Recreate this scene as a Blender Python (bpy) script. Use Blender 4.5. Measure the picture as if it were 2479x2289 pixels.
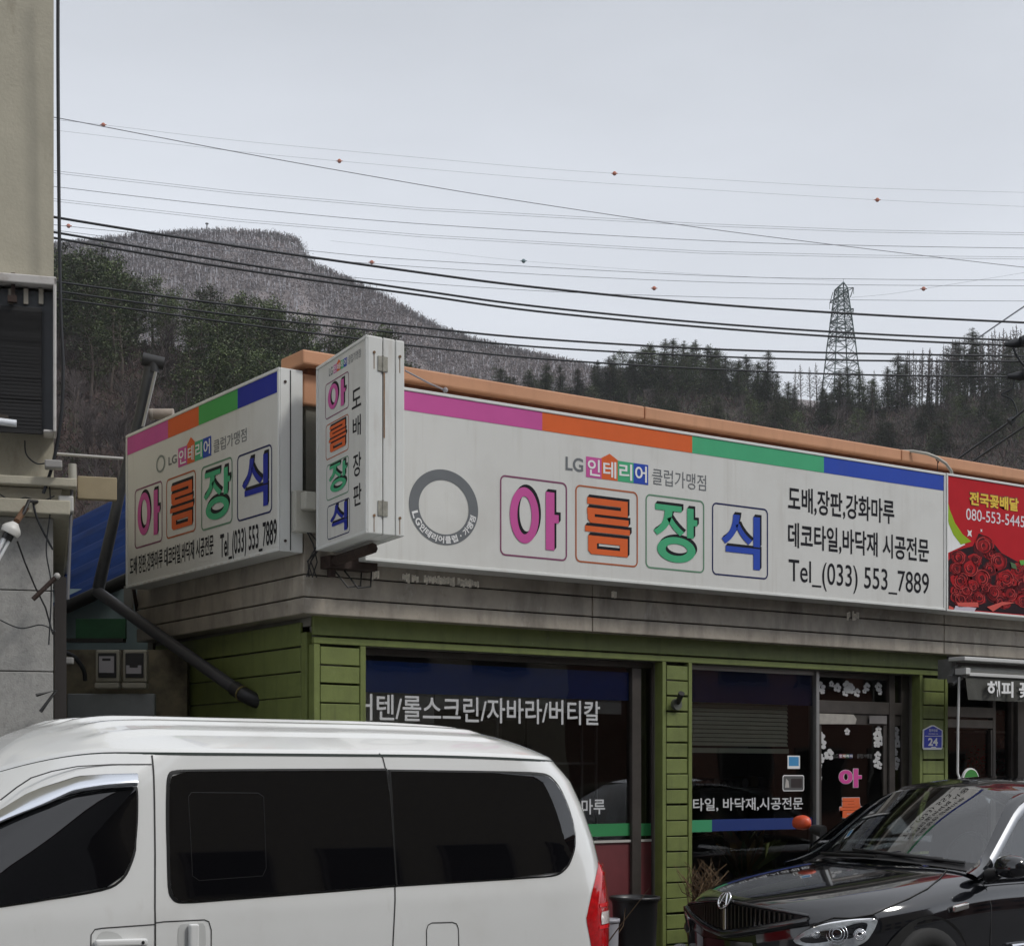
import bpy, bmesh, math, random
from mathutils import Vector, Matrix
from mathutils.noise import noise as pnoise
R_ = math.radians
for o in list(bpy.data.objects): bpy.data.objects.remove(o)
SC = bpy.context.scene
COL = SC.collection

# ------------------------------------------------------------------ camera
FPX, CX, HY, EYE = 3950.0, 1239.5, 1875.0, 1.66
CAM = Vector((-5.209, -9.780, EYE))
VD = Vector((math.cos(R_(55)), math.sin(R_(55)), 0))
RD = Vector((math.sin(R_(55)), -math.cos(R_(55)), 0))
UZ = Vector((0, 0, 1))
cam = bpy.data.cameras.new('camera'); camo = bpy.data.objects.new('camera', cam); COL.objects.link(camo)
camo.location = CAM; camo.rotation_euler = (R_(90), 0, R_(-35))
cam.sensor_width = 36; cam.lens = FPX / 2479 * 36
cam.shift_y = (HY - 1144.5) / 2479
cam.clip_start = 0.1; cam.clip_end = 5000
SC.camera = camo

# ------------------------------------------------------------------ light
SUN_EL, SUN_AZ = 48.0, -58.0            # azimuth: degrees from +X towards +Y
w = bpy.data.worlds.new('World'); SC.world = w; w.use_nodes = True
nt = w.node_tree; nt.nodes.clear()
def wn(t, **k):
    n = nt.nodes.new(t)
    for a, b in k.items(): setattr(n, a, b)
    return n
out = wn('ShaderNodeOutputWorld'); mixs = wn('ShaderNodeMixShader'); bg1 = wn('ShaderNodeBackground'); bg2 = wn('ShaderNodeBackground')
sky = wn('ShaderNodeTexSky'); sky.sky_type = 'NISHITA'; sky.sun_disc = False
sky.sun_elevation = R_(SUN_EL); sky.sun_rotation = R_(90 - SUN_AZ)
bg1.inputs[1].default_value = 0.07
tc = wn('ShaderNodeTexCoord'); sx = wn('ShaderNodeSeparateXYZ'); ramp = wn('ShaderNodeValToRGB')
nt.links.new(tc.outputs['Generated'], sx.inputs[0])
ramp.color_ramp.elements[0].position = 0.0; ramp.color_ramp.elements[0].color = (.80, .83, .89, 1)
ramp.color_ramp.elements[1].position = 0.60; ramp.color_ramp.elements[1].color = (.62, .64, .68, 1)
for p, c in ((.16, (.80, .835, .895)), (.32, (.72, .755, .815)), (.46, (.56, .59, .64))):
    e = ramp.color_ramp.elements.new(p); e.color = c + (1,)
nz = wn('ShaderNodeTexNoise'); nz.inputs['Scale'].default_value = 2.2; nz.inputs['Detail'].default_value = 5
mp = wn('ShaderNodeMapping'); mp.inputs['Scale'].default_value = (1, 1, 3.2)
nt.links.new(tc.outputs['Generated'], mp.inputs[0]); nt.links.new(mp.outputs[0], nz.inputs['Vector'])
nr = wn('ShaderNodeMapRange'); nr.inputs['From Min'].default_value = .3; nr.inputs['From Max'].default_value = .7
nr.inputs['To Min'].default_value = .90; nr.inputs['To Max'].default_value = 1.08
nt.links.new(nz.outputs[0], nr.inputs[0]); nt.links.new(sx.outputs[2], ramp.inputs[0])
# thin cloud is brighter round the veiled sun (behind the camera)
dv = wn('ShaderNodeVectorMath', operation='DOT_PRODUCT')
sd = Vector((math.cos(R_(SUN_AZ)) * math.cos(R_(SUN_EL)), math.sin(R_(SUN_AZ)) * math.cos(R_(SUN_EL)), math.sin(R_(SUN_EL))))
dv.inputs[1].default_value = sd; nt.links.new(tc.outputs['Generated'], dv.inputs[0])
gl = wn('ShaderNodeMapRange'); gl.inputs['From Min'].default_value = .35; gl.inputs['From Max'].default_value = 1
gl.inputs['To Min'].default_value = 1; gl.inputs['To Max'].default_value = 1.6
nt.links.new(dv.outputs['Value'], gl.inputs[0])
ml = wn('ShaderNodeMath', operation='MULTIPLY'); nt.links.new(nr.outputs[0], ml.inputs[0]); nt.links.new(gl.outputs[0], ml.inputs[1])
nt.links.new(ramp.outputs[0], bg2.inputs[0]); nt.links.new(ml.outputs[0], bg2.inputs[1])
nt.links.new(sky.outputs[0], bg1.inputs[0]); nt.links.new(bg1.outputs[0], mixs.inputs[1]); nt.links.new(bg2.outputs[0], mixs.inputs[2])
mixs.inputs[0].default_value = .93; nt.links.new(mixs.outputs[0], out.inputs[0])
sl = bpy.data.lights.new('sun', 'SUN'); slo = bpy.data.objects.new('sun', sl); COL.objects.link(slo)
sl.energy = 1.5; sl.angle = R_(11); sl.color = (1, .965, .91)
slo.rotation_euler = sd.to_track_quat('Z', 'Y').to_euler(); slo.location = (0, 0, 40)
SC.view_settings.view_transform = 'Standard'; SC.view_settings.look = 'None'; SC.view_settings.exposure = 0.22; SC.view_settings.gamma = 1

# ------------------------------------------------------------------ helpers
def ray(u, v): return VD + RD * ((u - CX) / FPX) + UZ * ((HY - v) / FPX)
def on_y(u, v, y): r = ray(u, v); return CAM + r * ((y - CAM.y) / r.y)
def on_x(u, v, x): r = ray(u, v); return CAM + r * ((x - CAM.x) / r.x)
def on_d(u, v, d): return CAM + ray(u, v) * d
WM = {}
def wm(o): return WM.get(o.name, Matrix.Identity(4))
def thing(name, label, cat, loc=(0, 0, 0), rz=0, group=None):
    o = bpy.data.objects.new(name, None); COL.objects.link(o); o.empty_display_size = .2
    o.location = loc; o.rotation_euler = (0, 0, rz)
    WM[o.name] = Matrix.Translation(Vector(loc)) @ Matrix.Rotation(rz, 4, 'Z')
    return tag(o, label, cat, group)
def tag(o, label, cat, group=None):
    o['label'] = label; o['category'] = cat
    if group: o['group'] = group
    return o
class MB:
    def __init__(s): s.v = []; s.f = []; s.m = []; s.sm = []
    def add(s, vs, fs, m=0, smooth=False):
        n = len(s.v); s.v += [Vector(p) for p in vs]
        for f in fs: s.f.append([n + i for i in f]); s.m.append(m); s.sm.append(smooth)
        return s
    def box(s, a, b, m=0):
        x0, y0, z0 = [min(p, q) for p, q in zip(a, b)]; x1, y1, z1 = [max(p, q) for p, q in zip(a, b)]
        return s.add([(x0, y0, z0), (x1, y0, z0), (x1, y1, z0), (x0, y1, z0), (x0, y0, z1), (x1, y0, z1), (x1, y1, z1), (x0, y1, z1)],
                     [(0, 3, 2, 1), (4, 5, 6, 7), (0, 1, 5, 4), (1, 2, 6, 5), (2, 3, 7, 6), (3, 0, 4, 7)], m)
    def obox(s, o, ex, ey, ez, m=0):          # oriented box from corner o with edge vectors
        o, ex, ey, ez = map(Vector, (o, ex, ey, ez))
        vs = [o, o + ex, o + ex + ey, o + ey]; vs += [p + ez for p in vs]
        fs = [(0, 3, 2, 1), (4, 5, 6, 7), (0, 1, 5, 4), (1, 2, 6, 5), (2, 3, 7, 6), (3, 0, 4, 7)]
        if ex.cross(ey).dot(ez) < 0: fs = [f[::-1] for f in fs]
        return s.add(vs, fs, m)
    def quad(s, *p, m=0): return s.add(p, [tuple(range(len(p)))], m)
    def tube(s, pts, r, m=0, n=8, cap=True, smooth=True):
        pts = [Vector(p) for p in pts]; rs = r if isinstance(r, (list, tuple)) else [r] * len(pts)
        rings = []; prev = None
        for i, p in enumerate(pts):
            t = (pts[min(i + 1, len(pts) - 1)] - pts[max(i - 1, 0)]).normalized()
            a = (prev - t * prev.dot(t)) if prev else t.cross(UZ if abs(t.z) < .9 else Vector((1, 0, 0)))
            a.normalize(); b = t.cross(a); prev = a
            rings.append([p + (a * math.cos(2 * math.pi * k / n) + b * math.sin(2 * math.pi * k / n)) * rs[i] for k in range(n)])
        vs = [q for g in rings for q in g]; fs = []
        for i in range(len(pts) - 1):
            for k in range(n):
                k2 = (k + 1) % n; fs.append((i * n + k, i * n + k2, (i + 1) * n + k2, (i + 1) * n + k))
        s.add(vs, fs, m, smooth)
        if cap and n > 2:
            s.add(rings[0], [tuple(range(n))[::-1]], m); s.add(rings[-1], [tuple(range(n))], m)
        return s
    def grid(s, rows, m=0, smooth=True, close=False, flip=False):
        nr, nc = len(rows), len(rows[0]); vs = [p for r in rows for p in r]; fs = []
        for i in range(nr - 1):
            for j in range(nc if close else nc - 1):
                j2 = (j + 1) % nc
                f = (i * nc + j, i * nc + j2, (i + 1) * nc + j2, (i + 1) * nc + j)
                fs.append(f[::-1] if flip else f)
        return s.add(vs, fs, m, smooth)
    def lathe(s, c, prof, m=0, n=24, smooth=True):
        c = Vector(c); rows = [[c + Vector((r * math.cos(2 * math.pi * k / n), r * math.sin(2 * math.pi * k / n), z)) for k in range(n)] for r, z in prof]
        return s.grid(rows, m, smooth, close=True)
    def ball(s, c, r, m=0, n=10, sc=(1, 1, 1)):
        c = Vector(c); rows = []
        for i in range(n + 1):
            a = -math.pi / 2 + math.pi * i / n
            rows.append([c + Vector((r * sc[0] * max(math.cos(a), 1e-3) * math.cos(2 * math.pi * k / (2 * n)), r * sc[1] * max(math.cos(a), 1e-3) * math.sin(2 * math.pi * k / (2 * n)), r * sc[2] * math.sin(a))) for k in range(2 * n)])
        return s.grid(rows, m, True, close=True)
    def build(s, name, mats, parent=None, local=False, bevel=0, seg=2, autosmooth=None, sub=0):
        if not isinstance(mats, (list, tuple)): mats = [mats]
        me = bpy.data.meshes.new(name)
        vs = s.v
        if parent is not None and not local:
            inv = wm(parent).inverted(); vs = [inv @ p for p in vs]
        me.from_pydata([tuple(p) for p in vs], [], s.f)
        for m_ in mats: me.materials.append(m_)
        me.polygons.foreach_set('material_index', s.m); me.polygons.foreach_set('use_smooth', s.sm)
        me.update()
        o = bpy.data.objects.new(name, me); COL.objects.link(o)
        if parent is not None: o.parent = parent; WM[o.name] = wm(parent)
        if bevel:
            b = o.modifiers.new('bevel', 'BEVEL'); b.width = bevel; b.segments = seg; b.limit_method = 'ANGLE'; b.angle_limit = R_(40)
        if sub:
            q = o.modifiers.new('sub', 'SUBSURF'); q.levels = sub; q.render_levels = sub
        return o

# planes that carry print: a runs along the writing, b up
class Plane:
    def __init__(s, o, right, up=UZ):
        s.o = Vector(o); s.r = Vector(right).normalized(); s.u = Vector(up).normalized(); s.n = s.r.cross(s.u)
    def px(s, u, v):
        d = ray(u, v); t = (s.o - CAM).dot(s.n) / d.dot(s.n); p = CAM + d * t - s.o
        return p.dot(s.r), p.dot(s.u)
    def P(s, a, b, h=0): return s.o + s.r * a + s.u * b + s.n * h
_gl = {}
def glyphs(txt, bold, shear=0):
    k = (txt, round(bold, 4), shear)
    if k not in _gl:
        c = bpy.data.curves.new('lettering', 'FONT'); c.body = txt; c.offset = bold; c.shear = shear; c.resolution_u = 5
        o = bpy.data.objects.new('lettering', c); COL.objects.link(o)
        dg = bpy.context.evaluated_depsgraph_get(); dg.update()
        me = bpy.data.meshes.new_from_object(o.evaluated_get(dg))
        _gl[k] = ([v.co.copy() for v in me.vertices], [tuple(p.vertices) for p in me.polygons])
        bpy.data.objects.remove(o); bpy.data.curves.remove(c); bpy.data.meshes.remove(me)
    return _gl[k]
def text(mb, pl, txt, a0, a1, b0, b1, h, m=0, bold=.02, ref=None, shear=0):
    vs, fs = glyphs(txt, bold, shear); rv = glyphs(ref, bold, shear)[0] if ref else vs
    x0 = min(p.x for p in vs); x1 = max(p.x for p in vs); y0 = min(p.y for p in rv); y1 = max(p.y for p in rv)
    mb.add([pl.P(a0 + (p.x - x0) / (x1 - x0) * (a1 - a0), b0 + (p.y - y0) / (y1 - y0) * (b1 - b0), h) for p in vs], fs, m)
def poly(mb, pl, pts, h, m=0): mb.add([pl.P(a, b, h) for a, b in pts], [tuple(range(len(pts)))], m)
def rrect(a0, a1, b0, b1, r, n=6):
    pts = []
    for (ca, cb, q) in ((a1 - r, b1 - r, 0), (a0 + r, b1 - r, 90), (a0 + r, b0 + r, 180), (a1 - r, b0 + r, 270)):
        for i in range(n + 1):
            t = R_(q + 90 * i / n); pts.append((ca + r * math.cos(t), cb + r * math.sin(t)))
    return pts
def outline(mb, pl, a0, a1, b0, b1, r, wd, h, m=0):
    o_ = rrect(a0, a1, b0, b1, r); i_ = rrect(a0 + wd, a1 - wd, b0 + wd, b1 - wd, max(r - wd, .004))
    n = len(o_); mb.add([pl.P(a, b, h) for a, b in o_ + i_], [(k, (k + 1) % n, n + (k + 1) % n, n + k) for k in range(n)], m)

# ------------------------------------------------------------------ materials
def mat(name, col, rough=.6, metal=0, spec=.5, coat=0, var=0, vs=6, dirt=None, bump=0, bs=40, stretch=None, objrand=0, trans=0):
    m = bpy.data.materials.new(name); m.use_nodes = True; t = m.node_tree; p = t.nodes['Principled BSDF']
    p.inputs['Roughness'].default_value = rough; p.inputs['Metallic'].default_value = metal
    p.inputs['Specular IOR Level'].default_value = spec; p.inputs['Coat Weight'].default_value = coat; p.inputs['Coat Roughness'].default_value = .03
    c4 = tuple(col) + (1,); p.inputs['Base Color'].default_value = c4
    L = t.links.new; N = t.nodes.new; cur = None
    tc = N('ShaderNodeTexCoord'); vec = tc.outputs['Object']
    if stretch:
        mp = N('ShaderNodeMapping'); mp.inputs['Scale'].default_value = stretch; L(vec, mp.inputs[0]); vec = mp.outputs[0]
    if var or objrand:
        hs = N('ShaderNodeHueSaturation'); hs.inputs['Color'].default_value = c4
        if var:
            n = N('ShaderNodeTexNoise'); n.inputs['Scale'].default_value = vs; n.inputs['Detail'].default_value = 6; n.inputs['Roughness'].default_value = .65; L(vec, n.inputs['Vector'])
            r = N('ShaderNodeMapRange'); r.inputs['From Min'].default_value = .28; r.inputs['From Max'].default_value = .72
            r.inputs['To Min'].default_value = 1 - var; r.inputs['To Max'].default_value = 1 + var; L(n.outputs[0], r.inputs[0]); val = r.outputs[0]
        else: val = None
        if objrand:
            oi = N('ShaderNodeObjectInfo'); r2 = N('ShaderNodeMapRange'); r2.inputs['To Min'].default_value = 1 - objrand; r2.inputs['To Max'].default_value = 1 + objrand
            L(oi.outputs['Random'], r2.inputs[0])
            if val is not None:
                mm = N('ShaderNodeMath'); mm.operation = 'MULTIPLY'; L(val, mm.inputs[0]); L(r2.outputs[0], mm.inputs[1]); val = mm.outputs[0]
            else: val = r2.outputs[0]
        L(val, hs.inputs['Value']); cur = hs.outputs[0]; L(cur, p.inputs['Base Color'])
    for d in (dirt or []):                      # (colour, scale, lo, hi, strength, stretch)
        n = N('ShaderNodeTexNoise'); n.inputs['Scale'].default_value = d[1]; n.inputs['Detail'].default_value = 7; n.inputs['Roughness'].default_value = .6
        mp = N('ShaderNodeMapping'); mp.inputs['Scale'].default_value = d[5] if len(d) > 5 else (1, 1, 1); mp.inputs['Location'].default_value = (d[1], d[2] * 7, 3.1)
        L(tc.outputs['Object'], mp.inputs[0]); L(mp.outputs[0], n.inputs['Vector'])
        r = N('ShaderNodeMapRange'); r.inputs['From Min'].default_value = d[2]; r.inputs['From Max'].default_value = d[3]; r.inputs['To Max'].default_value = d[4]; L(n.outputs[0], r.inputs[0])
        mx = N('ShaderNodeMix'); mx.data_type = 'RGBA'; mx.inputs[6].default_value = c4; mx.inputs[7].default_value = tuple(d[0]) + (1,)
        if cur is not None: L(cur, mx.inputs[6])
        L(r.outputs[0], mx.inputs[0]); cur = mx.outputs[2]; L(cur, p.inputs['Base Color'])
    if bump:
        n = N('ShaderNodeTexNoise'); n.inputs['Scale'].default_value = bs; n.inputs['Detail'].default_value = 4; L(vec, n.inputs['Vector'])
        b = N('ShaderNodeBump'); b.inputs['Strength'].default_value = bump; b.inputs['Distance'].default_value = .01; L(n.outputs[0], b.inputs['Height']); L(b.outputs[0], p.inputs['Normal'])
    if trans:
        p.inputs['Transmission Weight'].default_value = trans
    return m
def glass(name, tint, base=.04, rough=.0, wav=0):
    m = bpy.data.materials.new(name); m.use_nodes = True; t = m.node_tree; t.nodes.clear(); N = t.nodes.new; L = t.links.new
    o = N('ShaderNodeOutputMaterial'); mx = N('ShaderNodeMixShader'); tr = N('ShaderNodeBsdfTransparent'); g = N('ShaderNodeBsdfGlossy')
    tr.inputs[0].default_value = tuple(tint) + (1,); g.inputs['Roughness'].default_value = rough; g.inputs[0].default_value = (1, 1, 1, 1)
    f = N('ShaderNodeFresnel'); f.inputs[0].default_value = 1.45; a = N('ShaderNodeMath'); a.operation = 'MULTIPLY_ADD'; a.inputs[1].default_value = 1.3; a.inputs[2].default_value = base
    L(f.outputs[0], a.inputs[0]); L(a.outputs[0], mx.inputs[0]); L(tr.outputs[0], mx.inputs[1]); L(g.outputs[0], mx.inputs[2]); L(mx.outputs[0], o.inputs[0])
    if wav:
        n = N('ShaderNodeTexNoise'); n.inputs['Scale'].default_value = 1.6; b = N('ShaderNodeBump'); b.inputs['Strength'].default_value = wav; b.inputs['Distance'].default_value = .05
        tcn = N('ShaderNodeTexCoord'); L(tcn.outputs['Object'], n.inputs['Vector']); L(n.outputs[0], b.inputs['Height']); L(b.outputs[0], g.inputs['Normal'])
    return m
def pr(name, col, rough=.6): return mat(name, col, rough, spec=.15, var=.06, vs=3, dirt=[(tuple(c * .72 + .03 for c in col), 8, .55, .9, .5, (1, 1, .12))])     # printed vinyl
PINK = pr('pink vinyl', (.56, .10, .33)); ORNG = pr('orange vinyl', (.68, .13, .035)); GREN = pr('green vinyl', (.07, .40, .20)); BLUE = pr('blue vinyl', (.03, .075, .42))
BLACK = pr('black vinyl', (.012, .012, .016)); GREYV = pr('grey vinyl', (.16, .17, .18)); NAVY = pr('navy vinyl', (.015, .02, .09)); WHITEV = pr('white vinyl', (.78, .78, .78))
MAROON = pr('maroon vinyl', (.22, .05, .12))
SIGNW = mat('sign white', (.63, .63, .605), .42, var=.04, vs=1.2, dirt=[((.34, .31, .27), 1.6, .52, .85, .35), ((.36, .33, .28), 9, .55, .85, .35, (1, 1, .08)), ((.40, .36, .30), 22, .6, .8, .3, (1, 1, .05))])
WPAINT = mat('white painted steel', (.66, .67, .65), .4, var=.05, vs=3, dirt=[((.30, .22, .15), 5, .60, .85, .5, (1.5, 1.5, .25))])
ALU = mat('aluminium', (.42, .42, .41), .35, .8, var=.1, vs=5)
GREENP = mat('green paint', (.155, .190, .052), .55, var=.16, vs=5, dirt=[((.05, .07, .02), 7, .56, .85, .6), ((.22, .27, .09), 14, .6, .85, .45), ((.07, .08, .028), 9, .54, .8, .65, (1.6, 1.6, .14)), ((.30, .31, .22), 30, .68, .76, .6)], bump=.12, bs=60)
FASC = mat('stained steel fascia', (.37, .33, .275), .5, .0, var=.26, vs=3.5, dirt=[((.07, .062, .052), 3, .48, .8, .7, (2.2, 2.2, .5)), ((.50, .47, .42), 7, .60, .72, .6, (1.0, 1.0, .55)), ((.10, .07, .04), 11, .6, .85, .5)], bump=.08, bs=25)
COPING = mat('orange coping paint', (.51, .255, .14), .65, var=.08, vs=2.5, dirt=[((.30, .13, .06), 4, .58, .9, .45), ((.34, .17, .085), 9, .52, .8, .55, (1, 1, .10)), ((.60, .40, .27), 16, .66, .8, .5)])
COPDK = mat('coping shade and roof brown', (.15, .05, .02), .8, var=.3, vs=12)
CONC = mat('render wall', (.20, .195, .165), .85, var=.12, vs=4, bump=.2, bs=50, dirt=[((.10, .10, .08), 3, .5, .8, .5)])
RUST = mat('rusty steel', (.035, .02, .015), .8, var=.4, vs=20, bump=.2)
DARK = mat('dark void paint', (.012, .012, .012), .8)
BLKPL = mat('black plastic', (.018, .018, .019), .45, var=.1)
RUBBER = mat('black rubber', (.014, .014, .014), .75)
CHROME = mat('chrome', (.75, .76, .78), .08, 1)
# ------------------------------------------------------------------ ground
def struct(mb, name, m):
    o = mb.build(name, m); o['kind'] = 'structure'; return o
ASPH = mat('asphalt', (.052, .052, .054), .85, var=.2, vs=3, bump=.4, bs=120)
SOIL = mat('far ground', (.11, .10, .075), .95, var=.3, vs=.05)
PAVE = mat('paving', (.24, .235, .22), .85, var=.15, vs=4, bump=.25, bs=80)
g = MB(); g.quad((-1500, -1500, -.15), (1500, -1500, -.15), (1500, 1500, -.15), (-1500, 1500, -.15)); struct(g, 'ground', SOIL)
g = MB(); g.quad((-60, -13, -.12), (60, -13, -.12), (60, -.95, -.12), (-60, -.95, -.12)); struct(g, 'road', ASPH)
g = MB(); g.box((-60, -.95, -.14), (60, .35, .0)); struct(g, 'pavement', PAVE)
g = MB(); g.box((-60, -17, -.14), (60, -13, .0)); struct(g, 'far_pavement', PAVE)

# ------------------------------------------------------------------ hills
HILLS = {}
def lerp(a, b, t): return a + (b - a) * t
def interp(pts, u, k=1):
    if u <= pts[0][0]: return pts[0][k]
    for p, q in zip(pts, pts[1:]):
        if u <= q[0]: return lerp(p[k], q[k], (u - p[0]) / (q[0] - p[0]))
    return pts[-1][k]
def hill_point(crest, D, Df, u, s, amp=0):
    """s = 0 crest, 1 foot.  the crest line stands D away, the foot Df away on the flat"""
    top = on_d(u, interp(crest, u), D); foot = on_d(u, HY + 200, Df); foot.z = -.2
    p = top.lerp(foot, s); p.z = lerp(top.z, 0, s) + (top.z * .10) * math.sin(s * math.pi)
    if amp:
        q = p / (amp * 9); p.z += amp * pnoise(Vector((q.x, q.y, .3))) * min(1, s * 6 + .15) * (1 - s)
    return p
def hill(name, crest, D, Df, us, m, amp, ns=26, back=.25):
    rows = []
    for i in range(-3, ns + 1):
        row = []
        for u in us:
            if i < 0:
                top = on_d(u, interp(crest, u), D); d = on_d(u, HY, D * (1 + back * -i / 3)); p = Vector((d.x, d.y, top.z * (1 - .25 * -i / 3)))
            else: p = hill_point(crest, D, Df, u, i / ns, amp)
            row.append(p)
        rows.append(row)
    b = MB(); b.grid(rows, flip=True); return struct(b, name, m)
def urange(a, b, n): return [a + (b - a) * i / n for i in range(n + 1)]
FAR_CREST = [(-600, 650), (-200, 632), (60, 612), (140, 602), (200, 594), (330, 580), (480, 571), (560, 570), (640, 574), (680, 580), (705, 584), (722, 592), (731, 612), (742, 638), (768, 656), (800, 668), (850, 690), (930, 728), (1000, 768), (1070, 806), (1150, 832), (1240, 854), (1350, 876), (1440, 900), (1700, 940), (2100, 980), (2900, 1020)]
FARM = mat('bare mountain slope', (.168, .144, .142), .95, var=.3, vs=.02, dirt=[((.085, .074, .078), .018, .46, .72, .8), ((.27, .26, .28), .11, .54, .74, .75, (1, 1, .35)), ((.135, .105, .095), .009, .5, .75, .6)])
hill('far_mountain', FAR_CREST, 900, 500, urange(-600, 2900, 140), FARM, 14, 40)
LEFT_CREST = [(-700, 760), (60, 790), (140, 800), (240, 812), (300, 838), (400, 850), (520, 888), (650, 915), (800, 948), (950, 985), (1150, 1030), (1500, 1100), (1900, 1170), (2700, 1260)]
BRUSHM = mat('brown leaf litter slope', (.040, .027, .023), .95, var=.4, vs=.4, dirt=[((.060, .036, .028), .25, .45, .7, .8)])
hill('near_hillside', LEFT_CREST, 190, 95, urange(-700, 2700, 110), BRUSHM, 3, 24)
RIGHT_CREST = [(700, 985), (1000, 972), (1200, 965), (1420, 962), (1560, 957), (1700, 962), (1850, 978), (1960, 992), (2060, 1000), (2160, 1002), (2260, 992), (2340, 978), (2420, 962), (2520, 945), (3200, 900)]
RIDGM = mat('dark brush slope', (.030, .024, .019), .95, var=.4, vs=.25, dirt=[((.058, .038, .032), .12, .45, .7, .8), ((.02, .024, .012), .2, .5, .7, .7)])
hill('wooded_ridge', RIGHT_CREST, 330, 150, urange(700, 3200, 80), RIDGM, 4, 26)

# ------------------------------------------------------------------ trees
rng = random.Random(7)
LEAFA = mat('pine needles', (.076, .102, .033), .7, var=.25, vs=.3, objrand=.6)
LEAFB = mat('dark needles', (.034, .053, .021), .75, var=.3, vs=.35, objrand=.5)
BARK = mat('grey brown bark', (.075, .058, .048), .9, var=.3, vs=3, objrand=.3)
TWIG = mat('bare twigs', (.070, .056, .054), .9, var=.3, vs=1, objrand=.3)
BRUSH = mat('brown brush', (.062, .038, .033), .9, var=.4, vs=.7, objrand=.4)
PALEB = mat('pale birch bark', (.30, .28, .29), .9, var=.2, vs=1, objrand=.25)
def rdir(): 
    a = rng.uniform(0, 2 * math.pi); z = rng.uniform(-1, 1); r = math.sqrt(1 - z * z); return Vector((r * math.cos(a), r * math.sin(a), z))
def tuft(b, c, size, n, m, flat=.6, up=.25):
    for _ in range(n):
        p = c + Vector((rng.gauss(0, .45), rng.gauss(0, .45), rng.gauss(0, .45 * flat))) * size
        d = rdir(); d.z = d.z * .45 + up; d.normalize(); e = d.cross(UZ + rdir() * .55).normalized(); l = size * rng.uniform(.18, .40); w_ = l * rng.uniform(.22, .42)
        b.add([p, p + d * l * .5 + e * w_, p + d * l, p + d * l * .5 - e * w_], [(0, 1, 2, 3)], m)
def tree_parts(kind, H, trunk_name='trunk'):
    t = MB(); c = MB()
    if kind == 'pine':                       # red pine: open, irregular, flat-topped pads
        lean = Vector((rng.gauss(0, .04), rng.gauss(0, .04), 1))
        pts = [lean * (H * k / 5) + Vector((rng.gauss(0, .08), rng.gauss(0, .08), 0)) * k for k in range(6)]; pts[0] = Vector((0, 0, -1.0))
        t.tube(pts, [H * .020 * (1 - .15 * k) for k in range(6)], n=6)
        for k in range(34):
            h = H * (.30 + .70 * (k / 33) ** .9); rad = H * .25 * (1 - ((h / H - .5) / .55) ** 2 * .72) * rng.uniform(.4, 1.1); a = k * 2.4 + rng.uniform(-.5, .5)
            base = pts[min(5, int(h / H * 5))] * 1; base = Vector((base.x, base.y, h * .97)); tip = base + Vector((math.cos(a) * rad, math.sin(a) * rad, rad * rng.uniform(-.05, .35)))
            t.tube([base, tip], [H * .006, H * .002], n=4, cap=False)
            for q in (.55, .8, 1.0): tuft(c, base.lerp(tip, q), H * .080, 23, 0 if rng.random() < .62 else 1, .55)
        tuft(c, Vector((pts[-1].x, pts[-1].y, H)), H * .08, 34, 0, 1.2, .8)
    elif kind == 'fir':                      # layered conifer with gaps
        t.tube([(0, 0, -1), (0, 0, H * .6), (0, 0, H * 1.0)], [H * .018, H * .010, H * .002], n=6)
        for k in range(135):
            f = rng.random() ** .85; h = H * (.14 + .85 * f); R = H * .215 * (1 - f) ** .75 * (1 + .35 * math.sin(f * 9 + rng.random())) + H * .012; a = rng.uniform(0, 6.283); r = R * rng.uniform(.35, 1.15)
            base = Vector((0, 0, h)); tip = base + Vector((math.cos(a) * r, math.sin(a) * r, r * rng.uniform(-.35, .25)))
            t.tube([base, tip], [H * .004, H * .0015], n=3, cap=False)
            for q in (.35, .65, .95): tuft(c, base.lerp(tip, q), H * .066 * (1.25 - f * .9), 14, 1 if rng.random() < .7 else 0, .7)
    elif kind == 'larch':                    # leafless, straight stem, short side twigs
        t.tube([(0, 0, -1), (0, 0, H * .5), (0, 0, H)], [H * .013, H * .009, H * .004], n=5)
        for k in range(52):
            f = k / 51; h = H * (.28 + .70 * f); r = H * .135 * (1 - f) ** .6 * rng.uniform(.5, 1.15); a = k * 2.4
            base = Vector((0, 0, h)); tip = base + Vector((math.cos(a) * r, math.sin(a) * r, r * rng.uniform(.15, .75)))
            c.tube([base, tip], [H * .0052, H * .0022], n=3, cap=False)
            for _ in range(6):
                q = base.lerp(tip, rng.uniform(.4, 1)); d = rdir() * r * .34 + Vector((0, 0, r * .12)); c.tube([q, q + d], [H * .0034, H * .0016], n=3, cap=False)
    elif kind == 'bare':                     # spreading leafless broadleaf
        t.tube([(0, 0, -1), (rng.gauss(0, .1), rng.gauss(0, .1), H * .35), (rng.gauss(0, .3), rng.gauss(0, .3), H * .62)], [H * .018, H * .013, H * .007], n=5)
        def br(p, d, l, r, n):
            q = p + d * l; c.tube([p, q], [r, r * .6], n=3, cap=False)
            if n:
                for _ in range(4):
                    br(p.lerp(q, rng.uniform(.45, 1)), (d + rdir() * .62 + Vector((0, 0, .18))).normalized(), l * rng.uniform(.5, .75), r * .55, n - 1)
        for k in range(9): br(Vector((0, 0, H * rng.uniform(.25, .6))), (rdir() * .7 + Vector((0, 0, .9))).normalized(), H * .22, H * .0085, 3)
    return t, c
PROTO = {}
def proto(kind, H, label, cat, group, name):
    t, c = tree_parts(kind, H); mats = {'pine': [LEAFA, LEAFB], 'fir': [LEAFA, LEAFB], 'larch': [TWIG], 'bare': [TWIG]}[kind]
    tr = t.build(name, BARK); tag(tr, label, cat, group); cr = c.build('crown', mats, tr, local=True)
    return tr, cr, [False]
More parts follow.
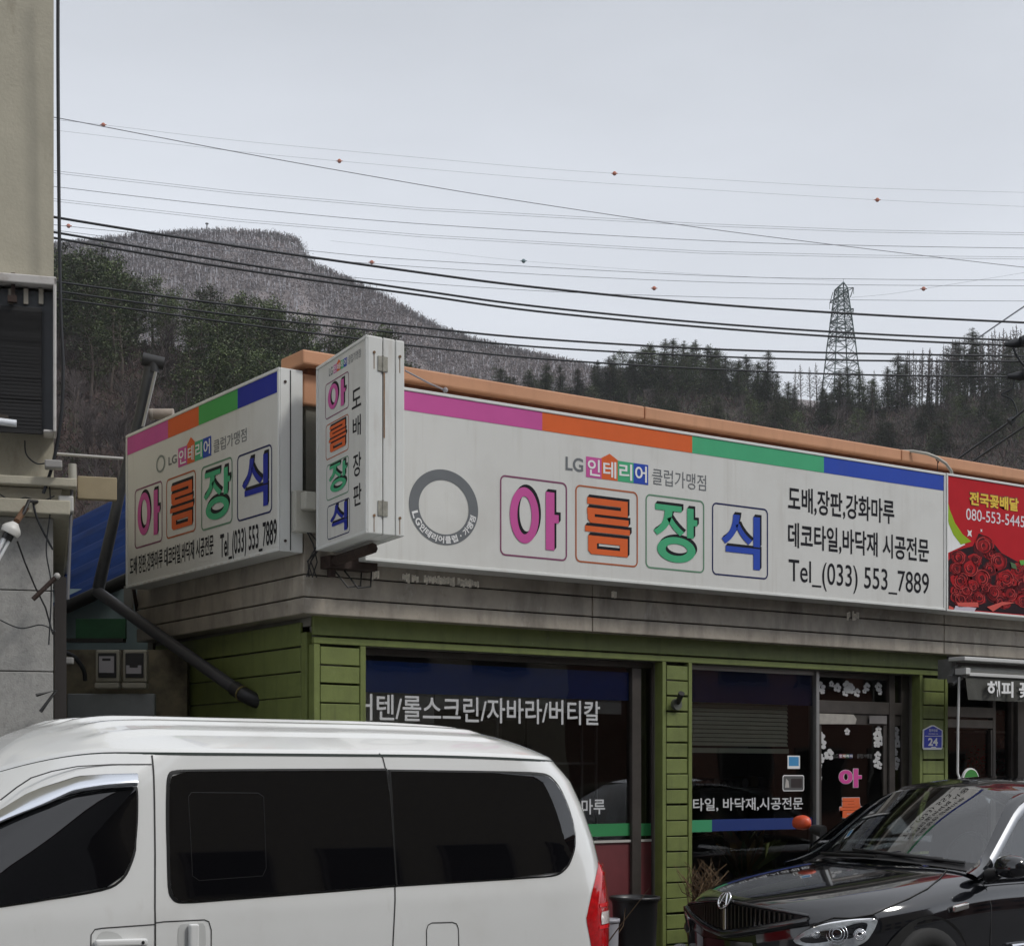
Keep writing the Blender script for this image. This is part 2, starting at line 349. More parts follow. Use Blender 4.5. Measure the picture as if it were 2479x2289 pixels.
def plant(pr_, loc, scale, label=None, group=None, sx=1):
    tr, cr, used = pr_
    if not used[0]: o, used[0] = tr, True
    else:
        o = tr.copy(); COL.objects.link(o); c2 = cr.copy(); COL.objects.link(c2); c2.parent = o
    o.location = loc; o.scale = (scale * sx, scale * sx, scale); o.rotation_euler = (rng.gauss(0, .03), rng.gauss(0, .03), rng.uniform(0, 6.28))
    if label: o['label'] = label
    if group: o['group'] = group
    return o
LG_ = 'pines on the left hillside'
pines = [proto('pine', 8.5, 'dark green pine crowded among the pines on the left hillside', 'tree', LG_, 'pine_tree') for _ in range(4)]
firs = [proto('fir', 9, 'dark pointed conifer standing on the wooded ridge behind the shop roof', 'tree', 'conifers on the ridge', 'conifer_tree') for _ in range(3)]
larches = [proto('larch', 13, 'tall leafless larch in the thin stand on the right ridge', 'tree', 'bare larches on the right ridge', 'larch_tree') for _ in range(4)]
bares = [proto('bare', 6.5, 'leafless brown tree on the lower slope behind the left sign', 'tree', 'bare trees on the slopes', 'bare_tree') for _ in range(3)]
# left hillside: pines thick along the top, brown thicket lower left
n = 0
for k in range(230):
    u = 95 + (1010 - 95) * ((k * .618034) % 1) + rng.uniform(-14, 14); s = rng.uniform(.0, .62)
    if n >= 165: break
    p = hill_point(LEFT_CREST, 190, 95, u, s, 3); v = HY - (p.z - EYE) / ((p - CAM).dot(VD)) * FPX
    if u < 400 and v > 985 or (470 > u > 300 and v > 900 and rng.random() < .8): continue
    if u < 330 and v > 905 and rng.random() < .6: continue
    plant(pines[n % 4], p, rng.uniform(.70, 1.18) * (.92 if u > 350 else 1.06)); n += 1
for u, s, sc in ((150, 0, 1.12), (205, 0, 1.18), (262, .02, 1.10), (318, .05, 1.0), (118, .05, 1.1), (372, .05, 1.0), (232, .1, 1.15), (168, .12, 1.1), (285, .15, 1.2), (700, .30, 1.25), (860, .3, 1.1)):
    plant(pines[n % 4], hill_point(LEFT_CREST, 190, 95, u, s, 3), sc); n += 1
for k in range(34):
    u = 110 + rng.uniform(0, 300); s = rng.uniform(.25, .85)
    plant(bares[k % 3], hill_point(LEFT_CREST, 190, 95, u, s, 3), rng.uniform(.6, 1.0))
# ridge: conifers on the skyline with the dip at the pylon
RL = 'conifers on the ridge'
for u, s, sc in ((1450, .02, .95), (1490, 0, 1.0), (1520, .03, .9), (1555, .0, 1.15), (1580, .04, 1.2), (1600, .0, 1.32), (1625, .05, 1.25), (1650, .02, 1.3), (1668, .05, 1.2), (1690, 0, 1.28), (1712, .05, 1.1), (1735, .02, 1.22), (1760, .06, 1.0), (1785, .02, 1.0), (1812, .0, 1.18), (1835, .06, 1.0), (1856, .01, 1.15), (1880, .05, .85), (1905, .08, .75), (1990, .03, .80), (2035, .06, 1.0), (2055, .04, 1.1), (2082, .05, 1.0), (2110, .08, .95), (2150, .04, 1.05), (2172, .02, 1.35), (2190, .06, 1.1), (2325, .06, 1.5), (2355, .03, 1.65), (2300, .1, 1.0), (2440, .08, 1.1), (2475, .1, 1.2),
                 (1400, .06, .8), (1360, .1, .85), (1320, .12, .9), (1280, .16, .85), (1240, .18, .8), (1200, .2, .85), (1160, .24, .8), (1440, .1, .9), (1480, .12, .95), (1530, .14, 1.0), (1600, .14, 1.0), (1660, .15, 1.0), (1720, .16, .95), (1790, .16, .9), (1850, .18, .9), (1920, .2, .8), (2000, .2, .85), (2250, .22, .9), (2330, .25, 1.0), (2400, .22, 1.0), (2450, .26, 1.0), (2230, .3, .8), (2380, .34, .9)):
    plant(firs[int(u) % 3], hill_point(RIGHT_CREST, 330, 150, u, s, 4), sc * rng.uniform(.90, 1.08), sx=rng.uniform(1.3, 2.2))
for u in (1480, 1510, 1540, 1560, 1580, 1600, 1620, 1640, 1660, 1680, 1700, 1725, 1745, 1770, 1800, 2030, 2060, 2090, 2115): 
    plant(pines[int(u) % 4], hill_point(RIGHT_CREST, 330, 150, u, rng.uniform(.0, .1), 4), rng.uniform(.75, 1.2) * (1 if u < 1750 else .8), 'rounded dark pine crown among the conifers on the ridge skyline', 'rounded pines on the ridge')
for i in range(120):
    u = 1080 + 1420 * ((i * .618034) % 1); s = rng.uniform(.06, .5); q = pnoise(Vector((u * .011, s * 6, 1.7)))
    if q < -.02 and u > 1500: continue
    (plant(pines[i % 4], hill_point(RIGHT_CREST, 330, 150, u, s, 4), rng.uniform(.5, .85), 'low green pine on the brown slope of the ridge above the orange roof edge', 'low pines on the ridge slope') if i % 5 < 3 else plant(firs[i % 3], hill_point(RIGHT_CREST, 330, 150, u, s, 4), rng.uniform(.55, .9), sx=rng.uniform(1.5, 2.1)))
k = 0
for u in (1925, 1940, 1962, 1978, 2096, 2118, 2137): plant(larches[k % 4], hill_point(RIGHT_CREST, 330, 150, u, .02, 4), rng.uniform(.55, .75), 'small leafless larch beside the foot of the lattice pylon', 'bare trees near the pylon'); k += 1
for i in range(54):
    u = 2195 + i * 5.6 + rng.uniform(-3, 3)
    plant(larches[k % 4], hill_point(RIGHT_CREST, 330, 150, u, rng.uniform(-.02, .08) if i % 2 else .0, 4), rng.uniform(.80, 1.02) * (1 + .10 * (u - 2195) / 300), sx=rng.uniform(.75, 1.1)); k += 1
for i in range(60):
    u = rng.uniform(1500, 2479); plant(bares[i % 3], hill_point(RIGHT_CREST, 330, 150, u, rng.uniform(.03, .4), 4), rng.uniform(.5, .9), 'low leafless shrub tree on the brown slope above the orange roof edge', 'bare shrubs on the right slope')
# thicket that nobody could count
def stuff_brush(name, crest, D, Df, n, ur, sr, size, mats, amp, pick):
    b = MB()
    for _ in range(n):
        u = rng.uniform(*ur); s = sr[0] + (sr[1] - sr[0]) * rng.random(); p = hill_point(crest, D, Df, u, s, amp); m = pick(u, s); sz = size * rng.uniform(.5, 1.4)
        for _ in range(9):
            d = (rdir() * .9 + Vector((0, 0, .8))).normalized(); e = d.cross(rdir()).normalized() * rng.uniform(.03, .09) * size * .55; q = p + Vector((rng.gauss(0, 1), rng.gauss(0, 1), abs(rng.gauss(0, .25)))) * sz * .6; l = sz * rng.uniform(.4, 1.0)
            b.add([q - e, q + e, q + d * l + e * .4, q + d * l - e * .4], [(0, 1, 2, 3)], m if rng.random() < .75 else rng.randrange(3))
    o = b.build(name, mats); o['kind'] = 'stuff'; o['label'] = 'tangled leafless undergrowth covering the slope'; return o
BR2 = mat('olive brush', (.032, .040, .016), .9, var=.4, vs=.7)
BR3 = mat('purple brush', (.046, .035, .036), .9, var=.4, vs=.7)
stuff_brush('undergrowth', LEFT_CREST, 190, 95, 8500, (60, 1250), (0, .95), 1.3, [BRUSH, BR2, BR3], 3, lambda u, s: rng.choice([0, 0, 0, 2, 1] if u < 420 else [0, 1, 1, 2]))
stuff_brush('undergrowth', RIGHT_CREST, 330, 150, 11000, (1000, 2600), (-.01, .75), 1.8, [BRUSH, BR2, BR3], 4, lambda u, s: rng.choice([0, 0, 2, 2, 1] if u > 1800 else [1, 1, 0, 2, 2]))
# far bare wood
b = MB()
for i in range(20000):
    u = rng.uniform(60, 1650); s = 0 if i < 2200 else .62 * rng.random() ** 1.15; p = hill_point(FAR_CREST, 900, 500, u, s, 14); h = rng.uniform(2.5, 5.5)
    pn = pnoise(Vector((p.x * .012, p.y * .012, p.z * .018))); pale = rng.random() < ((.62 if pn > .05 else .25) if 180 < u < 820 and .02 < s < .5 else .14)
    sd_ = RD * rng.uniform(.1, .42)
    if pale or s == 0: b.add([p - sd_, p + sd_, p + sd_ * .4 + UZ * h * .9, p - sd_ * .4 + UZ * h * .9], [(0, 1, 2, 3)], 1 if pale else 0)
    for _ in range(7):
        q = p + UZ * h * rng.uniform(.1, .8) + RD * rng.gauss(0, 1.4); d = (RD * rng.gauss(0, 1) + UZ * rng.uniform(-.2, 1.2) + VD * rng.gauss(0, .5)).normalized() * h * rng.uniform(.25, .5); e = UZ.cross(d).normalized() * rng.uniform(.10, .2) * (1 if s == 0 else 2.2)
        b.add([q, q + d * .6 + e, q + d, q + d * .6 - e], [(0, 1, 2, 3)], 2 if rng.random() < (.7 if u > 820 or s > .34 else .2) else 0)
FW1 = mat('grey purple twigs', (.168, .144, .142), .95, var=.38, vs=.014); FW2 = mat('pale trunks', (.44, .425, .45), .9, var=.15, vs=.1); FW3 = mat('brown twigs', (.130, .100, .094), .95, var=.38, vs=.014)
o = b.build('far_bare_wood', [FW1, FW2, FW3]); o['kind'] = 'stuff'; o['label'] = 'leafless grey wood with pale trunks covering the far mountain'
b = MB()
for u, v in ((640, 560), (652, 563), (680, 572), (700, 578), (715, 585), (728, 600), (738, 622), (750, 636), (770, 648), (720, 596), (735, 612)):
    p = on_d(u, v + 14, 888); p.z -= 3
    for _ in range(60): tuft(b, p + Vector((rng.gauss(0, 2.5), rng.gauss(0, 2.5), rng.gauss(2, 2.4))), 2.6, 2, 0)
o = b.build('summit_pines', LEAFB); o['kind'] = 'stuff'; o['label'] = 'dark clump of evergreens on the cliff edge of the far mountain summit'
# ------------------------------------------------------------------ shop building (facade in the plane y = 0, corner at x = 0)
FW = Plane((0, 0, 0), (1, 0, 0))
FF = -.14                                      # fascia face
X = lambda u, y=0, v=1700: on_y(u, v, y).x
Z = lambda u, v, y=0: on_y(u, v, y).z
XE = 11.0                                      # the terrace goes on past the picture
zhead = Z(1610, 1600.8)                        # underside of the green beam
x1a, x1b = X(882), X(1601)                     # first opening
x2a, x2b = X(1671), X(2224)                    # second opening
x3 = X(2290)                                   # end of the green front
zf0 = Z(736, 1484.6, FF); zf1 = Z(736, 1442.6, FF); zf2 = Z(736, 1388.5, FF); zf3 = Z(736, 1338, FF)
shop = thing('shop_building', 'single storey shop with green clad front and orange roof edge behind the large signboards', 'building', (3, 3, 0))
wall = MB()
wall.box((.0, .03, zf0 - .06), (x3, .18, zf0 + .05))
wall.box((.03, .06, zhead + .0), (x3, .2, zf0 - .06))                     # core of the beam
wall.box((.03, .10, 0), (.16, 2.75, zf3 + .3)); wall.box((.0, 2.75, 0), (XE, 2.85, 3.6)); wall.box((XE - .1, .1, 0), (XE, 2.75, 3.6))
wall.box((.16, .10, 0), (x1a - .02, .2, zhead)); wall.box((x1b + .02, .08, 0), (x2a - .02, .22, zhead)); wall.box((x2b + .02, .08, 0), (x3, .22, zhead))
wall.build('wall', CONC, shop)
# cladding: plank by plank
def planks(b, pl, a0, a1, b0, b1, pitch, gap=.012, th=.02, off=.0):
    z = b1
    while z > b0:
        j = rng.uniform(-.004, .004); lo = max(b0, z - pitch + gap + j); o2 = off + rng.uniform(-.004, .004); p = pl.P(a0, lo, o2); b.obox(p, pl.r * (a1 - a0) + pl.u * rng.uniform(-.003, .003), pl.n * th + pl.u * rng.uniform(-.001, .002), pl.u * (z - lo)); z -= pitch
SW = Plane((0, 0, 0), (0, -1, 0))             # side wall, writing runs towards the street
cl = MB()
xb0, xb1 = X(775), X(868)
zg = Z(758.5, 1538.8)
cl.box((0, -.012, zg + .008), (x3, .02, zf0 + .03))                        # header plank
cl.box((0, -.014, zhead), (x3, .02, zg - .006))                            # lower lip
cl.box((.0, -.016, 0), (X(772), .06, zhead - .004))                        # corner board
cl.box((X(868.5), -.022, 0), (x1a, .14, zhead - .004))
planks(cl, FW, X(772) + .004, X(867.5), 0, Z(800, 1566), .128)
cl.box((x1b, -.014, 0), (X(1610), .08, zhead - .002)); cl.box((X(1662.5), -.024, 0), (x2a, .14, zhead - .002))
planks(cl, FW, X(1610) + .004, X(1661.5), 0, zhead - .03, .122, off=-.004)
cl.box((x2b, -.014, 0), (X(2231), .08, zhead - .002)); cl.box((X(2283), -.024, 0), (x3, .14, zhead - .002))
planks(cl, FW, X(2231) + .004, X(2282), 0, zhead - .03, .122, off=-.004)
cl.build('front_cladding', GREENP, shop, bevel=.003, seg=1)
cs = MB(); cs.box((-.016, .064, 0), (.028, .14, zf0 - .1))
planks(cs, SW, -2.65, -.145, 0, zf0 - .03, .17, gap=.010)
cs.build('side_cladding', GREENP, shop, bevel=.003, seg=1)
# fascia boards, front and side
fb = MB()
seams = [FF, X(1435, FF), X(2286.3, FF), XE]
for k in range(3):
    for z0, z1 in ((zf0, zf1), (zf1, zf2), (zf2, zf3 + .25)):
        fb.box((seams[k] + (.0 if k == 0 else .004), FF + rng.uniform(0, .004), z0 + .003), (seams[k + 1] - .004, .028, z1 - .006))
for z0, z1 in ((zf0, zf1), (zf1, zf2), (zf2, zf3 + .25)):
    fb.box((FF + rng.uniform(.001, .004), .030, z0 + .003), (.028, 2.75, z1 - .006))
fb.build('fascia', FASC, shop, bevel=.006, seg=2)
OLDW = mat('old white coating', (.85, .80, .70), .7, var=.3, vs=40)
for u0, u1 in ((974, 1009), (1026, 1160), (900, 918), (1480, 1496), (2050, 2076)):
    u = u0; b = MB()          # scraps of old white coating on the top board
    while u < u1:
        du = rng.uniform(2, 7); vt = 1386 + (u - 974) * .085 + rng.uniform(0, 6); vb = 1409 + (u - 974) * .085 + rng.uniform(-7, 1)
        if rng.random() < .92: p = [on_y(u, vt, FF - .0015), on_y(u + du, vt + rng.uniform(-2, 2), FF - .0015), on_y(u + du, vb + rng.uniform(-3, 1), FF - .0015), on_y(u, vb, FF - .0015)]; b.add(p, [(0, 3, 2, 1)])
        u += du + rng.uniform(-.5, .6)
    b.build('peeled_coating', OLDW, shop)
fd = MB(); fd.box((FF + .03, FF + .03, zf0 + .02), (XE, .02, zf3 + .2)); fd.box((FF + .03, .02, zf0 + .02), (.02, 2.65, zf3 + .2)); fd.build('fascia_backing', DARK, shop)
# parapet wall and orange coping
zc0 = Z(740, 977, FF); zc1 = Z(740, 902, FF); zc2 = Z(740, 880.5, FF - .06); zc3 = Z(738, 845, FF - .06)
pw = MB(); pw.box((-.1, FF + .05, zf3 + .2), (XE, .06, zc0 + .02)); pw.box((-.1, .06, zf3 + .2), (.05, 2.65, zc0 + .02)); pw.build('parapet', CONC, shop)
cp = MB(); xs = [FF - .045, X(1549, FF), X(2170, FF), XE]
for k in range(3):
    cp.box((xs[k] + .004, FF - .06, zc2), (xs[k + 1] - .004, .12, zc3)); cp.box((xs[k] + .05, FF + .02, zc0), (xs[k + 1] - .005, .08, zc1))
cp.build('roof_edge', COPING, shop, bevel=.012, seg=2)
cp = MB(); cp.box((-.09, FF + .03, zc1 - .03), (XE, .10, zc2 + .04)); cp.build('coping_shade', COPDK, shop)  # dark brown strip paints the shadow gap under the upper coping
rf = MB(); rf.box((.05, .12, zc2 - .2), (XE, 2.75, zc2 - .08)); rf.build('roof', CONC, shop)
tr = MB()                                      # torn roof felt hanging over the side eave
for k in range(26):
    y = .1 + k * .06 + rng.uniform(-.02, .02); tr.obox((-.16, y, zc2 - .16 + rng.uniform(-.05, .05)), (.3, rng.uniform(-.06, .06), .12 + rng.uniform(0, .12)), (0, .09, rng.uniform(-.02, .04)), (.01, 0, .02))
tr.build('roof_felt', RUST, shop)
for u, s in ((740, 1), ): pass
# interior
INT = mat('dim interior wall', (.17, .16, .15), .9, var=.2, vs=2); INTF = mat('interior floor', (.06, .05, .04), .7)
it = MB()
it.quad((.2, 2.6, 0), (XE - .1, 2.6, 0), (XE - .1, 2.6, 2.9), (.2, 2.6, 2.9)); it.quad((.2, .25, 2.75), (XE - .1, .25, 2.75), (XE - .1, 2.6, 2.75), (.2, 2.6, 2.75))
it.quad((.2, .22, .02), (XE - .1, .22, .02), (XE - .1, 2.6, .02), (.2, 2.6, .02)); it.quad((x3 + .05, .3, 0), (x3 + .05, 2.6, 0), (x3 + .05, 2.6, 2.75), (x3 + .05, .3, 2.75)); it.quad((.19, .3, 0), (.19, 2.6, 0), (.19, 2.6, 2.75), (.19, .3, 2.75))
it.build('interior', INT, shop)
# ------------------------------------------------------------------ first shop window
GY = .13; GP = Plane((0, GY, 0), (1, 0, 0))
GLS = glass('shop glass', (.72, .74, .74), .045, wav=.03)
FRM = mat('dull bronze frame', (.085, .075, .068), .4, .5, var=.2, vs=6); FRD = mat('dark frame', (.02, .018, .016), .5)
RED = mat('maroon panel', (.13, .028, .032), .5, var=.25, vs=2.5, dirt=[((.05, .02, .02), 4, .5, .8, .6)]); SILL = mat('pale sill', (.46, .45, .42), .5)
win = MB(); zs = Z(1500, 2033, GY)
w1 = struct_ = MB()
w1.box((x1a, GY - .02, zhead - .05), (x1b, GY + .06, zhead - .002)); xm0, xm1 = X(1524, GY), X(1546, GY); xm2 = X(1577, GY)
w1.box((xm0, GY - .035, 0), (xm1, GY + .05, zhead - .052)); w1.box((xm2, GY - .02, 0), (x1b - .0, GY + .06, zhead - .052))
wf = w1.build('window_frame', FRM, shop, bevel=.004, seg=1)
b = MB(); b.quad((x1a - .05, GY, zs), (xm0, GY, zs), (xm0, GY, zhead - .05), (x1a - .05, GY, zhead - .05)); b.quad((xm1, GY, zs), (xm2, GY, zs), (xm2, GY, zhead - .05), (xm1, GY, zhead - .05)); b.build('pane', GLS, wf)
b = MB(); b.box((x1a - .05, GY - .005, .05), (xm0, GY + .02, zs - .015)); b.box((xm1, GY - .005, .05), (xm2, GY + .02, zs - .015)); b.build('lower_panel', RED, wf)
b = MB(); b.box((x1a - .05, GY - .02, zs - .015), (xm0, GY + .03, zs + .003)); b.box((xm1, GY - .012, zs - .015), (xm2, GY + .03, zs + .003)); b.build('sill', SILL, wf)
FILM = mat('blue film', (.02, .10, .44), .4); FILMD = mat('dark blue film', (.014, .035, .17), .4); BLIND = mat('grey roller blind', (.50, .50, .48), .8, var=.12, vs=6)
GRNF = mat('green film', (.03, .22, .075), .4, var=.08)
def band(b, u0, u1, v0, v1, h, m=0, uu=None):
    a0, _ = GP.px(u0, 1700); a1, _ = GP.px(u1, 1700); um = uu or (u0 + u1) / 2; z0 = GP.px(um, v1)[1]; z1 = GP.px(um, v0)[1]
    poly(b, GP, [(a0, z0), (a1, z0), (a1, z1), (a0, z1)], h, m); return a0, a1, z0, z1
b = MB(); band(b, 860, 1524, 1597, 1674, -.012, 0, 885); band(b, 1160, 1524, 1992, 2022, .003, 1, 1500); band(b, 1546, 1577, 1992, 2022, .002, 1, 1555); b.build('film', [FILM, GRNF], wf)
b = MB(); band(b, 880, 1060, 1666, 1748, -.05, 0); b.build('roller_blind', BLIND, wf); b = MB(); band(b, 1060, 1512, 1673, 1722, -.04, 0, 1290); b.build('roller_blind', BLIND, wf)
t = thing('display_rack', 'slim metal rods of a display rack dimly seen through the left shop window', 'rack', (2.2, .6, 0)); b = MB()
for u in (1203, 1408, 1443): p = on_y(u, 1800, .55); b.tube([(p.x, .55, .03), (p.x, .55, 2.4)], .012, n=6)
p, q_ = on_y(1203, 1800, .55), on_y(1443, 1800, .55)
for zz in (.5, 1.1, 1.75, 2.38): b.tube([(p.x, .55, zz), (q_.x, .55, zz)], .012, n=6)
b.build('rods', mat('dull rod', (.30, .30, .29), .4, .3), t)
b = MB()
a0, _ = GP.px(858, 1700); a1, _ = GP.px(1452, 1700)
zb = GP.px(905, 1743)[1]; zt = GP.px(905, 1679)[1]
text(b, GP, '커텐/롤스크린/자바라/버티칼', a0, a1, zb, zt, .004, 0, .012, ref='커')
b.build('lettering', mat('white film letters', (.55, .56, .57), .5), wf); b = MB()
aR = GP.px(1464, 1950)[0]; zb, zt = GP.px(1440, 1970)[1], GP.px(1440, 1933)[1]
text(b, GP, '도배,장판,강화마루', aR - 1.02, aR, zb, zt, .004, 0, .014, ref='마')
b.build('lettering', bpy.data.materials['white film letters'], wf)
# things behind the first window
def shelf(loc, w_, h, lab):
    t = thing('shelf', lab, 'shelf', loc); f = MB(); x, y, z = loc
    for s in (0, w_): f.box((x + s, y, 0), (x + s + .03, y + .35, h))
    for k in range(5): f.box((x + .03, y, .15 + k * (h - .2) / 4), (x + w_, y + .35, .18 + k * (h - .2) / 4))
    f.build('frame', INTF, t); c = MB()
    for k in range(4):
        xx = x + .05
        while xx < x + w_ - .12: ww = rng.uniform(.06, .12); c.tube([(xx + ww / 2, y + .04, .19 + k * (h - .2) / 4 + ww / 2), (xx + ww / 2, y + .33, .19 + k * (h - .2) / 4 + ww / 2)], ww / 2, rng.randrange(3), 10); xx += ww + .02
    c.build('rolls', [mat('pale roll', (.25, .24, .22), .8), mat('tan roll', (.2, .14, .09), .8), mat('grey roll', (.12, .12, .13), .8)], t)
shelf((.9, 1.9, 0), 2.2, 2.2, 'dim shelf of wallpaper rolls deep inside the left shop window')
shelf((4.6, 1.9, 0), 1.5, 2.0, 'dim shelf of wallpaper rolls deep inside the right shop window')
t = thing('work_table', 'low table stacked with sample books inside the left shop window', 'table', (2.6, 1.0, 0)); b = MB(); b.box((2.0, .8, .72), (3.3, 1.5, .76)); b.build('tabletop', INTF, t); b = MB()
for xx, yy in ((2.05, .85), (3.2, .85), (2.05, 1.4), (3.2, 1.4)): b = MB(); b.box((xx, yy, 0), (xx + .05, yy + .05, .72)); b.build('leg', INTF, t)
for k in range(3): b = MB(); b.box((2.1 + k * .4, .9, .762), (2.4 + k * .4, 1.25, .82 + k * .05)); tag(b.build('sample_book', mat('book cover', (.25, .2 - k * .05, .12 + k * .06), .6)), ['thin tan', 'middle brown', 'thick purple'][k] + ' sample book lying on the table inside the left shop window', 'book')
# ------------------------------------------------------------------ second window and door
b = MB(); xd0, xd1 = X(1968, GY), X(1976, GY)
b.box((x2a, GY - .02, zhead - .04), (xd0, GY + .06, zhead - .002)); b.box((xd0, GY - .04, 0), (xd1, GY + .06, zhead - .002)); b.box((x2a, GY - .01, .02), (xd0, GY + .05, .35))
wf2 = b.build('window_frame', ALU, shop, bevel=.004, seg=1)
b = MB(); b.quad((x2a - .05, GY, .35), (xd0, GY, .35), (xd0, GY, zhead - .04), (x2a - .05, GY, zhead - .04)); b.build('pane', GLS, wf2)
b = MB(); band(b, 1660, 1968, 1606, 1702, -.012, 0, 1800); b.build('film', FILMD, wf2)
b = MB(); band(b, 1660, 1723, 1984, 2013, .003, 0, 1690); band(b, 1723, 1966, 1981, 2009, .003, 1, 1800); b.build('stripe', [mat('mint film', (.05, .30, .14), .4), FILMD], wf2)
b = MB(); a0, _ = GP.px(1677, 1940); a1, _ = GP.px(1943, 1940); zb, zt = GP.px(1690, 1962)[1], GP.px(1690, 1931)[1]
text(b, GP, '타일, 바닥재,시공전문', a0, a1, zb, zt, .004, 0, .014, ref='타'); b.build('lettering', bpy.data.materials['white film letters'], wf2)
b = MB()
for k in range(11):
    v0 = 1694 + k * 10.2; a0, a1 = GP.px(1676, 1700)[0], GP.px(1928, 1700)[0]; z0 = GP.px(1800, v0 + 8)[1]
    b.obox((a0, GY + .10, z0), (a1 - a0, 0, 0), (0, .016, .030), (0, .002, -.002))
b.box((a0, GY + .09, z0 - .06), (a1, GY + .12, z0 - .02))
b.build('venetian_blind', mat('pale slat blind', (.72, .76, .62), .6, var=.08), wf2)
b = MB(); p = band(b, 1906, 1936, 1828, 1860, .003, 0); band(b, 1909, 1933, 1831, 1853, .004, 1); b.build('square_sticker', [WHITEV, mat('sky blue print', (.05, .26, .52), .5)], wf2)
b = MB(); a0, a1 = GP.px(1894, 1890)[0], GP.px(1946, 1890)[0]; z0, z1 = GP.px(1920, 1914)[1], GP.px(1920, 1875)[1]
poly(b, GP, rrect(a0, a1, z0, z1, .02), .003, 0); poly(b, GP, rrect(a0 + .008, a1 - .008, z0 + .008, z1 - .008, .015), .004, 1)
wd = a1 - a0; poly(b, GP, rrect(a0 + wd * .38, a1 - wd * .1, z0 + .03, z1 - .03, .008), .005, 2); poly(b, GP, [(a0 + wd * .1, z0 + .03), (a0 + wd * .3, z0 + .03), (a0 + wd * .26, z1 - .05), (a0 + wd * .16, z1 - .03)], .005, 3)
b.build('notice_sticker', [WHITEV, mat('sticker grey', (.10, .10, .10), .5), mat('sticker dark', (.03, .02, .02), .5), mat('sticker pale', (.45, .42, .40), .5)], wf2)
# plants indoors
def leafy(loc, h, n, mat_, name, lab, cat, spike=False):
    t = thing(name, lab, cat, loc); b = MB(); p0 = Vector(loc)
    for k in range(n):
        a = rng.uniform(0, 6.28); d = Vector((math.cos(a) * rng.uniform(.2, .8), math.sin(a) * rng.uniform(.1, .5), rng.uniform(.6, 1.3))).normalized(); l = h * rng.uniform(.5, 1)
        if spike: b.tube([p0 + Vector((rng.uniform(-.15, .15), rng.uniform(-.06, .06), 0)), p0 + d * l * .6 + Vector((rng.uniform(-.15, .15), 0, 0)), p0 + d * l + Vector((rng.gauss(0, .08), rng.gauss(0, .05), 0))], [.006, .004, .002], rng.randrange(2), 4)
        else:
            e = d.cross(rdir()).normalized() * l * .13; q = p0 + d * l * .3; b.add([q, q + d * l * .35 + e, q + d * l * .7 + Vector((0, 0, -l * .12)), q + d * l * .35 - e], [(0, 1, 2, 3)], rng.randrange(2))
    b.build('foliage', mat_, t); q = MB(); q.lathe(loc, [(.001, -.3), (.12, -.3), (.16, 0), (.14, 0), (.13, -.03), (.001, -.03)]); q.build('pot', mat('clay pot', (.14, .06, .035), .8), t)
leafy((X(1800, .34), .34, .72), .62, 90, [mat('olive leaf', (.17, .20, .06), .6), mat('ochre leaf', (.30, .19, .06), .6)], 'potted_plant', 'olive leafed plant standing inside the right shop window', 'plant')
DRY = [mat('dry stem', (.20, .13, .07), .9), mat('dry twig', (.11, .07, .04), .9)]
leafy((X(1705, -.45), -.45, .66), .40, 60, DRY, 'dry_plant', 'dead spiky plant stems rising between green pillar and black car nose', 'plant', True)
leafy((X(1466, -.55), -.55, .30), .80, 4, DRY, 'dry_plant', 'two thin dry stalks in the pale pot behind the van tail lamp', 'plant', True)
# door
DY = GY
dr = thing('shop_door', 'glass shop door with white flower decals and pink letter beside the blue number plate', 'door', ((xd1 + x2b) / 2, DY, 0))
b = MB(); zt0, zt1, zt2 = Z(2060, 1753, DY), Z(2060, 1727, DY), Z(2060, 1697, DY); xl1, xl2 = X(2146, DY), X(2160, DY)
b.box((xd1 + .003, DY - .03, zt1), (x2b - .1, DY + .05, zt2)); b.box((xl1, DY - .035, 0), (xl2, DY + .05, zhead - .004)); b.box((x2b - .10, DY - .02, 0), (x2b - .002, DY + .06, zhead - .004)); b.box((xd1 + .003, DY - .02, zhead - .05), (xl1 - .003, DY + .05, zhead - .004))
b.build('frame', FRM, dr, bevel=.003, seg=1)
b = MB(); b.box((xd1 + .005, DY - .015, zt0), (xl1 - .004, DY + .03, zt1 - .004)); b.box((xd1 + .005, DY - .015, 0), (xd1 + .05, DY + .03, zt0 - .002)); b.box((xl1 - .055, DY - .015, 0), (xl1 - .004, DY + .03, zt0 - .002)); b.box((xl2 + .003, DY - .015, zt0), (x2b - .103, DY + .03, zt1 - .004))
b.build('leaf_frame', FRM, dr, bevel=.003, seg=1)
b = MB(); b.quad((xd1, DY, .02), (x2b - .1, DY, .02), (x2b - .1, DY, zhead - .05), (xd1, DY, zhead - .05)); b.build('pane', GLS, dr)
b = MB(); poly(b, GP, [GP.px(1977, 1752), GP.px(2064, 1752), GP.px(2067, 1740), GP.px(2060, 1729), GP.px(1977, 1726)], .033); poly(b, GP, [GP.px(2098, 1751), GP.px(2140, 1751), GP.px(2140, 1732), GP.px(2098, 1732)], .033, 1); b.build('paper_label', [mat('aged paper', (.36, .34, .31), .8, var=.2, vs=12), mat('grey paper', (.16, .15, .15), .8, var=.2)], dr)
b = MB()
def flower(u, v, s, petals=5, m=0):
    a, z = GP.px(u, v); s *= .0040
    for k in range(petals):
        t = k * 2 * math.pi / petals + rng.uniform(0, .5); q = []
        for j in range(8):
            f = j * 2 * math.pi / 8; q.append((a + s * .55 * math.cos(t) + s * .5 * math.cos(f), z + s * .55 * math.sin(t) + s * .34 * math.sin(f)))
        poly(b, GP, q, .004 + .0004 * k, m)
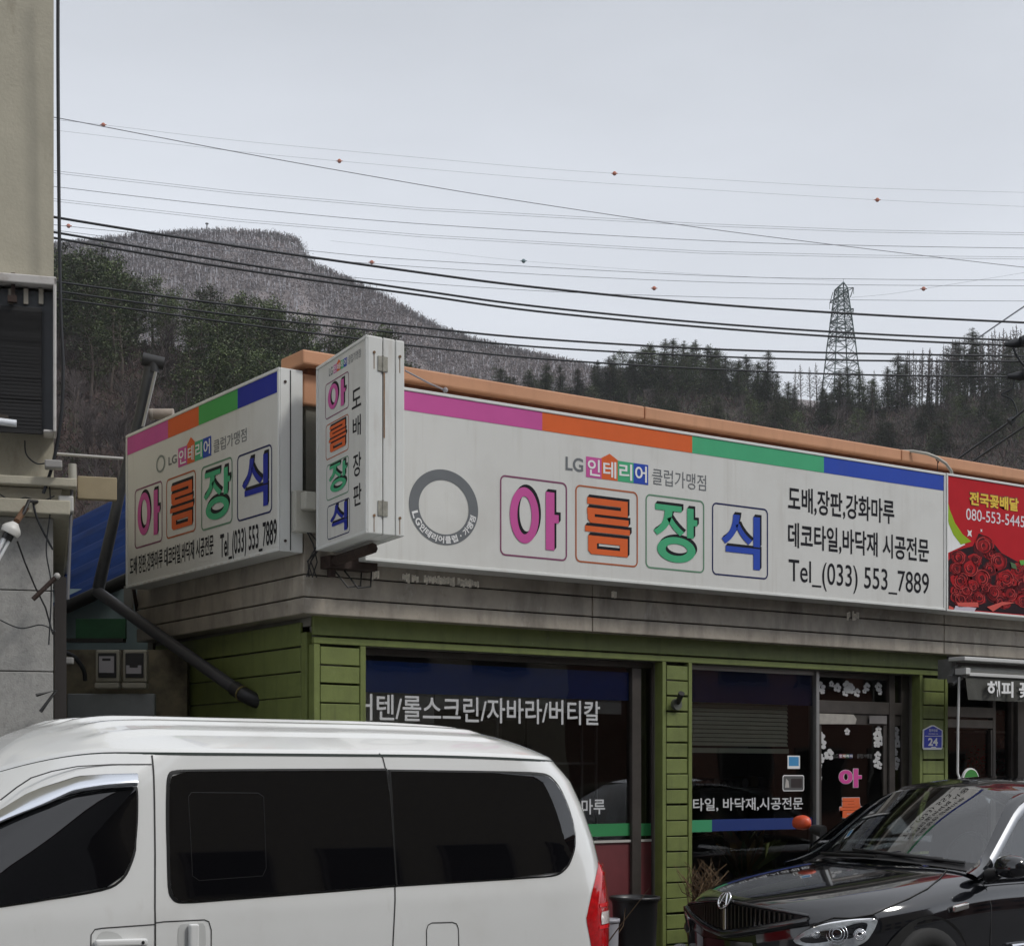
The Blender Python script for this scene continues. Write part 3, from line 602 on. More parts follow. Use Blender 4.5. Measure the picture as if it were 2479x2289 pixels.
for u, v, s in ((1986, 1662, 14), (1990, 1672, 8), (2012, 1655, 8), (2026, 1664, 12), (2050, 1660, 14), (2046, 1676, 10), (2058, 1666, 14), (2074, 1676, 11), (2098, 1662, 11), (2092, 1672, 7), (2126, 1662, 12), (2129, 1674, 8),
                (1984, 1785, 16), (1988, 1800, 15), (1982, 1828, 12), (1987, 1836, 11), (2006, 1826, 15), (1983, 1852, 8), (1981, 1870, 9), (1984, 1882, 7), (2050, 1770, 9), (2126, 1766, 10), (2123, 1780, 14), (2130, 1792, 14), (2122, 1800, 11), (2124, 1828, 11), (2121, 1846, 12), (2128, 1852, 10), (1979, 1915, 10), (1979, 1935, 9)): flower(u, v, s)
for u, v, s in ((2168, 1768, 11), (2166, 1785, 14), (2172, 1798, 13), (2165, 1820, 11), (2170, 1842, 12), (2168, 1855, 9)): flower(u, v, s, 5, 1)
b.build('flower_decals', [mat('white decal', (.50, .50, .50), .6), mat('dim decal', (.26, .26, .26), .6)], dr)
b = MB(); 
def dl(ch, u0, u1, v0, v1, m):
    a0, a1 = GP.px(u0, 1880)[0], GP.px(u1, 1880)[0]; z0, z1 = GP.px((u0 + u1) / 2, v1)[1], GP.px((u0 + u1) / 2, v0)[1]
    text(b, GP, ch, a0 - .004, a1 + .004, z0 - .004, z1 + .004, .004, 3, .075); text(b, GP, ch, a0, a1, z0, z1, .006, m, .05)
dl('아', 2030, 2085, 1860, 1905, 0); dl('름', 2032, 2086, 1930, 1978, 1); dl('장', 2034, 2088, 2000, 2046, 2)
b.build('letters', [mat('pink letter', (.62, .06, .30), .5), mat('orange letter', (.70, .12, .03), .5), mat('green letter', (.06, .32, .16), .5), mat('white edge', (.55, .5, .52), .5)], dr)
b = MB(); a0, a1 = GP.px(2018, 1830)[0], GP.px(2110, 1830)[0]; z0, z1 = GP.px(2040, 1834)[1], GP.px(2040, 1824)[1]; w_ = a1 - a0
text(b, GP, 'LG', a0, a0 + w_ * .11, z0, z1, .004, 1, .01)
for k, ch in enumerate('인테리어'):
    c0 = a0 + w_ * (.13 + .09 * k); poly(b, GP, [(c0, z0), (c0 + w_ * .085, z0), (c0 + w_ * .085, z1), (c0, z1)], .004, 2 + k); text(b, GP, ch, c0 + .006, c0 + w_ * .08, z0 + .006, z1 - .006, .005, 0, .03)
text(b, GP, '클럽가맹점', a0 + w_ * .6, a1, z0, z1, .004, 1, .01)
b.build('logo', [WHITEV, mat('dark grey print', (.07, .07, .07), .6), mat('dark pink print', (.15, .03, .09), .6), mat('dark orange print', (.19, .06, .03), .6), mat('dark green print', (.04, .10, .06), .6), mat('dark blue print', (.02, .03, .11), .6)], dr)  # door logo colours, darker than those on the signs
# spotlight stub on the middle pillar
t = thing('wall_lamp', 'small black swivel spotlight on the green middle pillar', 'lamp', (X(1638), -.03, Z(1638, 1700))); b = MB(); c = on_y(1637, 1698, -.03); b.tube([c + Vector((0, .03, -.02)), c + Vector((0, -.02, -.02))], .045, n=14); b.build('base', mat('dull steel', (.12, .13, .11), .5, .4), t); b = MB(); e = on_y(1650, 1677, -.12); b.tube([c + Vector((0, -.02, -.01)), e], [.018, .026], n=10); b.build('arm', BLKPL, t)
# number plate
NP = Plane((0, -.03, 0), (1, 0, 0)); npx = lambda x, y: NP.px(2150 + x * .178, 1560 + y * .178)
t = thing('number_plate', 'blue house number plate reading 24 on the right green pillar', 'sign', on_y(2258, 1785, -.03)); b = MB()
pts = [npx(470, 1400), npx(485, 1425), npx(725, 1425), npx(740, 1405), npx(742, 1160), npx(625, 1093), npx(590, 1093), npx(476, 1155)]
poly(b, NP, pts, .0, 0); n = len(pts); b.add([NP.P(a, c, 0) for a, c in pts] + [NP.P(a, c, -.006) for a, c in pts], [(k, k + n, (k + 1) % n + n, (k + 1) % n) for k in range(n)], 0)
poly(b, NP, [npx(486, 1398), npx(726, 1398), npx(728, 1168), npx(618, 1108), npx(598, 1108), npx(489, 1162)], .002, 1); b.build('plate', [WHITEV, mat('plate blue', (.02, .04, .45), .35)], t)
b = MB(); a0, z0 = npx(540, 1372); a1, z1 = npx(672, 1268); text(b, NP, '24', a0, a1, z0, z1, .004, 0, .035); b.build('number', WHITEV, t); b = MB(); a0, z0 = npx(550, 1182); a1, z1 = npx(672, 1146); text(b, NP, '장터로', a0, a1, z0, z1, .004, 0, .01); a0, z0 = npx(545, 1220); a1, z1 = npx(672, 1200); text(b, NP, 'Jangteo-ro', a0, a1, z0, z1, .004, 0, .01)
p = [npx(498, 1237), npx(728, 1237), npx(728, 1244), npx(498, 1244)]; poly(b, NP, p, .004, 0); poly(b, NP, [npx(570, 1402), npx(590, 1385), npx(640, 1385), npx(655, 1402)], .004, 0); b.build('lettering', WHITEV, t)
# ------------------------------------------------------------------ main signboard
def sign_box(t, pl, a0, a1, b0, b1, depth, rim=.022, face_m=SIGNW):
    f = MB(); P = pl.P
    f.obox(P(a0, b0, -depth), pl.r * (a1 - a0), pl.u * (b1 - b0), pl.n * (depth - .004))
    for (p, q, r_, s_) in ((a0, a1, b0, b0 + rim), (a0, a1, b1 - rim, b1), (a0, a0 + rim, b0 + rim, b1 - rim), (a1 - rim, a1, b0 + rim, b1 - rim)):
        f.obox(P(p, r_, -.003), pl.r * (q - p), pl.u * (s_ - r_), pl.n * .012)
    f.build('frame', WPAINT, t, bevel=.003, seg=1)
    b = MB(); g_ = rim + .001; b.obox(P(a0 + g_, b0 + g_, -.0035), pl.r * (a1 - a0 - 2 * g_), pl.u * (b1 - b0 - 2 * g_), pl.n * .0045); return b.build('panel', face_m, t)
MS = Plane((0, -.36, 0), (1, 0, 0))
ma0, mb0 = MS.px(883, 1352.5); ma1 = MS.px(2288, 1300)[0]; mb1 = MS.px(2285.5, 1147)[1]; mb0 = (mb0 + MS.px(2291, 1480.5)[1]) / 2; mb1 = (mb1 + MS.px(982, 935)[1]) / 2
ms = thing('signboard', 'long white signboard with four big coloured letters across the shop front', 'sign', MS.P((ma0 + ma1) / 2, mb0, 0))
sign_box(ms, MS, ma0, ma1, mb0, mb1, .215)
z4 = lambda x, y: MS.px(950 + x * .4748, 900 + y * .4748); z5 = lambda x, y: MS.px(1750 + x * .3643, 1050 + y * .3643)
bb = (MS.px(983, 988)[1] + MS.px(2284, 1191)[1]) / 2; eds = [ma0 + .023, MS.px(1312, 1040)[0], MS.px(1675, 1100)[0], MS.px(1994, 1150)[0], ma1 - .023]
for k, (m, nm) in enumerate(((PINK, 'pink'), (ORNG, 'orange'), (GREN, 'green'), (BLUE, 'blue'))):
    b = MB(); poly(b, MS, [(eds[k], bb), (eds[k + 1], bb), (eds[k + 1], mb1 - .023), (eds[k], mb1 - .023)], .003); o = b.build('color_band', m, ms); o['label'] = nm + ' band along the top of the sign'
def ell(cx, cy, rx, ry, fx, fy, n=40):
    o_ = [(cx + rx * math.cos(2 * math.pi * k / n), cy + ry * math.sin(2 * math.pi * k / n)) for k in range(n)]; i_ = [(cx + fx * math.cos(2 * math.pi * k / n), cy + fy * math.sin(2 * math.pi * k / n)) for k in range(n)]
    return [[o_[k], o_[(k + 1) % n], i_[(k + 1) % n], i_[k]] for k in range(n)]
def bez(p, q, r, n=8): return [((1 - t) ** 2 * p[0] + 2 * t * (1 - t) * q[0] + t * t * r[0], (1 - t) ** 2 * p[1] + 2 * t * (1 - t) * q[1] + t * t * r[1]) for t in [k / n for k in range(n + 1)]]
def band2(A_, B_): return [[A_[k], A_[k + 1], B_[k + 1], B_[k]] for k in range(len(A_) - 1)]
def rect(x0, x1, y0, y1): return [(x0, y0), (x1, y0), (x1, y1), (x0, y1)]
STROKES = {
 '아': ell(.295, .535, .295, .465, .145, .315) + [rect(.73, .91, 0, .97), rect(.91, 1, .46, .60)],
 '름': [rect(.05, .98, .885, 1), rect(.82, .98, .82, .885), rect(.05, .98, .715, .82), rect(.06, .22, .665, .715), [(.06, .665), (.06, .62), (.12, .555), (1, .555), (1, .665)], rect(0, 1.03, .395, .495),
        [(.07, .33), (.07, .06), (.14, 0), (.27, 0), (.27, .33)], rect(.27, .80, .20, .33), rect(.27, .80, 0, .10), rect(.80, .98, 0, .33)],
 '장': [rect(.035, .64, .90, 1)] + band2(bez((.25, .90), (.24, .64), (0, .535)), bez((.43, .90), (.40, .60), (.075, .455))) + band2(bez((.30, .76), (.40, .60), (.60, .475)), bez((.40, .80), (.50, .66), (.70, .545))) + [rect(.765, .915, .455, .985), rect(.915, 1, .68, .79)] + ell(.52, .225, .44, .225, .25, .105),
 '식': band2(bez((.30, 1), (.28, .66), (0, .53)), bez((.47, 1), (.42, .60), (.09, .44))) + band2(bez((.36, .80), (.46, .60), (.70, .46)), bez((.46, .84), (.56, .66), (.80, .545))) + [rect(.825, 1, .43, 1), rect(.10, 1, .29, .40), rect(.825, 1, 0, .29)]}
def glyph(b, pl, ch, a0, a1, b0, b1, h, m):
    for p in STROKES[ch]: b.add([pl.P(a0 + x * (a1 - a0), b0 + y * (b1 - b0), h) for x, y in p], [tuple(range(len(p)))], m)
def letter(t, pl, ch, q, L, R, T, B, m, mats, sh=(.02, .022), bold=.055, nm='letter'):
    """q maps zoom pixels to the plane; L, R, T, B are the extreme points of the coloured face"""
    a0, a1, b1, b0 = q(*L)[0], q(*R)[0], q(*T)[1], q(*B)[1]; b = MB()
    for k in range(6, 0, -1): f = k / 6; glyph(b, pl, ch, a0 + sh[0] * f, a1 + sh[0] * f, b0 + sh[1] * f, b1 + sh[1] * f, .0035 - .0002 * k, 1)
    glyph(b, pl, ch, a0, a1, b0, b1, .005, 0); o = b.build(nm, [m, BLACK], t); return o
def border(t, pl, q, TL, TR, BR, BL, m, wd=.012, r=.045):
    a0 = (q(*TL)[0] + q(*BL)[0]) / 2; a1 = (q(*TR)[0] + q(*BR)[0]) / 2; b1 = (q(*TL)[1] + q(*TR)[1]) / 2; b0 = (q(*BL)[1] + q(*BR)[1]) / 2
    b = MB(); outline(b, pl, a0, a1, b0, b1, r, wd, .003); return b.build('letter_border', m, t)
ORB = pr('orange line', (.42, .12, .05)); GRB = pr('green line', (.13, .26, .17)); PUR = pr('purple line', (.22, .07, .14))
for ch, m, bm, L, R, T, B, fr in (('아', PINK, PUR, (597, 720), (846, 738), (672, 588), (800, 908), ((545, 523), (887, 565), (892, 965), (550, 935))),
                               ('름', ORNG, ORB, (980, 795), (1202, 800), (1090, 650), (1100, 936), ((928, 573), (1248, 612), (1253, 998), (935, 968))),
                               ('장', GREN, GRB, (1330, 790), (1552, 780), (1430, 682), (1430, 970), ((1287, 620), (1586, 657), (1592, 1028), (1292, 998))),
                               ('식', BLUE, NAVY, (1677, 850), (1872, 860), (1750, 728), (1860, 1010), ((1627, 665), (1912, 697), (1916, 1060), (1630, 1032)))):
    letter(ms, MS, ch, z4, L, R, T, B, m, None); border(ms, MS, z4, *fr, bm)
def logo_row(t, pl, q, lg, sq, tail, h=.003):
    """lg: LG box, sq: left edges of the four squares + right end with top/bottom, tail: club text box; all as (a0,a1,b0,b1)"""
    b = MB(); text(b, pl, 'LG', *lg, h, 0, .02); text(b, pl, '클럽가맹점', *tail, h, 0, .0); b1, b0 = sq[5], sq[6]; w_ = sq[1] - sq[0]
    for k, ch in enumerate('인테리어'):
        poly(b, pl, [(sq[k], b0), (sq[k + 1], b0), (sq[k + 1], b1), (sq[k], b1)], h, 1 + k); e = w_ * .10
        if k == 1: poly(b, pl, [(sq[1] - e * .6, b1), (sq[2] + e * .6, b1), ((sq[1] + sq[2]) / 2, b1 + w_ * .30)], h + .0004, 2)
        text(b, pl, ch, sq[k] + e, sq[k + 1] - e, b0 + e, b1 - e, h + .002, 5, .018)
    return b.build('logo', [GREYV, PINK, ORNG, GREN, BLUE, WHITEV], t)
sq = [z4(x, 500)[0] for x in (986, 1065, 1147, 1228, 1303)] + [(z4(1025, 432)[1] + z4(1265, 473)[1]) / 2, (z4(1025, 540)[1] + z4(1265, 572)[1]) / 2]
logo_row(ms, MS, z4, (z4(882, 470)[0], z4(972, 470)[0], z4(925, 506)[1], z4(925, 436)[1]), sq, (z4(1324, 540)[0], z4(1598, 540)[0], z4(1460, 590)[1], z4(1460, 508)[1]))
b = MB()
def line3(txt, L, R, lt, lb, rt, rb, ref, bold=.012):
    text(b, MS, txt, z5(*L)[0], z5(*R)[0], (z5(*lb)[1] + z5(*rb)[1]) / 2, (z5(*lt)[1] + z5(*rt)[1]) / 2, .003, 0, bold, ref=ref)
line3('도배,장판,강화마루', (432, 430), (1138, 520), (520, 350), (520, 520), (1050, 435), (1050, 592), '마', .018)
b.build('lettering', BLACK, ms); b = MB()
line3('데코타일,바닥재 시공전문', (432, 650), (1368, 760), (495, 588), (495, 760), (1270, 690), (1270, 835), '전', .018)
b.build('lettering', BLACK, ms); b = MB()
line3('Tel_(033) 553_7889', (436, 900), (1368, 1000), (465, 830), (455, 972), (1345, 930), (1345, 1068), '7', .004)
b.build('lettering', BLACK, ms)
# ring emblem: the cartoon figure of the original is left out
def ring(t, pl, cx, cy, ra, rb, txt, m, h=.003, fr=.70):
    b = MB(); n = 72; o_ = []; i_ = []
    for k in range(n): c, s = math.cos(2 * math.pi * k / n), math.sin(2 * math.pi * k / n); o_.append(pl.P(cx + ra * c, cy + rb * s, h)); i_.append(pl.P(cx + ra * fr * c, cy + rb * fr * s, h))
    b.add(o_ + i_, [(k, (k + 1) % n, n + (k + 1) % n, n + k) for k in range(n)], 0)
    if txt:
        N = len(txt); rm = (1 + fr) / 2
        for k, ch in enumerate(txt):
            if ch == ' ': continue
            ang = R_(198 + (344 - 198) * k / (N - 1)); c = Vector((cx + ra * rm * math.cos(ang), cy + rb * rm * math.sin(ang))); rt = Vector((-math.sin(ang), math.cos(ang))); up = Vector((-math.cos(ang), -math.sin(ang)))
            hw = ra * (1 - fr) * .30; sub = Plane(pl.P(c.x, c.y, 0), pl.r * rt.x + pl.u * rt.y, pl.r * up.x + pl.u * up.y)
            if ch == '·': poly(b, sub, rrect(-hw * .25, hw * .25, -hw * .25, hw * .25, hw * .2), h + .002, 1)
            else: text(b, sub, ch, -hw, hw, -hw * 1.05, hw * 1.05, h + .002, 1, .03)
    return b.build('ring_emblem', [m, WHITEV], t)
cx, cy = z4(262, 690); e1 = z4(436, 712)[0] - cx; e2 = cy - z4(262, 882)[1]
ring(ms, MS, cx, cy, e1, e2, 'LG인테리어클럽·가맹점', pr('ring grey', (.155, .165, .175)), fr=.72)
# ------------------------------------------------------------------ left signboard on the side wall
LS = Plane((-.325, 0, 0), (0, -1, 0)); q3 = lambda x, y: LS.px(280 + x * .3625, 780 + y * .3625)
la0 = (LS.px(310.9, 1046.5)[0] + LS.px(302.2, 1419)[0]) / 2; la1 = LS.px(677, 1100)[0]; lb1 = (LS.px(310.9, 1046.5)[1] + LS.px(676.3, 895.7)[1]) / 2; lb0 = (LS.px(302.2, 1419)[1] + LS.px(678.4, 1340.6)[1]) / 2
ls = thing('signboard', 'smaller white signboard on the shaded side wall left of the corner', 'sign', LS.P((la0 + la1) / 2, lb0, 0))
sign_box(ls, LS, la0, la1, lb0, lb1, .17)
# seam between the two halves of the box, screws
b = MB(); y_ = -la1 - .0; b.box((-.25, y_ - .003, lb0 + .01), (-.243, y_ + .01, lb1 - .01)); b.build('seam', BLKPL, ls)
b = MB()
for zz in (lb0 + .07, lb1 - .09): b.tube([(-.285, y_ + .01, zz), (-.285, y_ - .006, zz)], .010, n=8)
b.build('screw', RUST, ls)
lbb = (q3(98, 862)[1] + q3(1083, 490)[1]) / 2; ed = [la0 + .023, q3(352, 680)[0], q3(557, 620)[0], q3(817, 540)[0], la1 - .023]
LB = pr('shade green vinyl', (.07, .36, .09)); LBL = pr('shade blue vinyl', (.018, .03, .30))  # green and blue copies with the side faces' shade in their colour
for k, (m, nm) in enumerate(((PINK, 'pink'), (ORNG, 'orange'), (LB, 'green'), (LBL, 'blue'))):
    b = MB(); poly(b, LS, [(ed[k], lbb), (ed[k + 1], lbb), (ed[k + 1], lb1 - .023), (ed[k], lb1 - .023)], .003); o = b.build('color_band', m, ls); o['label'] = nm + ' band along the top of the sign'
for ch, m, bm, L, R, T, B, fr in (('아', PINK, PUR, (150, 1290), (298, 1220), (185, 1140), (262, 1420), ((135, 1110), (318, 1060), (310, 1475), (125, 1505))),
                               ('름', ORNG, ORB, (367, 1260), (518, 1190), (445, 1072), (440, 1372), ((345, 1040), (540, 988), (535, 1400), (335, 1445))),
                               ('장', GREN, GRB, (592, 1165), (768, 1010), (740, 962), (670, 1318), ((578, 955), (783, 905), (780, 1345), (570, 1390))),
                               ('식', LBL, NAVY, (848, 1085), (1020, 1000), (1000, 878), (1000, 1225), ((815, 880), (1048, 820), (1045, 1275), (812, 1328)))):
    letter(ls, LS, ch, q3, L, R, T, B, m, None, (.014, .024), .05); border(ls, LS, q3, *fr, bm)
sq = [q3(x, 860)[0] for x in (420, 480, 530, 585, 640)] + [(q3(450, 832)[1] + q3(612, 768)[1]) / 2, (q3(450, 962)[1] + q3(612, 896)[1]) / 2]
logo_row(ls, LS, q3, (q3(355, 920)[0], q3(410, 900)[0], q3(382, 947)[1], q3(382, 890)[1]), sq, (q3(656, 800)[0], q3(876, 760)[0], (q3(675, 862)[1] + q3(858, 803)[1]) / 2, (q3(675, 790)[1] + q3(858, 700)[1]) / 2))
cx, cy = q3(302, 945); ring(ls, LS, cx, cy, q3(332, 945)[0] - cx, cy - q3(300, 1004)[1], '', pr('pale ring', (.22, .25, .24)), fr=.75)
b = MB(); f_ = lambda L, T, B, R=None: None
text(b, LS, '도배 장판,강화마루 데코타일,바닥재 시공전문', q3(97, 1600)[0], q3(656, 1480)[0], (q3(120, 1675)[1] + q3(630, 1560)[1]) / 2, (q3(120, 1560)[1] + q3(630, 1425)[1]) / 2, .003, 0, .014, ref='전')
b.build('lettering', BLACK, ls); b = MB()
text(b, LS, 'Tel_(033) 553_7889', q3(700, 1500)[0], q3(1078, 1400)[0], (q3(712, 1565)[1] + q3(1062, 1485)[1]) / 2, (q3(712, 1408)[1] + q3(1062, 1322)[1]) / 2, .003, 0, .015, ref='7')
b.build('lettering', BLACK, ls)
b = MB()                                       # paint flakes left along the lower rail
for k in range(22):
    a = la0 + (la1 - la0) * (.05 + .9 * k / 22) + rng.uniform(-.02, .02); b.obox(LS.P(a, lb0 + .002, .0095), LS.r * rng.uniform(.03, .07), LS.u * .014, LS.n * .002)
b.build('rail_clips', mat('chalky clip', (.6, .58, .54), .6, var=.2), ls)
# ------------------------------------------------------------------ projecting sign at the corner
A = on_y(889.5, 1000, -1.17); B_ = on_y(978.5, 1000, -1.17); A = Vector((A.x, A.y, 0)); B_ = Vector((B_.x, B_.y, 0)); K = Vector((-.121, -.29, 0))
dr_ = (A - K).normalized(); VS = Plane((K.x, K.y, 0), (dr_.x, dr_.y, 0)); L_ = (A - K).length
pz1 = (VS.px(768, 887)[1] + on_y(889, 812.5, -1.17).z) / 2; pz0 = (VS.px(778.7, 1332)[1] + on_y(893, 1287, -1.17).z) / 2
vs_ = thing('projecting_sign', 'tall narrow white sign box standing out from the shop corner with stacked letters', 'sign', (K.x, K.y, pz0))
KB = K + (B_ - A); nrm = VS.n; wid = (B_ - A); hw = wid * .47; DL = dr_ * L_
b = MB()
for o0, w_ in ((K, wid * .40), (K + wid * .42, wid * .32), (K + wid * .76, wid * .24)):
    o0 = Vector((o0.x, o0.y, pz0)) + nrm * -.002; b.obox(o0, DL, w_, UZ * (pz1 - pz0))
b.build('box', WPAINT, vs_, bevel=.006, seg=2)
b = MB(); b.obox(K + wid * .05 + UZ * (pz0 + .02) + dr_ * .03, dr_ * (L_ - .06), wid * .9, UZ * (pz1 - pz0 - .04)); b.build('core', DARK, vs_)
b = MB(); rim = .02
for (p, q, r_, s_) in ((0, L_, pz0, pz0 + rim), (0, L_, pz1 - rim, pz1), (0, rim, pz0 + rim, pz1 - rim), (L_ - rim, L_, pz0 + rim, pz1 - rim)): b.obox(VS.P(p, r_, -.002), VS.r * (q - p), VS.u * (s_ - r_), VS.n * .012)
b.build('frame', WPAINT, vs_, bevel=.003, seg=1)
b = MB(); b.obox(VS.P(rim, pz0 + rim, -.002), VS.r * (L_ - 2 * rim), VS.u * (pz1 - pz0 - 2 * rim), VS.n * .004); b.build('panel', SIGNW, vs_)
v3 = lambda x, y: VS.px(280 + x * .3625, 780 + y * .3625)
for ch, m, bm, L, R, T, B, fr in (('아', PINK, PUR, (1422, 480), (1540, 430), (1512, 378), (1510, 560), ((1403, 410), (1560, 330), (1560, 575), (1403, 648))),
                               ('름', ORNG, ORB, (1428, 790), (1540, 690), (1525, 652), (1445, 868), ((1405, 690), (1558, 608), (1560, 860), (1408, 915))),
                               ('장', GREN, GRB, (1428, 1060), (1548, 950), (1525, 922), (1470, 1135), ((1410, 955), (1560, 887), (1560, 1140), (1412, 1190))),
                               ('식', LBL, NAVY, (1437, 1310), (1550, 1250), (1540, 1195), (1540, 1385), ((1415, 1230), (1567, 1165), (1567, 1400), (1418, 1458)))):
    letter(vs_, VS, ch, v3, L, R, T, B, m, None, (.014, .014), .045); border(vs_, VS, v3, *fr, bm, .007, .03)
b = MB()
for ch, L, R, T, B in (('도', (1580, 540), (1642, 500), (1625, 435), (1600, 575)), ('배', (1586, 690), (1640, 660), (1630, 615), (1600, 768)), ('장', (1588, 950), (1642, 930), (1622, 868), (1605, 1032)), ('판', (1590, 1150), (1644, 1120), (1625, 1075), (1612, 1225))):
    text(b, VS, ch, v3(*L)[0], v3(*R)[0], v3(*B)[1], v3(*T)[1], .003, 0, .012)
b.build('lettering', BLACK, vs_)
zt = v3(1500, 262)[1]; zb = v3(1500, 318)[1]; X_ = lambda x: v3(x, 280)[0]
logo_row(vs_, VS, v3, (X_(1428), X_(1452), zb, zt), [X_(1458), X_(1481), X_(1504), X_(1526), X_(1548), zt, zb], (X_(1556), X_(1640), zb, zt))
# hinges and screws on the edge facing the street
b = MB()
for zz in (on_y(920, 880, -1.17).z, on_y(922, 1230, -1.17).z):
    c = A + wid * .41 + UZ * zz; ex = wid.normalized()
    b.obox(c - ex * .034 - UZ * .045 - dr_ * .001, ex * .030, UZ * .09, dr_ * .008); b.obox(c + ex * .004 - UZ * .045 - dr_ * .001, ex * .030, UZ * .09, dr_ * .008); b.tube([c - UZ * .05 + dr_ * .006, c + UZ * .05 + dr_ * .006], .007, n=8)
b.build('hinge', mat('worn hinge', (.30, .29, .25), .5, .4, var=.3, vs=30), vs_)
b = MB()
for f, zz in ((.18, pz1 - .10), (.18, pz0 + .11), (.88, pz1 - .10), (.88, pz0 + .11)):
    c = A + wid * f + UZ * zz; b.tube([c - dr_ * .004, c + dr_ * .006], .009, n=8); b.obox(c - wid.normalized() * .003 - UZ * .10 + dr_ * .0006, wid.normalized() * .005, UZ * .09, dr_ * .0012)
c = A + wid * .43; b.obox(c + UZ * (on_y(920, 880, -1.17).z - .45) + dr_ * .0012, wid.normalized() * .010, UZ * .40, dr_ * .001)
b.build('rust_marks', mat('rust stain', (.20, .115, .06), .8, var=.5, vs=14), vs_)
b = MB(); c = K + wid * .55 + UZ * (pz0 - .05); b.tube([c - dr_ * .10, c + dr_ * (L_ * .72)], .035, n=8); b.tube([c - dr_ * .10 - UZ * .02, c - dr_ * .10 - UZ * .10], .03, n=8); b.box((-.02, FF - .14, zf2 + .04), (.34, FF - .005, zf2 + .12))
b.build('bracket', RUST, vs_)
for r_ in (.4, .0):
    b = MB(); c = K + wid * (.6 if r_ else .3) + UZ * (pz0 - .1); b.tube([c + Vector((.1, .1, 0)), c + Vector((.16, .02, -.12)), c + Vector((.28, .06, -.10)), c + Vector((.34, .15, .02))], .006, n=6); b.build('cable', BLKPL, vs_)
# time switch box between the two signs
p = on_y(738, 1245, -.24); t = thing('switch_box', 'cream electrical switch box between left sign and projecting sign', 'box', p)
c0 = on_y(717, 1285, -.22); c1 = on_y(768, 1190, -.22); b = MB(); b.box((c0.x, -.21, c0.z), (c1.x, -.145, c1.z)); CRM = mat('cream plastic', (.42, .41, .36), .5, var=.1, vs=8)
b.build('case', CRM, t, bevel=.008); c0 = on_y(737, 1232, -.27); c1 = on_y(770, 1192, -.27); b = MB(); b.box((c0.x, -.285, c0.z), (c1.x, -.205, c1.z)); b.build('cover', CRM, t, bevel=.012)
b = MB(); c = on_y(752, 1300, -.2)
for k in range(5): b.tube([c + Vector((rng.uniform(-.06, .06), 0, .03)), c + Vector((rng.uniform(-.06, .08), -.03, -.05)), c + Vector((rng.uniform(-.04, .08), 0, -.16)), c + Vector((rng.uniform(-.02, .06), .02, -.26))], .005, n=5)
b.build('wires', BLKPL, t)
# ------------------------------------------------------------------ red flower shop signboard
RS = MS; ra0 = ma1 + .012; ra1 = ra0 + 3.6
rs = thing('signboard', 'red signboard printed with roses above the flower shop at right edge', 'sign', MS.P(ra0 + 1.8, mb0, 0))
rb0, rb1 = mb0 - .004, mb1 + .003
sign_box(rs, MS, ra0, ra1, rb0, rb1, .215, .020, mat('red print', (.47, .014, .022), .6, spec=.12, var=.06))
b = MB(); g5 = lambda x, y: MS.px(1750 + x * .3643, 1050 + y * .3643)
def art(pts, h, m): poly(b, MS, [g5(x, y) for x, y in pts], h, m)
art([(1494, 560), (1520, 630), (1560, 690), (1610, 735), (1560, 760), (1494, 790)], .002, 0)
art([(1487, 420), (1505, 500), (1540, 590), (1590, 665), (1650, 715), (1580, 735), (1530, 670), (1500, 600), (1489, 540)], .003, 1)
for dx, dy, s in ((1638, 660, 26), (1716, 642, 11)):
    c = g5(dx, dy); s *= .0011; q = []
    for k in range(8): r_ = s * (1.5 if k % 2 else .62); q.append((c[0] + r_ * math.cos(R_(45 * k)), c[1] + r_ * math.sin(R_(45 * k))))
    poly(b, MS, q, .003, 0)
b.build('print', [WHITEV, pr('lime print', (.28, .42, .02))], rs)
b = MB()
dk = [g5(x, y) for x, y in ((1490, 1160), (1490, 850), (1560, 770), (1660, 745), (1700, 660), (1770, 690), (1850, 790), (1960, 850), (2001, 900))]; dk += [(ra0 + 1.9, dk[-1][1] - .1), (ra0 + 1.95, rb0 + .03), (ra0 + .02, rb0 + .03)]
poly(b, MS, dk, .002, 0)
def rose(a, z, r):
    for k in range(9):
        f = 1 - k / 9; aa = rng.uniform(0, 6.28); q = []; ox, oz = rng.gauss(0, .07) * r, rng.gauss(0, .07) * r
        for j in range(14):
            t_ = 2 * math.pi * j / 14; rr = r * f * (1 + .10 * math.sin(3 * t_ + aa) + .06 * math.sin(5 * t_ - aa)); q.append((a + ox + 1.4 * rr * math.cos(t_), z + oz + rr * math.sin(t_) * .95))
        poly(b, MS, q, .0026 + .0003 * k, 1 + (k + int(aa)) % 3 if k < 8 else 3)
    for k in range(7):
        f = .9 - .11 * k; aa = rng.uniform(0, 6.28); n_ = 7; q = []
        for j in range(n_ + 1): t_ = aa + 2.1 * j / n_; q.append((a + 1.4 * r * f * math.cos(t_), z + r * f * math.sin(t_)))
        for j in range(n_, -1, -1): t_ = aa + 2.1 * j / n_; q.append((a + 1.4 * r * (f - .09) * math.cos(t_), z + r * (f - .07) * math.sin(t_)))
        poly(b, MS, q, .0058 + .0002 * k, 4 if k % 2 else 3)
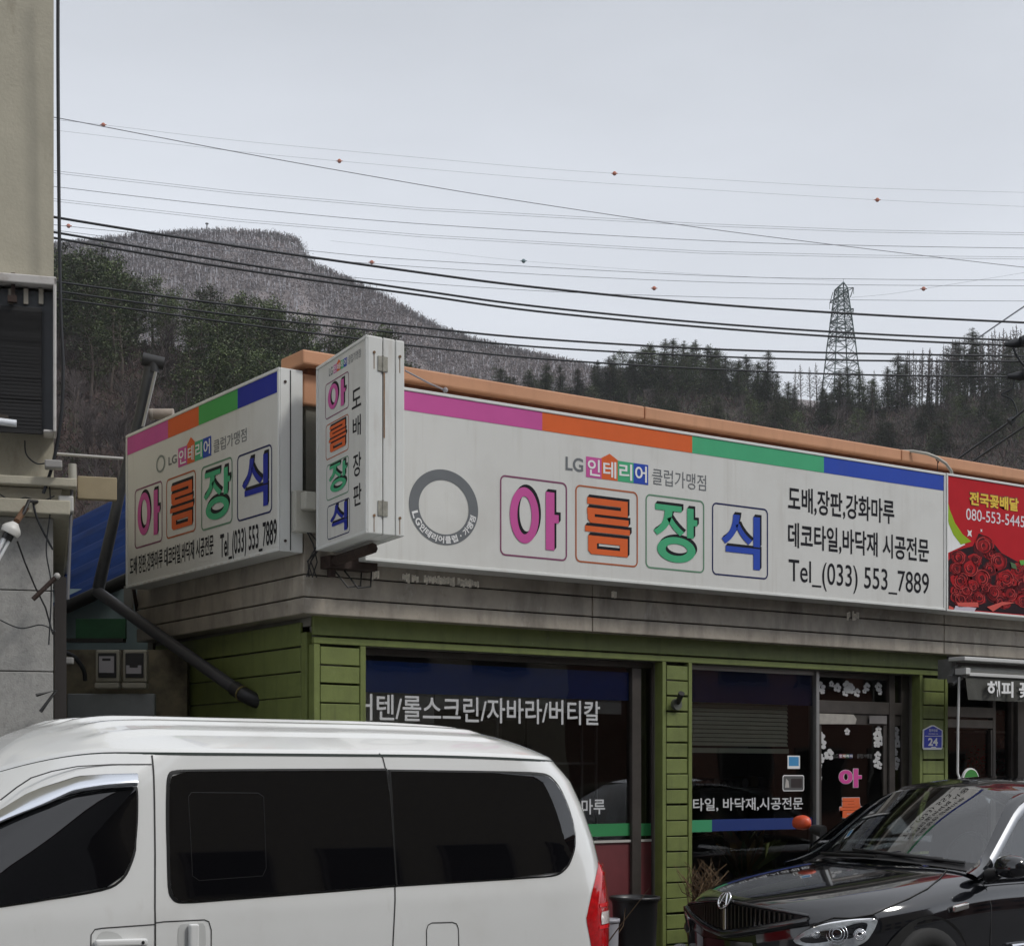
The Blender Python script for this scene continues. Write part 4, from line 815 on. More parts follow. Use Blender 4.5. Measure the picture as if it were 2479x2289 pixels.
for x, y, r in ((1550, 820, 55), (1735, 745, 72), (1640, 890, 66), (1825, 845, 62), (1540, 975, 64), (1720, 960, 70), (1880, 960, 66), (1615, 1035, 52), (1800, 1055, 58), (1910, 1060, 56), (1580, 1100, 50), (1700, 1090, 48), (1980, 1000, 60), (1960, 905, 48), (1520, 1080, 40), (1990, 1110, 50), (2060, 960, 60), (2130, 1050, 66), (2080, 1100, 50), (2200, 980, 62), (2260, 1080, 60), (1880, 1120, 40), (1590, 960, 44), (1675, 840, 46), (1770, 900, 50), (1500, 890, 46), (1850, 1000, 46), (1660, 1010, 46), (1750, 1020, 44), (1540, 1040, 42), (1930, 990, 46), (1640, 1110, 40), (1840, 1110, 42), (1780, 800, 44)):
    a, z = g5(min(x, 2001), y); a = max(a + max(0, x - 2001) * .0012, ra0 + .03 + 1.62 * r * .00142); rose(a, max(z, rb0 + r * .0012 + .05), r * .00142)
b.build('roses', [mat('deep shadow print', (.022, .010, .014), .6, spec=.12), mat('rose red', (.40, .015, .02), .6, spec=.12), mat('rose mid', (.24, .012, .016), .6, spec=.12), mat('rose dark', (.09, .008, .012), .6, spec=.12), mat('rose light', (.50, .06, .06), .6, spec=.12)], rs)
b = MB(); art_ = lambda pts, m, h=.0085: poly(b, MS, [g5(x, y) for x, y in pts], h, m)
art_([(1550, 1120), (1690, 1118), (1695, 1150), (1560, 1150)], 0); art_([(1540, 1142), (1680, 1155), (1665, 1180), (1530, 1172)], 1); art_([(1497, 1140), (1530, 1155), (1525, 1168), (1497, 1165)], 0); art_([(1750, 1150), (1850, 1115), (1940, 1120), (1850, 1140), (1790, 1180)], 0)
art_([(1905, 850), (1940, 865), (1950, 900), (1915, 890)], 2); art_([(1965, 840), (2001, 838), (2001, 870), (1975, 872)], 3)
b.build('ribbon', [mat('ribbon red', (.60, .07, .05), .5), mat('pale ribbon', (.55, .50, .58), .5), mat('rose leaf', (.05, .12, .03), .5), mat('bright leaf', (.10, .35, .03), .5)], rs)
b = MB(); a0, a1 = g5(1636, 430)[0], g5(1962, 470)[0]; z0, z1 = (g5(1665, 478)[1] + g5(1940, 512)[1]) / 2, (g5(1665, 388)[1] + g5(1940, 425)[1]) / 2
text(b, MS, '전국꽃배달', a0 - .008, a1 + .008, z0 - .006, z1 + .008, .003, 1, .07); text(b, MS, '전국꽃배달', a0, a1, z0, z1, .005, 0, .038)
b.build('lettering', [mat('yellow letter', (.75, .50, .03), .5), mat('letter edge', (.14, .01, .01), .5)], rs); b = MB(); a0 = g5(1615, 540)[0]; a1 = g5(2003, 585)[0]; z0, z1 = (g5(1635, 575)[1] + g5(1975, 615)[1]) / 2, (g5(1635, 500)[1] + g5(1975, 540)[1]) / 2
text(b, MS, '080-553-5445', a0, a1, z0, z1, .003, 0, .004, ref='8')
b.build('lettering', mat('pinkish white', (.75, .66, .70), .5), rs)
# white conduit looping over the roof edge, wire hook
t = thing('conduit', 'cream plastic conduit curving down over the orange roof edge', 'pipe', on_y(2300, 1140, -.2)); b = MB()
b.tube([on_y(2180, 1092, -.10), on_y(2210, 1092, -.22), on_y(2245, 1098, -.30), on_y(2268, 1107, -.34), on_y(2290, 1122, -.345), on_y(2303, 1140, -.345), on_y(2307, 1158, -.30)], .013, n=8); b.build('pipe', CRM, t); b = MB(); b.tube([on_y(2264, 1104, -.33), on_y(2268, 1114, -.30), on_y(2271, 1120, -.26), on_y(2275, 1110, -.33)], .006, n=6); b.tube([on_y(2270, 1118, -.26), on_y(2269, 1145, -.25)], .004, n=6); b.build('hook', RUST, t)
t = thing('wire_stay', 'thin stay wire with a knot above the pink band', 'wire', on_y(1077, 944, -.2)); b = MB(); b.tube([on_y(981, 897, -.30), on_y(1040, 928, -.24), on_y(1072, 942, -.2)], .006, n=6); b.ball(on_y(1078, 944, -.2), .02, n=6); b.build('wire', mat('grey wire', (.25, .24, .26), .5), t)
# ------------------------------------------------------------------ flower shop front and awning
fs = thing('flower_shop_front', 'dark glazed flower shop front at the right edge under the awning', 'shopfront', (x3 + 1.5, .2, 0))
FY = .22; fx = lambda u: X(u, FY); b = MB()
b.box((x3 + .02, FY, Z(2330, 1710, FY)), (fx(2405), FY + .05, Z(2330, 1735, FY))); b.box((x3 + .02, FY, Z(2330, 1741, FY)), (fx(2404), FY + .05, Z(2330, 1761, FY))); b.box((fx(2398), FY - .005, 0), (fx(2402), FY + .05, Z(2330, 1765, FY))); b.box((fx(2404), FY, 0), (fx(2411), FY + .06, 2.6)); b.box((fx(2447), FY - .01, 0), (fx(2454), FY + .06, 2.6)); b.box((fx(2454), FY - .05, 0), (fx(2475), FY + .1, 2.6)); b.box((fx(2560), FY - .05, 0), (fx(2600), FY + .1, 2.6)); b.box((x3 + .02, FY, 2.56), (XE, FY + .06, 2.75)); b.box((fx(2600), FY, 0), (XE, FY + .1, 2.56))
b.build('frame', FRM, fs, bevel=.003, seg=1)
b = MB(); b.quad((x3, FY + .03, .1), (fx(2560), FY + .03, .1), (fx(2560), FY + .03, 2.56), (x3, FY + .03, 2.56)); b.build('pane', GLS, fs)
b = MB(); b.box((fx(2411), FY + .25, Z(2430, 1773, FY + .3)), (fx(2520), FY + .5, Z(2430, 1770, FY + .3))); b.build('shelf', SILL, fs)
REDF = mat('red blooms', (.45, .02, .02), .6, var=.3); REDD = mat('dark red blooms', (.20, .015, .02), .6, var=.3); GRL = mat('fresh leaf', (.03, .09, .02), .6)
def bouquet(c, r, n, lab, m):
    t = thing('bouquet', lab, 'flowers', c - Vector((0, 0, r))); b = MB()
    for _ in range(n): tuft(b, c + Vector((rng.gauss(0, .4), rng.gauss(0, .25), rng.gauss(0, .35))) * r, r * .35, 6, 0 if rng.random() < .8 else 1, 1)
    b.build('blooms', [m, GRL], t); q = MB(); q.lathe(c - Vector((0, 0, r * 1.9)), [(.001, 0), (r * .3, 0), (r * .45, r * 1.2), (r * .4, r * 1.2)]); q.build('pot', BLKPL, t)
bouquet(on_y(2358, 1852, .7), .26, 60, 'orange red flowers behind the left flower shop pane', REDF); bouquet(on_y(2428, 1862, .6), .24, 60, 'dark red flowers low behind the narrow flower shop pane', REDD); bouquet(on_y(2430, 1766, .7), .10, 30, 'small red flowers on the white shelf of the flower shop', REDF); bouquet(on_y(2470, 1700, .9), .3, 60, 'hanging dark red flowers right of the flower shop post', REDD)
aw = thing('awning', 'folded grey shop awning with white lettering on its dark valance', 'awning', on_y(2400, 1600, -.3)); AY = -.42
WST = mat('white steel', (.55, .55, .54), .4, var=.06)
b = MB(); c = on_y(2322, 1589, AY); d = on_y(2331, 1599, AY); b.box((c.x, AY - .06, d.z), (XE, -.30, c.z)); b.build('hood', WST, aw, bevel=.006)
b = MB(); c = on_y(2342, 1620, AY); b.tube([(c.x, AY + .05, c.z), (XE, AY + .05, c.z)], .036, n=16); b.build('roller', mat('grey roller', (.30, .30, .28), .6, var=.1), aw)
b = MB(); c = on_y(2332, 1616, AY); d = on_y(2343, 1632, AY); b.box((c.x, AY - .03, d.z), (d.x, AY + .09, c.z)); e = on_y(2343, 1627, AY); b.box((d.x, AY - .02, e.z - .03), (XE, AY + .02, e.z)); b.build('front_bar', WST, aw, bevel=.004)
VP = Plane((0, AY - .005, 0), (1, 0, 0)); v5 = lambda x, y: VP.px(2279 + x * .184, 1560 + y * .184)
b = MB(); rows = []; a0 = v5(320, 410)[0]; z1 = v5(320, 412)[1]; z0 = v5(355, 722)[1]
for i in range(7):
    f = i / 6; rows.append([VP.P(a0 + (v5(355, 700)[0] - a0) * f + (XE - a0) * j / 60, z1 + (z0 - z1) * f, .02 * math.sin(j * 1.7) * f - .004) for j in range(61)])
b.grid(rows, flip=True); b.build('valance', mat('dark olive canvas', (.062, .062, .054), .8, var=.15, vs=5, bump=.2), aw)
b = MB(); text(b, VP, '해피', v5(570, 580)[0], v5(912, 580)[0], v5(740, 690)[1], v5(740, 480)[1], .03, 0, .03); b.build('lettering', WHITEV, aw); b = MB(); text(b, VP, '꽃집', v5(985, 580)[0], v5(985, 580)[0] + .30, v5(1040, 700)[1], v5(1040, 495)[1], .03, 0, .03); b.build('lettering', WHITEV, aw)
b = MB(); c = on_y(2309, 1625, -.30); b.obox(c + Vector((-.02, 0, -.06)), (.05, 0, 0), (0, .16, 0), (.0, 0, .17)); b.obox(c + Vector((-.06, -.03, -.10)), (.10, 0, .04), (0, .05, 0), (-.01, 0, .06)); b.obox(c + Vector((-.05, -.03, -.04)), (.022, 0, 0), (0, .05, 0), (.05, 0, .10)); b.tube([c + Vector((.03, -.02, .04)), c + Vector((.05, -.04, -.06)), c + Vector((-.04, -.02, -.11))], .018, n=8); b.build('gearbox', mat('grey casting', (.20, .20, .20), .5, .3, var=.2, vs=12), aw)
b = MB(); b.tube([on_y(2322, 1638, -.36), on_y(2319, 1760, -.36), on_y(2318, 1870, -.36), on_y(2326, 1892, -.40)], .011, n=8); b.build('crank_rod', WST, aw)
t = thing('round_sign', 'green round topped sign peeking over the black car roof', 'sign', on_y(2350, 1885, -.3)); RP = Plane((0, -.3, 0), (1, 0, 0)); c = RP.px(2351, 1890); r_ = RP.px(2371, 1890)[0] - c[0]
for nm, rr, h, m in (('rim', r_, 0, WHITEV), ('face', r_ * .88, .006, mat('sign green', (.035, .22, .03), .5))):
    b = MB(); q = [(c[0] + rr * math.cos(2 * math.pi * k / 32), c[1] + rr * 1.05 * math.sin(2 * math.pi * k / 32)) for k in range(32)]; poly(b, RP, q, h); b.add([RP.P(x, y, h) for x, y in q] + [RP.P(x, y, h - .02) for x, y in q], [(k, k + 32, (k + 1) % 32 + 32, (k + 1) % 32) for k in range(32)]); b.build(nm, m, t)
b = MB(); b.tube([RP.P(c[0], c[1] - r_, -.01), RP.P(c[0], 0, -.01)], .02); b.build('stand', FRM, t)
# ------------------------------------------------------------------ pots by the front
PL = mat('dark plastic tub', (.014, .014, .015), .38, var=.1); 
def tub(u, v, y, r, h, m, name, lab, cat):
    c = on_y(u, v, y); c.z = 0 ; zt = on_y(u, v, y).z; t = thing(name, lab, cat, (c.x, y, 0)); b = MB(); c = Vector((c.x, y, 0))
    b.lathe(c, [(.001, .01), (r * .70, .01), (r * .84, zt * .55), (r * .90, zt - .05), (r * .93, zt - .04), (r * .93, zt - .025)], n=32); b.build('body', m, t); b = MB(); b.lathe(c, [(r * .93, zt - .03), (r * 1.0, zt - .028), (r * 1.02, zt - .012), (r * 1.0, zt), (r * .92, zt - .002), (r * .88, zt - .05), (r * .86, zt - .12), (.001, zt - .13)], n=32); b.build('rim', m, t); return t
tub(1537, 2168, -.5, .185, .8, PL, 'plant_tub', 'big black plastic tub with flared rim in front of the maroon panel', 'tub')
tub(1473, 2222, -.55, .082, .6, mat('pale pot', (.40, .40, .44), .5), 'flower_pot', 'pale grey pot between van tail lamp and black tub', 'pot')
# ------------------------------------------------------------------ left building
LBR = R_(-19); lbo = CAM + (VD + RD * ((130 - CX) / FPX)) * 10.4; lbo.z = 0
LR = Vector((math.cos(LBR), math.sin(LBR), 0)); LP = Plane(lbo, LR); lp = lambda u, v: LP.px(u, v); NI = -LP.n   # into the building
STUC = mat('beige stucco', (.45, .42, .335), .9, var=.10, vs=2.5, bump=.25, bs=45, dirt=[((.22, .20, .16), 1.3, .55, .85, .5, (1, 1, .3)), ((.16, .12, .08), 5, .58, .8, .75, (1, 1, .45))])
TILE = mat('grey stone tile', (.36, .355, .34), .75, var=.12, vs=14, bump=.25, bs=90, dirt=[((.24, .24, .23), 40, .5, .7, .6), ((.20, .19, .17), 4, .52, .8, .6, (1, 1, .2))])
lbd = thing('corner_building', 'beige stucco building with grey stone base cut off by the left edge', 'building', lbo)
zl0 = lp(60, 1178)[1]; zl1 = lp(60, 1120)[1]
b = MB(); b.obox(LP.P(-6, zl0, 0), LR * 6, NI * 6, UZ * (13 - zl0)); b.build('upper_wall', STUC, lbd)
b = MB(); zz = 0.0; js = [0, lp(60, 1623)[1], lp(60, 1426)[1], zl0 - .18]
js = [0, .55, 1.1, 1.65] if False else js
for k in range(3):
    for j in range(8): b.obox(LP.P(-6 + j * .75 + .003, js[k] + .003, -.06), LR * .744, NI * 5.9, UZ * (js[k + 1] - js[k] - .006))
b.build('stone_base', TILE, lbd, bevel=.004, seg=1)
b = MB(); b.obox(LP.P(-5.98, 0, -.08), LR * 5.93, NI * 5.8, UZ * zl0); b.build('joint_core', DARK, lbd)
b = MB(); b.obox(LP.P(-6, zl0 - .18, .10), LR * 6.10, NI * 6, UZ * .09); b.obox(LP.P(-6, zl0 - .085, .05), LR * 6.05, NI * 6, UZ * .075); b.obox(LP.P(-6, zl0 - .006, .12), LR * 6.14, NI * 6, UZ * .055); b.build('ledge', STUC, lbd, bevel=.008)
def lbox(m_, u0, v0, u1, v1, h0, h1, m=0):
    a0, z1 = lp(u0, v0); a1, z0 = lp(u1, v1); m_.obox(LP.P(a0, z0, h0), LR * (a1 - a0), UZ * (z1 - z0), LP.n * (h1 - h0), m)
t = thing('window_guard', 'dark louvred window box with white frame on the beige building', 'window', LP.P(*lp(70, 1060), .1))
b = MB(); lbox(b, -250, 685, 136, 694, .0, .22); lbox(b, 128, 694, 136, 1062, .0, .22); lbox(b, 105, 1054, 128, 1062, .0, .2); b.build('frame', mat('pale guard frame', (.52, .50, .48), .5, var=.1, dirt=[((.2, .15, .1), 9, .55, .8, .7)]), t, bevel=.008)
b = MB(); lbox(b, -250, 694, 128, 1054, .02, .14); b.build('panel', mat('slate panel', (.075, .08, .088), .7, var=.1), t)
b = MB()
for k in range(7): u = 105 - k * 36; lbox(b, u - 11, 715, u, 752, .14, .155)
b.build('slots', mat('cream slot', (.40, .37, .31), .7), t)
b = MB()
for k in range(34): v = 757 + k * 8.7; lbox(b, -250, v, 102, v + 6, .14, .165)
b.build('louvre', mat('black louvre', (.016, .016, .017), .6), t, bevel=.002, seg=1)
b = MB(); lbox(b, 20, 735, 42, 752, .16, .2); lbox(b, 28, 680, 38, 740, .16, .18); b.build('rust_patch', RUST, t)
t = thing('lamp_tube', 'white fluorescent tube fitting under the louvred window box', 'lamp', LP.P(*lp(20, 1046), .4)); b = MB(); a, z = lp(42, 1052); b.tube([LP.P(a - 1.3, z + .10, .30), LP.P(a, z, .34)], .022, n=10); b.build('tube', mat('white tube', (.75, .78, .82), .3), t); b = MB(); b.obox(LP.P(a - 1.3, z + .10, .24), LR * 1.25 - UZ * .09, UZ * .05, LP.n * .05); b.build('fitting', FRM, t)
# bracket lamp with spiral bulb
t = thing('bulb_lamp', 'white energy saving bulb hanging from a bracket on the stone base', 'lamp', LP.P(*lp(25, 1285), .3)); HH = .32
f_ = lambda u, v, h=HH: LP.P(*Plane(LP.P(0, 0, h), LR).px(u, v), 0) + LP.n * h
b = MB(); b.tube([f_(62, 1230, .1), f_(40, 1262)], .02, n=8); b.build('arm', mat('rust arm', (.12, .06, .03), .8), t)
b = MB(); c = f_(28, 1282); ax = (f_(5, 1325) - f_(32, 1276)).normalized(); b.tube([c - ax * .05, c - ax * .02, c, c + ax * .03], [.02, .05, .062, .055], n=14); b.build('holder', mat('white ceramic', (.6, .59, .56), .4), t)
b = MB(); b.tube([c + ax * .03, c + ax * .07], .033, n=12); b.build('collar', BLKPL, t)
b = MB(); e1 = ax.cross(LP.n).normalized(); e2 = ax.cross(e1)
for k in range(4): o_ = e1 * (.02 * math.cos(k * 1.571 + .4)) + e2 * (.02 * math.sin(k * 1.571 + .4)); b.tube([c + ax * .07 + o_, c + ax * .22 + o_], .011, n=8)
b.build('tubes', mat('bulb glass', (.75, .77, .78), .25), t)
b = MB(); b.tube([f_(95, 1215, .08), f_(70, 1212, .15), f_(58, 1240, .2), f_(40, 1262, .3)], .012, n=6); b.tube([f_(42, 1310, .25), f_(60, 1360, .15), f_(85, 1420, .1), f_(110, 1470, .06), f_(128, 1535, .04)], .006, n=6); b.build('flex', BLKPL, t)
# pipes, boxes and cables on the edge of the corner building
t = thing('downpipe', 'dark square downpipe between beige building and alley', 'pipe', LP.P(.06, 0, .0)); b = MB(); b.obox(LP.P(.005, 0, -.12), LR * .075, NI * .10, UZ * (lp(140, 1390)[1])); b.build('pipe', mat('dark brown pipe', (.035, .03, .028), .7), t)
t = thing('conduit', 'thin grey conduit running up the alley beside the downpipe', 'pipe', LP.P(.16, 1.2, 0)); b = MB(); b.tube([LP.P(*lp(164, 1450), .0), LP.P(*lp(166, 1400), .0), LP.P(*lp(172, 1230), .0), LP.P(*lp(176, 1130), .0)], .011, n=8); b.build('pipe', mat('grey pvc', (.16, .16, .17), .5), t); b = MB(); b.tube([LP.P(*lp(176, 1160), .0), LP.P(*lp(175, 1123), .0)], .026, n=10); b.build('cap', CRM, t)
t = thing('junction_box', 'white junction box on the alley pipe under the ledge', 'box', LP.P(*lp(158, 1225), .02)); b = MB(); lbox(b, 141, 1203, 178, 1243, -.03, .08); b.build('case', mat('white box', (.50, .50, .48), .5, var=.06), t, bevel=.01)
t = thing('sign_back', 'beige flat board fixed between junction box and dark pole', 'board', LP.P(*lp(235, 1180), -.2)); b = MB(); lbox(b, 188, 1147, 284, 1207, -.12, -.06); b.build('board', mat('tan board', (.33, .27, .17), .6, var=.1), t, bevel=.006)
t = thing('insulator', 'small white cable clamp on the end of the ledge', 'clamp', LP.P(*lp(130, 1135), .1)); b = MB(); lbox(b, 108, 1125, 150, 1146, .1, .2); b.build('clamp', mat('chalk clamp', (.30, .29, .28), .7), t, bevel=.008)
t = thing('crossarm', 'short rusty bar carrying cables on the stone base', 'bar', f_(110, 1430, .1)); b = MB(); b.tube([f_(80, 1450, .12), f_(138, 1394, .1)], .015, n=8); b.build('bar', RUST, t); b = MB(); b.ball(f_(138, 1394, .1), .022, n=6); b.build('knob', mat('porcelain knob', (.4, .39, .37), .4), t)
t = thing('crossarm', 'bent black bracket low on the stone base above the van roof', 'bar', f_(120, 1680, .1)); b = MB(); b.tube([f_(88, 1682, .1), f_(136, 1670, .06), f_(98, 1722, .08)], .012, n=6); b.build('bar', BLKPL, t)
def cable(name, lab, pts, r, m, cat='cable', n=6, group=None):
    b = MB(); q = [Vector(p) for p in pts]
    sm_ = []
    for i in range(len(q) - 1):
        p0, p1, p2, p3 = q[max(i - 1, 0)], q[i], q[i + 1], q[min(i + 2, len(q) - 1)]
        for k in range(6):
            t_ = k / 6; sm_.append(.5 * ((2 * p1) + (p2 - p0) * t_ + (2 * p0 - 5 * p1 + 4 * p2 - p3) * t_ ** 2 + (3 * p1 - p0 - 3 * p2 + p3) * t_ ** 3))
    sm_.append(q[-1]); b.tube(sm_, r, n=n); return tag(b.build(name, m), lab, cat, group)
WIRE = mat('black cable', (.014, .016, .02), .6); THINW = mat('grey conductor', (.16, .17, .19), .5, .3)
cable('cable', 'slack black cable hanging across the stone base beside the bulb lamp', [f_(80, 1215, .1), f_(92, 1260, .1), f_(128, 1330, .05)], .007, WIRE)
cable('cable', 'vertical dark cable running down along the beige building edge', [LP.P(*lp(140, -60), .15), LP.P(*lp(140, 200), .13), LP.P(*lp(143, 560), .12), LP.P(*lp(147, 780), .12), LP.P(*lp(152, 900), .12), LP.P(*lp(148, 1010), .12), LP.P(*lp(130, 1120), .1), LP.P(*lp(105, 1200), .1)], .011, WIRE)
t = thing('steel_rail', 'pale thin rail spanning the alley to the left sign', 'rail', LP.P(*lp(215, 1090), -.2)); b = MB(); b.tube([LP.P(*lp(138, 1084), -.2), LP.P(*lp(302, 1096), -.2)], .010, n=8); b.build('rail', mat('pale rail', (.45, .44, .42), .5), t)
for lab, pts in (('thin cable dropping from the ledge past the grey stone base', [(118, 1150), (122, 1230), (112, 1330), (124, 1420), (118, 1560)]), ('thin cable looping along the underside of the ledge', [(0, 1196), (30, 1212), (62, 1204), (96, 1214), (132, 1200)]), ('thin cable crossing the stone base towards the alley', [(0, 1500), (50, 1520), (100, 1512), (134, 1528)]), ('cable clipped to the corner of the beige wall under the louvred box', [(60, 1066), (64, 1100), (90, 1122), (120, 1118)])):
    cable('cable', lab, [f_(u, v, .08) for u, v in pts], .0045, WIRE)
# ------------------------------------------------------------------ alley between the buildings
t = thing('lean_to_shed', 'low shed with blue sheet roof and teal wall at the back of the alley', 'shed', (-1.1, 3.5, 0))
AD = 14.0; ad = lambda u, v, d=AD: on_d(u, v, d); BLUS = mat('blue roof sheet', (.006, .020, .085), .9, spec=.08, var=.35, vs=3)
b = MB(); rows = []
for i in range(16):
    f = i / 15; r0 = on_d(90, lerp(1300, 1500, f), lerp(17, 13.8, f)); r1 = on_d(335, lerp(1180, 1385, f), lerp(17, 13.8, f)); rows.append([r0.lerp(r1, j / 24) + UZ * .05 * abs(math.sin(i * 1.05)) for j in range(25)])
b.grid(rows, smooth=False); b.build('roof', BLUS, t)
b = MB(); b.tube([on_d(100, 1496, 13.8), on_d(330, 1392, 13.8)], .055, n=8); b.build('gutter', RUBBER, t)
b = MB(); p = on_d(150, 1545, 13.2); q_ = on_d(420, 1380, 13.2); b.obox(Vector((on_d(120, 1545, 14).x, on_d(120, 1545, 14).y, 0)), RD * .92, VD * .1, UZ * on_d(140, 1425, 14).z); b.build('wall', mat('teal wall', (.30, .40, .42), .8, var=.1), t)
t = thing('fabric_awning', 'dark green fabric awning strip in the alley above the meters', 'awning', on_d(250, 1520, 12.6)); b = MB(); o0 = on_d(183, 1545, 12.6); b.obox(o0, RD * (120 / FPX * 12.6), VD * .05 , UZ * (48 / FPX * 12.6)); b.build('cloth', mat('green cloth', (.02, .085, .035), .8, var=.2), t); b = MB(); b.obox(on_d(158, 1553, 12.6), RD * (140 / FPX * 12.6), VD * .1, UZ * .03); b.build('bar', FRD, t)
t = thing('alley_wall', 'grimy cream wall carrying the two meters in the alley', 'wall', on_d(250, 1700, 12.4)); o0 = on_d(130, 1700, 12.5); o0.z = 0; CW = mat('grimy cream wall', (.20, .17, .11), .85, var=.3, vs=5, dirt=[((.04, .035, .03), 3, .45, .65, .9)])
b = MB(); b.obox(o0, RD * 1.02, VD * .15, UZ * on_d(130, 1572, 12.5).z); b.build('wall', CW, t)
for u0, lab in ((231, 'left electricity meter with full label plate in the alley'), (297, 'right electricity meter with small lower label plate in the alley')):
    D = 12.2; k = D / FPX; o0 = on_d(u0, 1650, D); t = thing('electric_meter', lab, 'meter', o0); CASE = mat('meter case', (.33, .31, .25), .5, var=.08)
    b = MB(); b.obox(o0 + UZ * 0, RD * 58 * k, VD * .08, UZ * 78 * k); b.build('case', CASE, t, bevel=.012); b = MB(); b.obox(o0 + RD * 7 * k + UZ * 10 * k - VD * .012, RD * 44 * k, VD * .03, UZ * 60 * k); b.build('window', mat('meter window', (.02, .02, .022), .15), t, bevel=.006)
    b = MB(); hh = (40, 22) if u0 < 260 else (20, 20); b.obox(o0 + RD * 10 * k + UZ * hh[1] * k - VD * .018, RD * 36 * k, VD * .01, UZ * hh[0] * k); b.build('label_plate', mat('meter plate', (.40, .38, .40), .5, var=.1), t); b = MB(); b.obox(o0 + RD * 18 * k + UZ * (hh[1] + hh[0] * .72) * k - VD * .0195, RD * 20 * k, VD * .002, UZ * 6 * k); b.build('display', BLKPL, t)
    b = MB(); b.obox(o0 - UZ * 16 * k - RD * 3 * k, RD * 60 * k, VD * .09, UZ * 15 * k); b.build('terminal_cover', CASE, t, bevel=.012)
t = thing('panel_box', 'grey flat cabinet under the meters just above the van roof', 'cabinet', on_d(270, 1735, 12.2)); o0 = on_d(162, 1790, 12.25); b = MB(); b.obox(o0, RD * (212 / FPX * 12.25), VD * .06, UZ * (112 / FPX * 12.25)); b.build('case', mat('grey cabinet', (.23, .245, .25), .55, var=.12, dirt=[((.12, .07, .04), 5, .62, .8, .6)]), t, bevel=.008)
cable('cable', 'thick black cable looping from downpipe to the left meter', [on_d(150, 1575, 12.1), on_d(180, 1590, 12.1), on_d(202, 1620, 12.15), on_d(206, 1645, 12.2)], .018, WIRE)
b = MB(); o0 = on_d(131, 1606, 11.2); t = thing('junction_box', 'pale strip box at the foot of the alley cable', 'box', o0); b.obox(o0, RD * .125, VD * .05, UZ * .045); b.build('case', mat('pale strip', (.36, .36, .36), .6), t, bevel=.006)
# leaning flue and drain pipe
FL = mat('dark flue steel', (.06, .063, .068), .5, .4, var=.2, vs=8)
t = thing('flue_pipe', 'leaning dark metal flue with a T shaped cowl above the left sign', 'flue', on_d(240, 1420, 12.0)); b = MB(); b.tube([on_d(238, 1425, 13.3), on_d(295, 1172, 13.3), on_d(340, 1010, 13.3), on_d(364, 890, 13.3)], [.05, .042, .05, .05], n=14); b.build('pipe', FL, t)
b = MB(); b.tube([on_d(346, 1032, 13.24), on_d(377, 900, 13.24)], .014, n=8); b.build('stay', ALU, t); b = MB(); c = on_d(371, 876, 13.3); b.tube([c - RD * .085 + UZ * .02 - VD * .02, c + RD * .085 - UZ * .012 + VD * .02], .052, n=14, cap=False); b.tube([c - UZ * .09, c], .05, n=12); b.build('cowl', mat('black cowl', (.022, .023, .026), .6), t)
t = thing('drain_pipe', 'thick dark drain pipe slanting down to the green side wall', 'pipe', on_d(500, 1640, 11.9)); e_ = on_x(572, 1668, -.10); b = MB(); b.tube([on_d(236, 1432, 13.3), e_], .047, n=14); b.build('pipe', mat('dark grey pvc', (.055, .055, .062), .5, var=.1), t)
b = MB(); dv_ = (e_ - on_d(236, 1432, 13.3)).normalized(); b.tube([e_ - dv_ * .02, e_ + dv_ * .10, e_ + dv_ * .16 + Vector((.06, .0, -.02)), e_ + dv_ * .18 + Vector((.14, 0, -.03))], .056, n=14); b.build('elbow', BLKPL, t); b = MB(); b.tube([e_ + dv_ * .085, e_ + dv_ * .10], .060, n=14); b.build('clip', mat('brass clip', (.25, .2, .08), .5, .5), t)
t = thing('vent_pipe', 'short cream pipe end poking up behind the left sign', 'pipe', on_d(395, 1000, 13.4)); b = MB(); b.tube([on_d(362, 1002, 13.4), on_d(420, 1002, 13.4)], .045, n=12); b.build('pipe', mat('cream pipe', (.34, .29, .25), .7, var=.2), t)
b = MB(); b.tube([on_d(366, 1003, 13.4), on_d(372, 1003, 13.4)], .05, n=12); b.build('collar', mat('cream collar', (.40, .36, .32), .7), t)
t = thing('steel_bracket', 'pale steel support plate under the far end of the left sign', 'bracket', (-.2, 1.2, 2.6)); c = on_x(318, 1420, -.2); b = MB(); b.obox(c + Vector((0, 0, -.22)), (.02, 0, 0), (0, .16, 0), (0, 0, .24)); b.build('plate', mat('pale plate', (.3, .3, .29), .6), t)
b = MB(); b.tube([c + Vector((0, -.05, -.02)), c + Vector((.1, .1, -.25))], .015); b.build('strut', RUST, t)
# ------------------------------------------------------------------ white van (nose to the left, near side towards us)
VWHITE = mat('white car paint', (.76, .77, .76), .2, coat=1.0, spec=.5, var=.02, vs=2, dirt=[((.55, .53, .49), 2.5, .55, .9, .35), ((.5, .47, .42), 14, .62, .85, .25, (1, 1, .4))])
TINT = mat('black tinted glass', (.004, .004, .005), .02, spec=.6, coat=.3)
SEAM = mat('panel gap', (.03, .03, .03), .7)
va = R_(2); vroot = Vector((-4.538, -1.81, 0))
van = thing('van', 'white minivan with black tinted windows parked along the kerb at lower left', 'van', vroot, va)
VM = wm(van); VI = VM.inverted(); cl_ = VI @ CAM
def vw(z):                                     # half width at height z
    pts = [(0, .90), (.35, .945), (.75, .965), (1.02, .962), (1.10, .952), (1.3, .925), (1.55, .882), (1.77, .835), (1.95, .80)]
    return interp(pts, z)
def vfront(z): return interp([(0, .40), (.4, .17), (.8, .20), (1.0, .36), (1.1, .70), (1.77, 1.66), (2, 1.95)], z)
def vrear(z): return interp([(0, 5.2), (.45, 5.31), (.9, 5.30), (1.1, 5.28), (1.3, 5.24), (1.5, 5.18), (1.66, 5.11), (1.77, 5.0), (2, 4.8)], z)
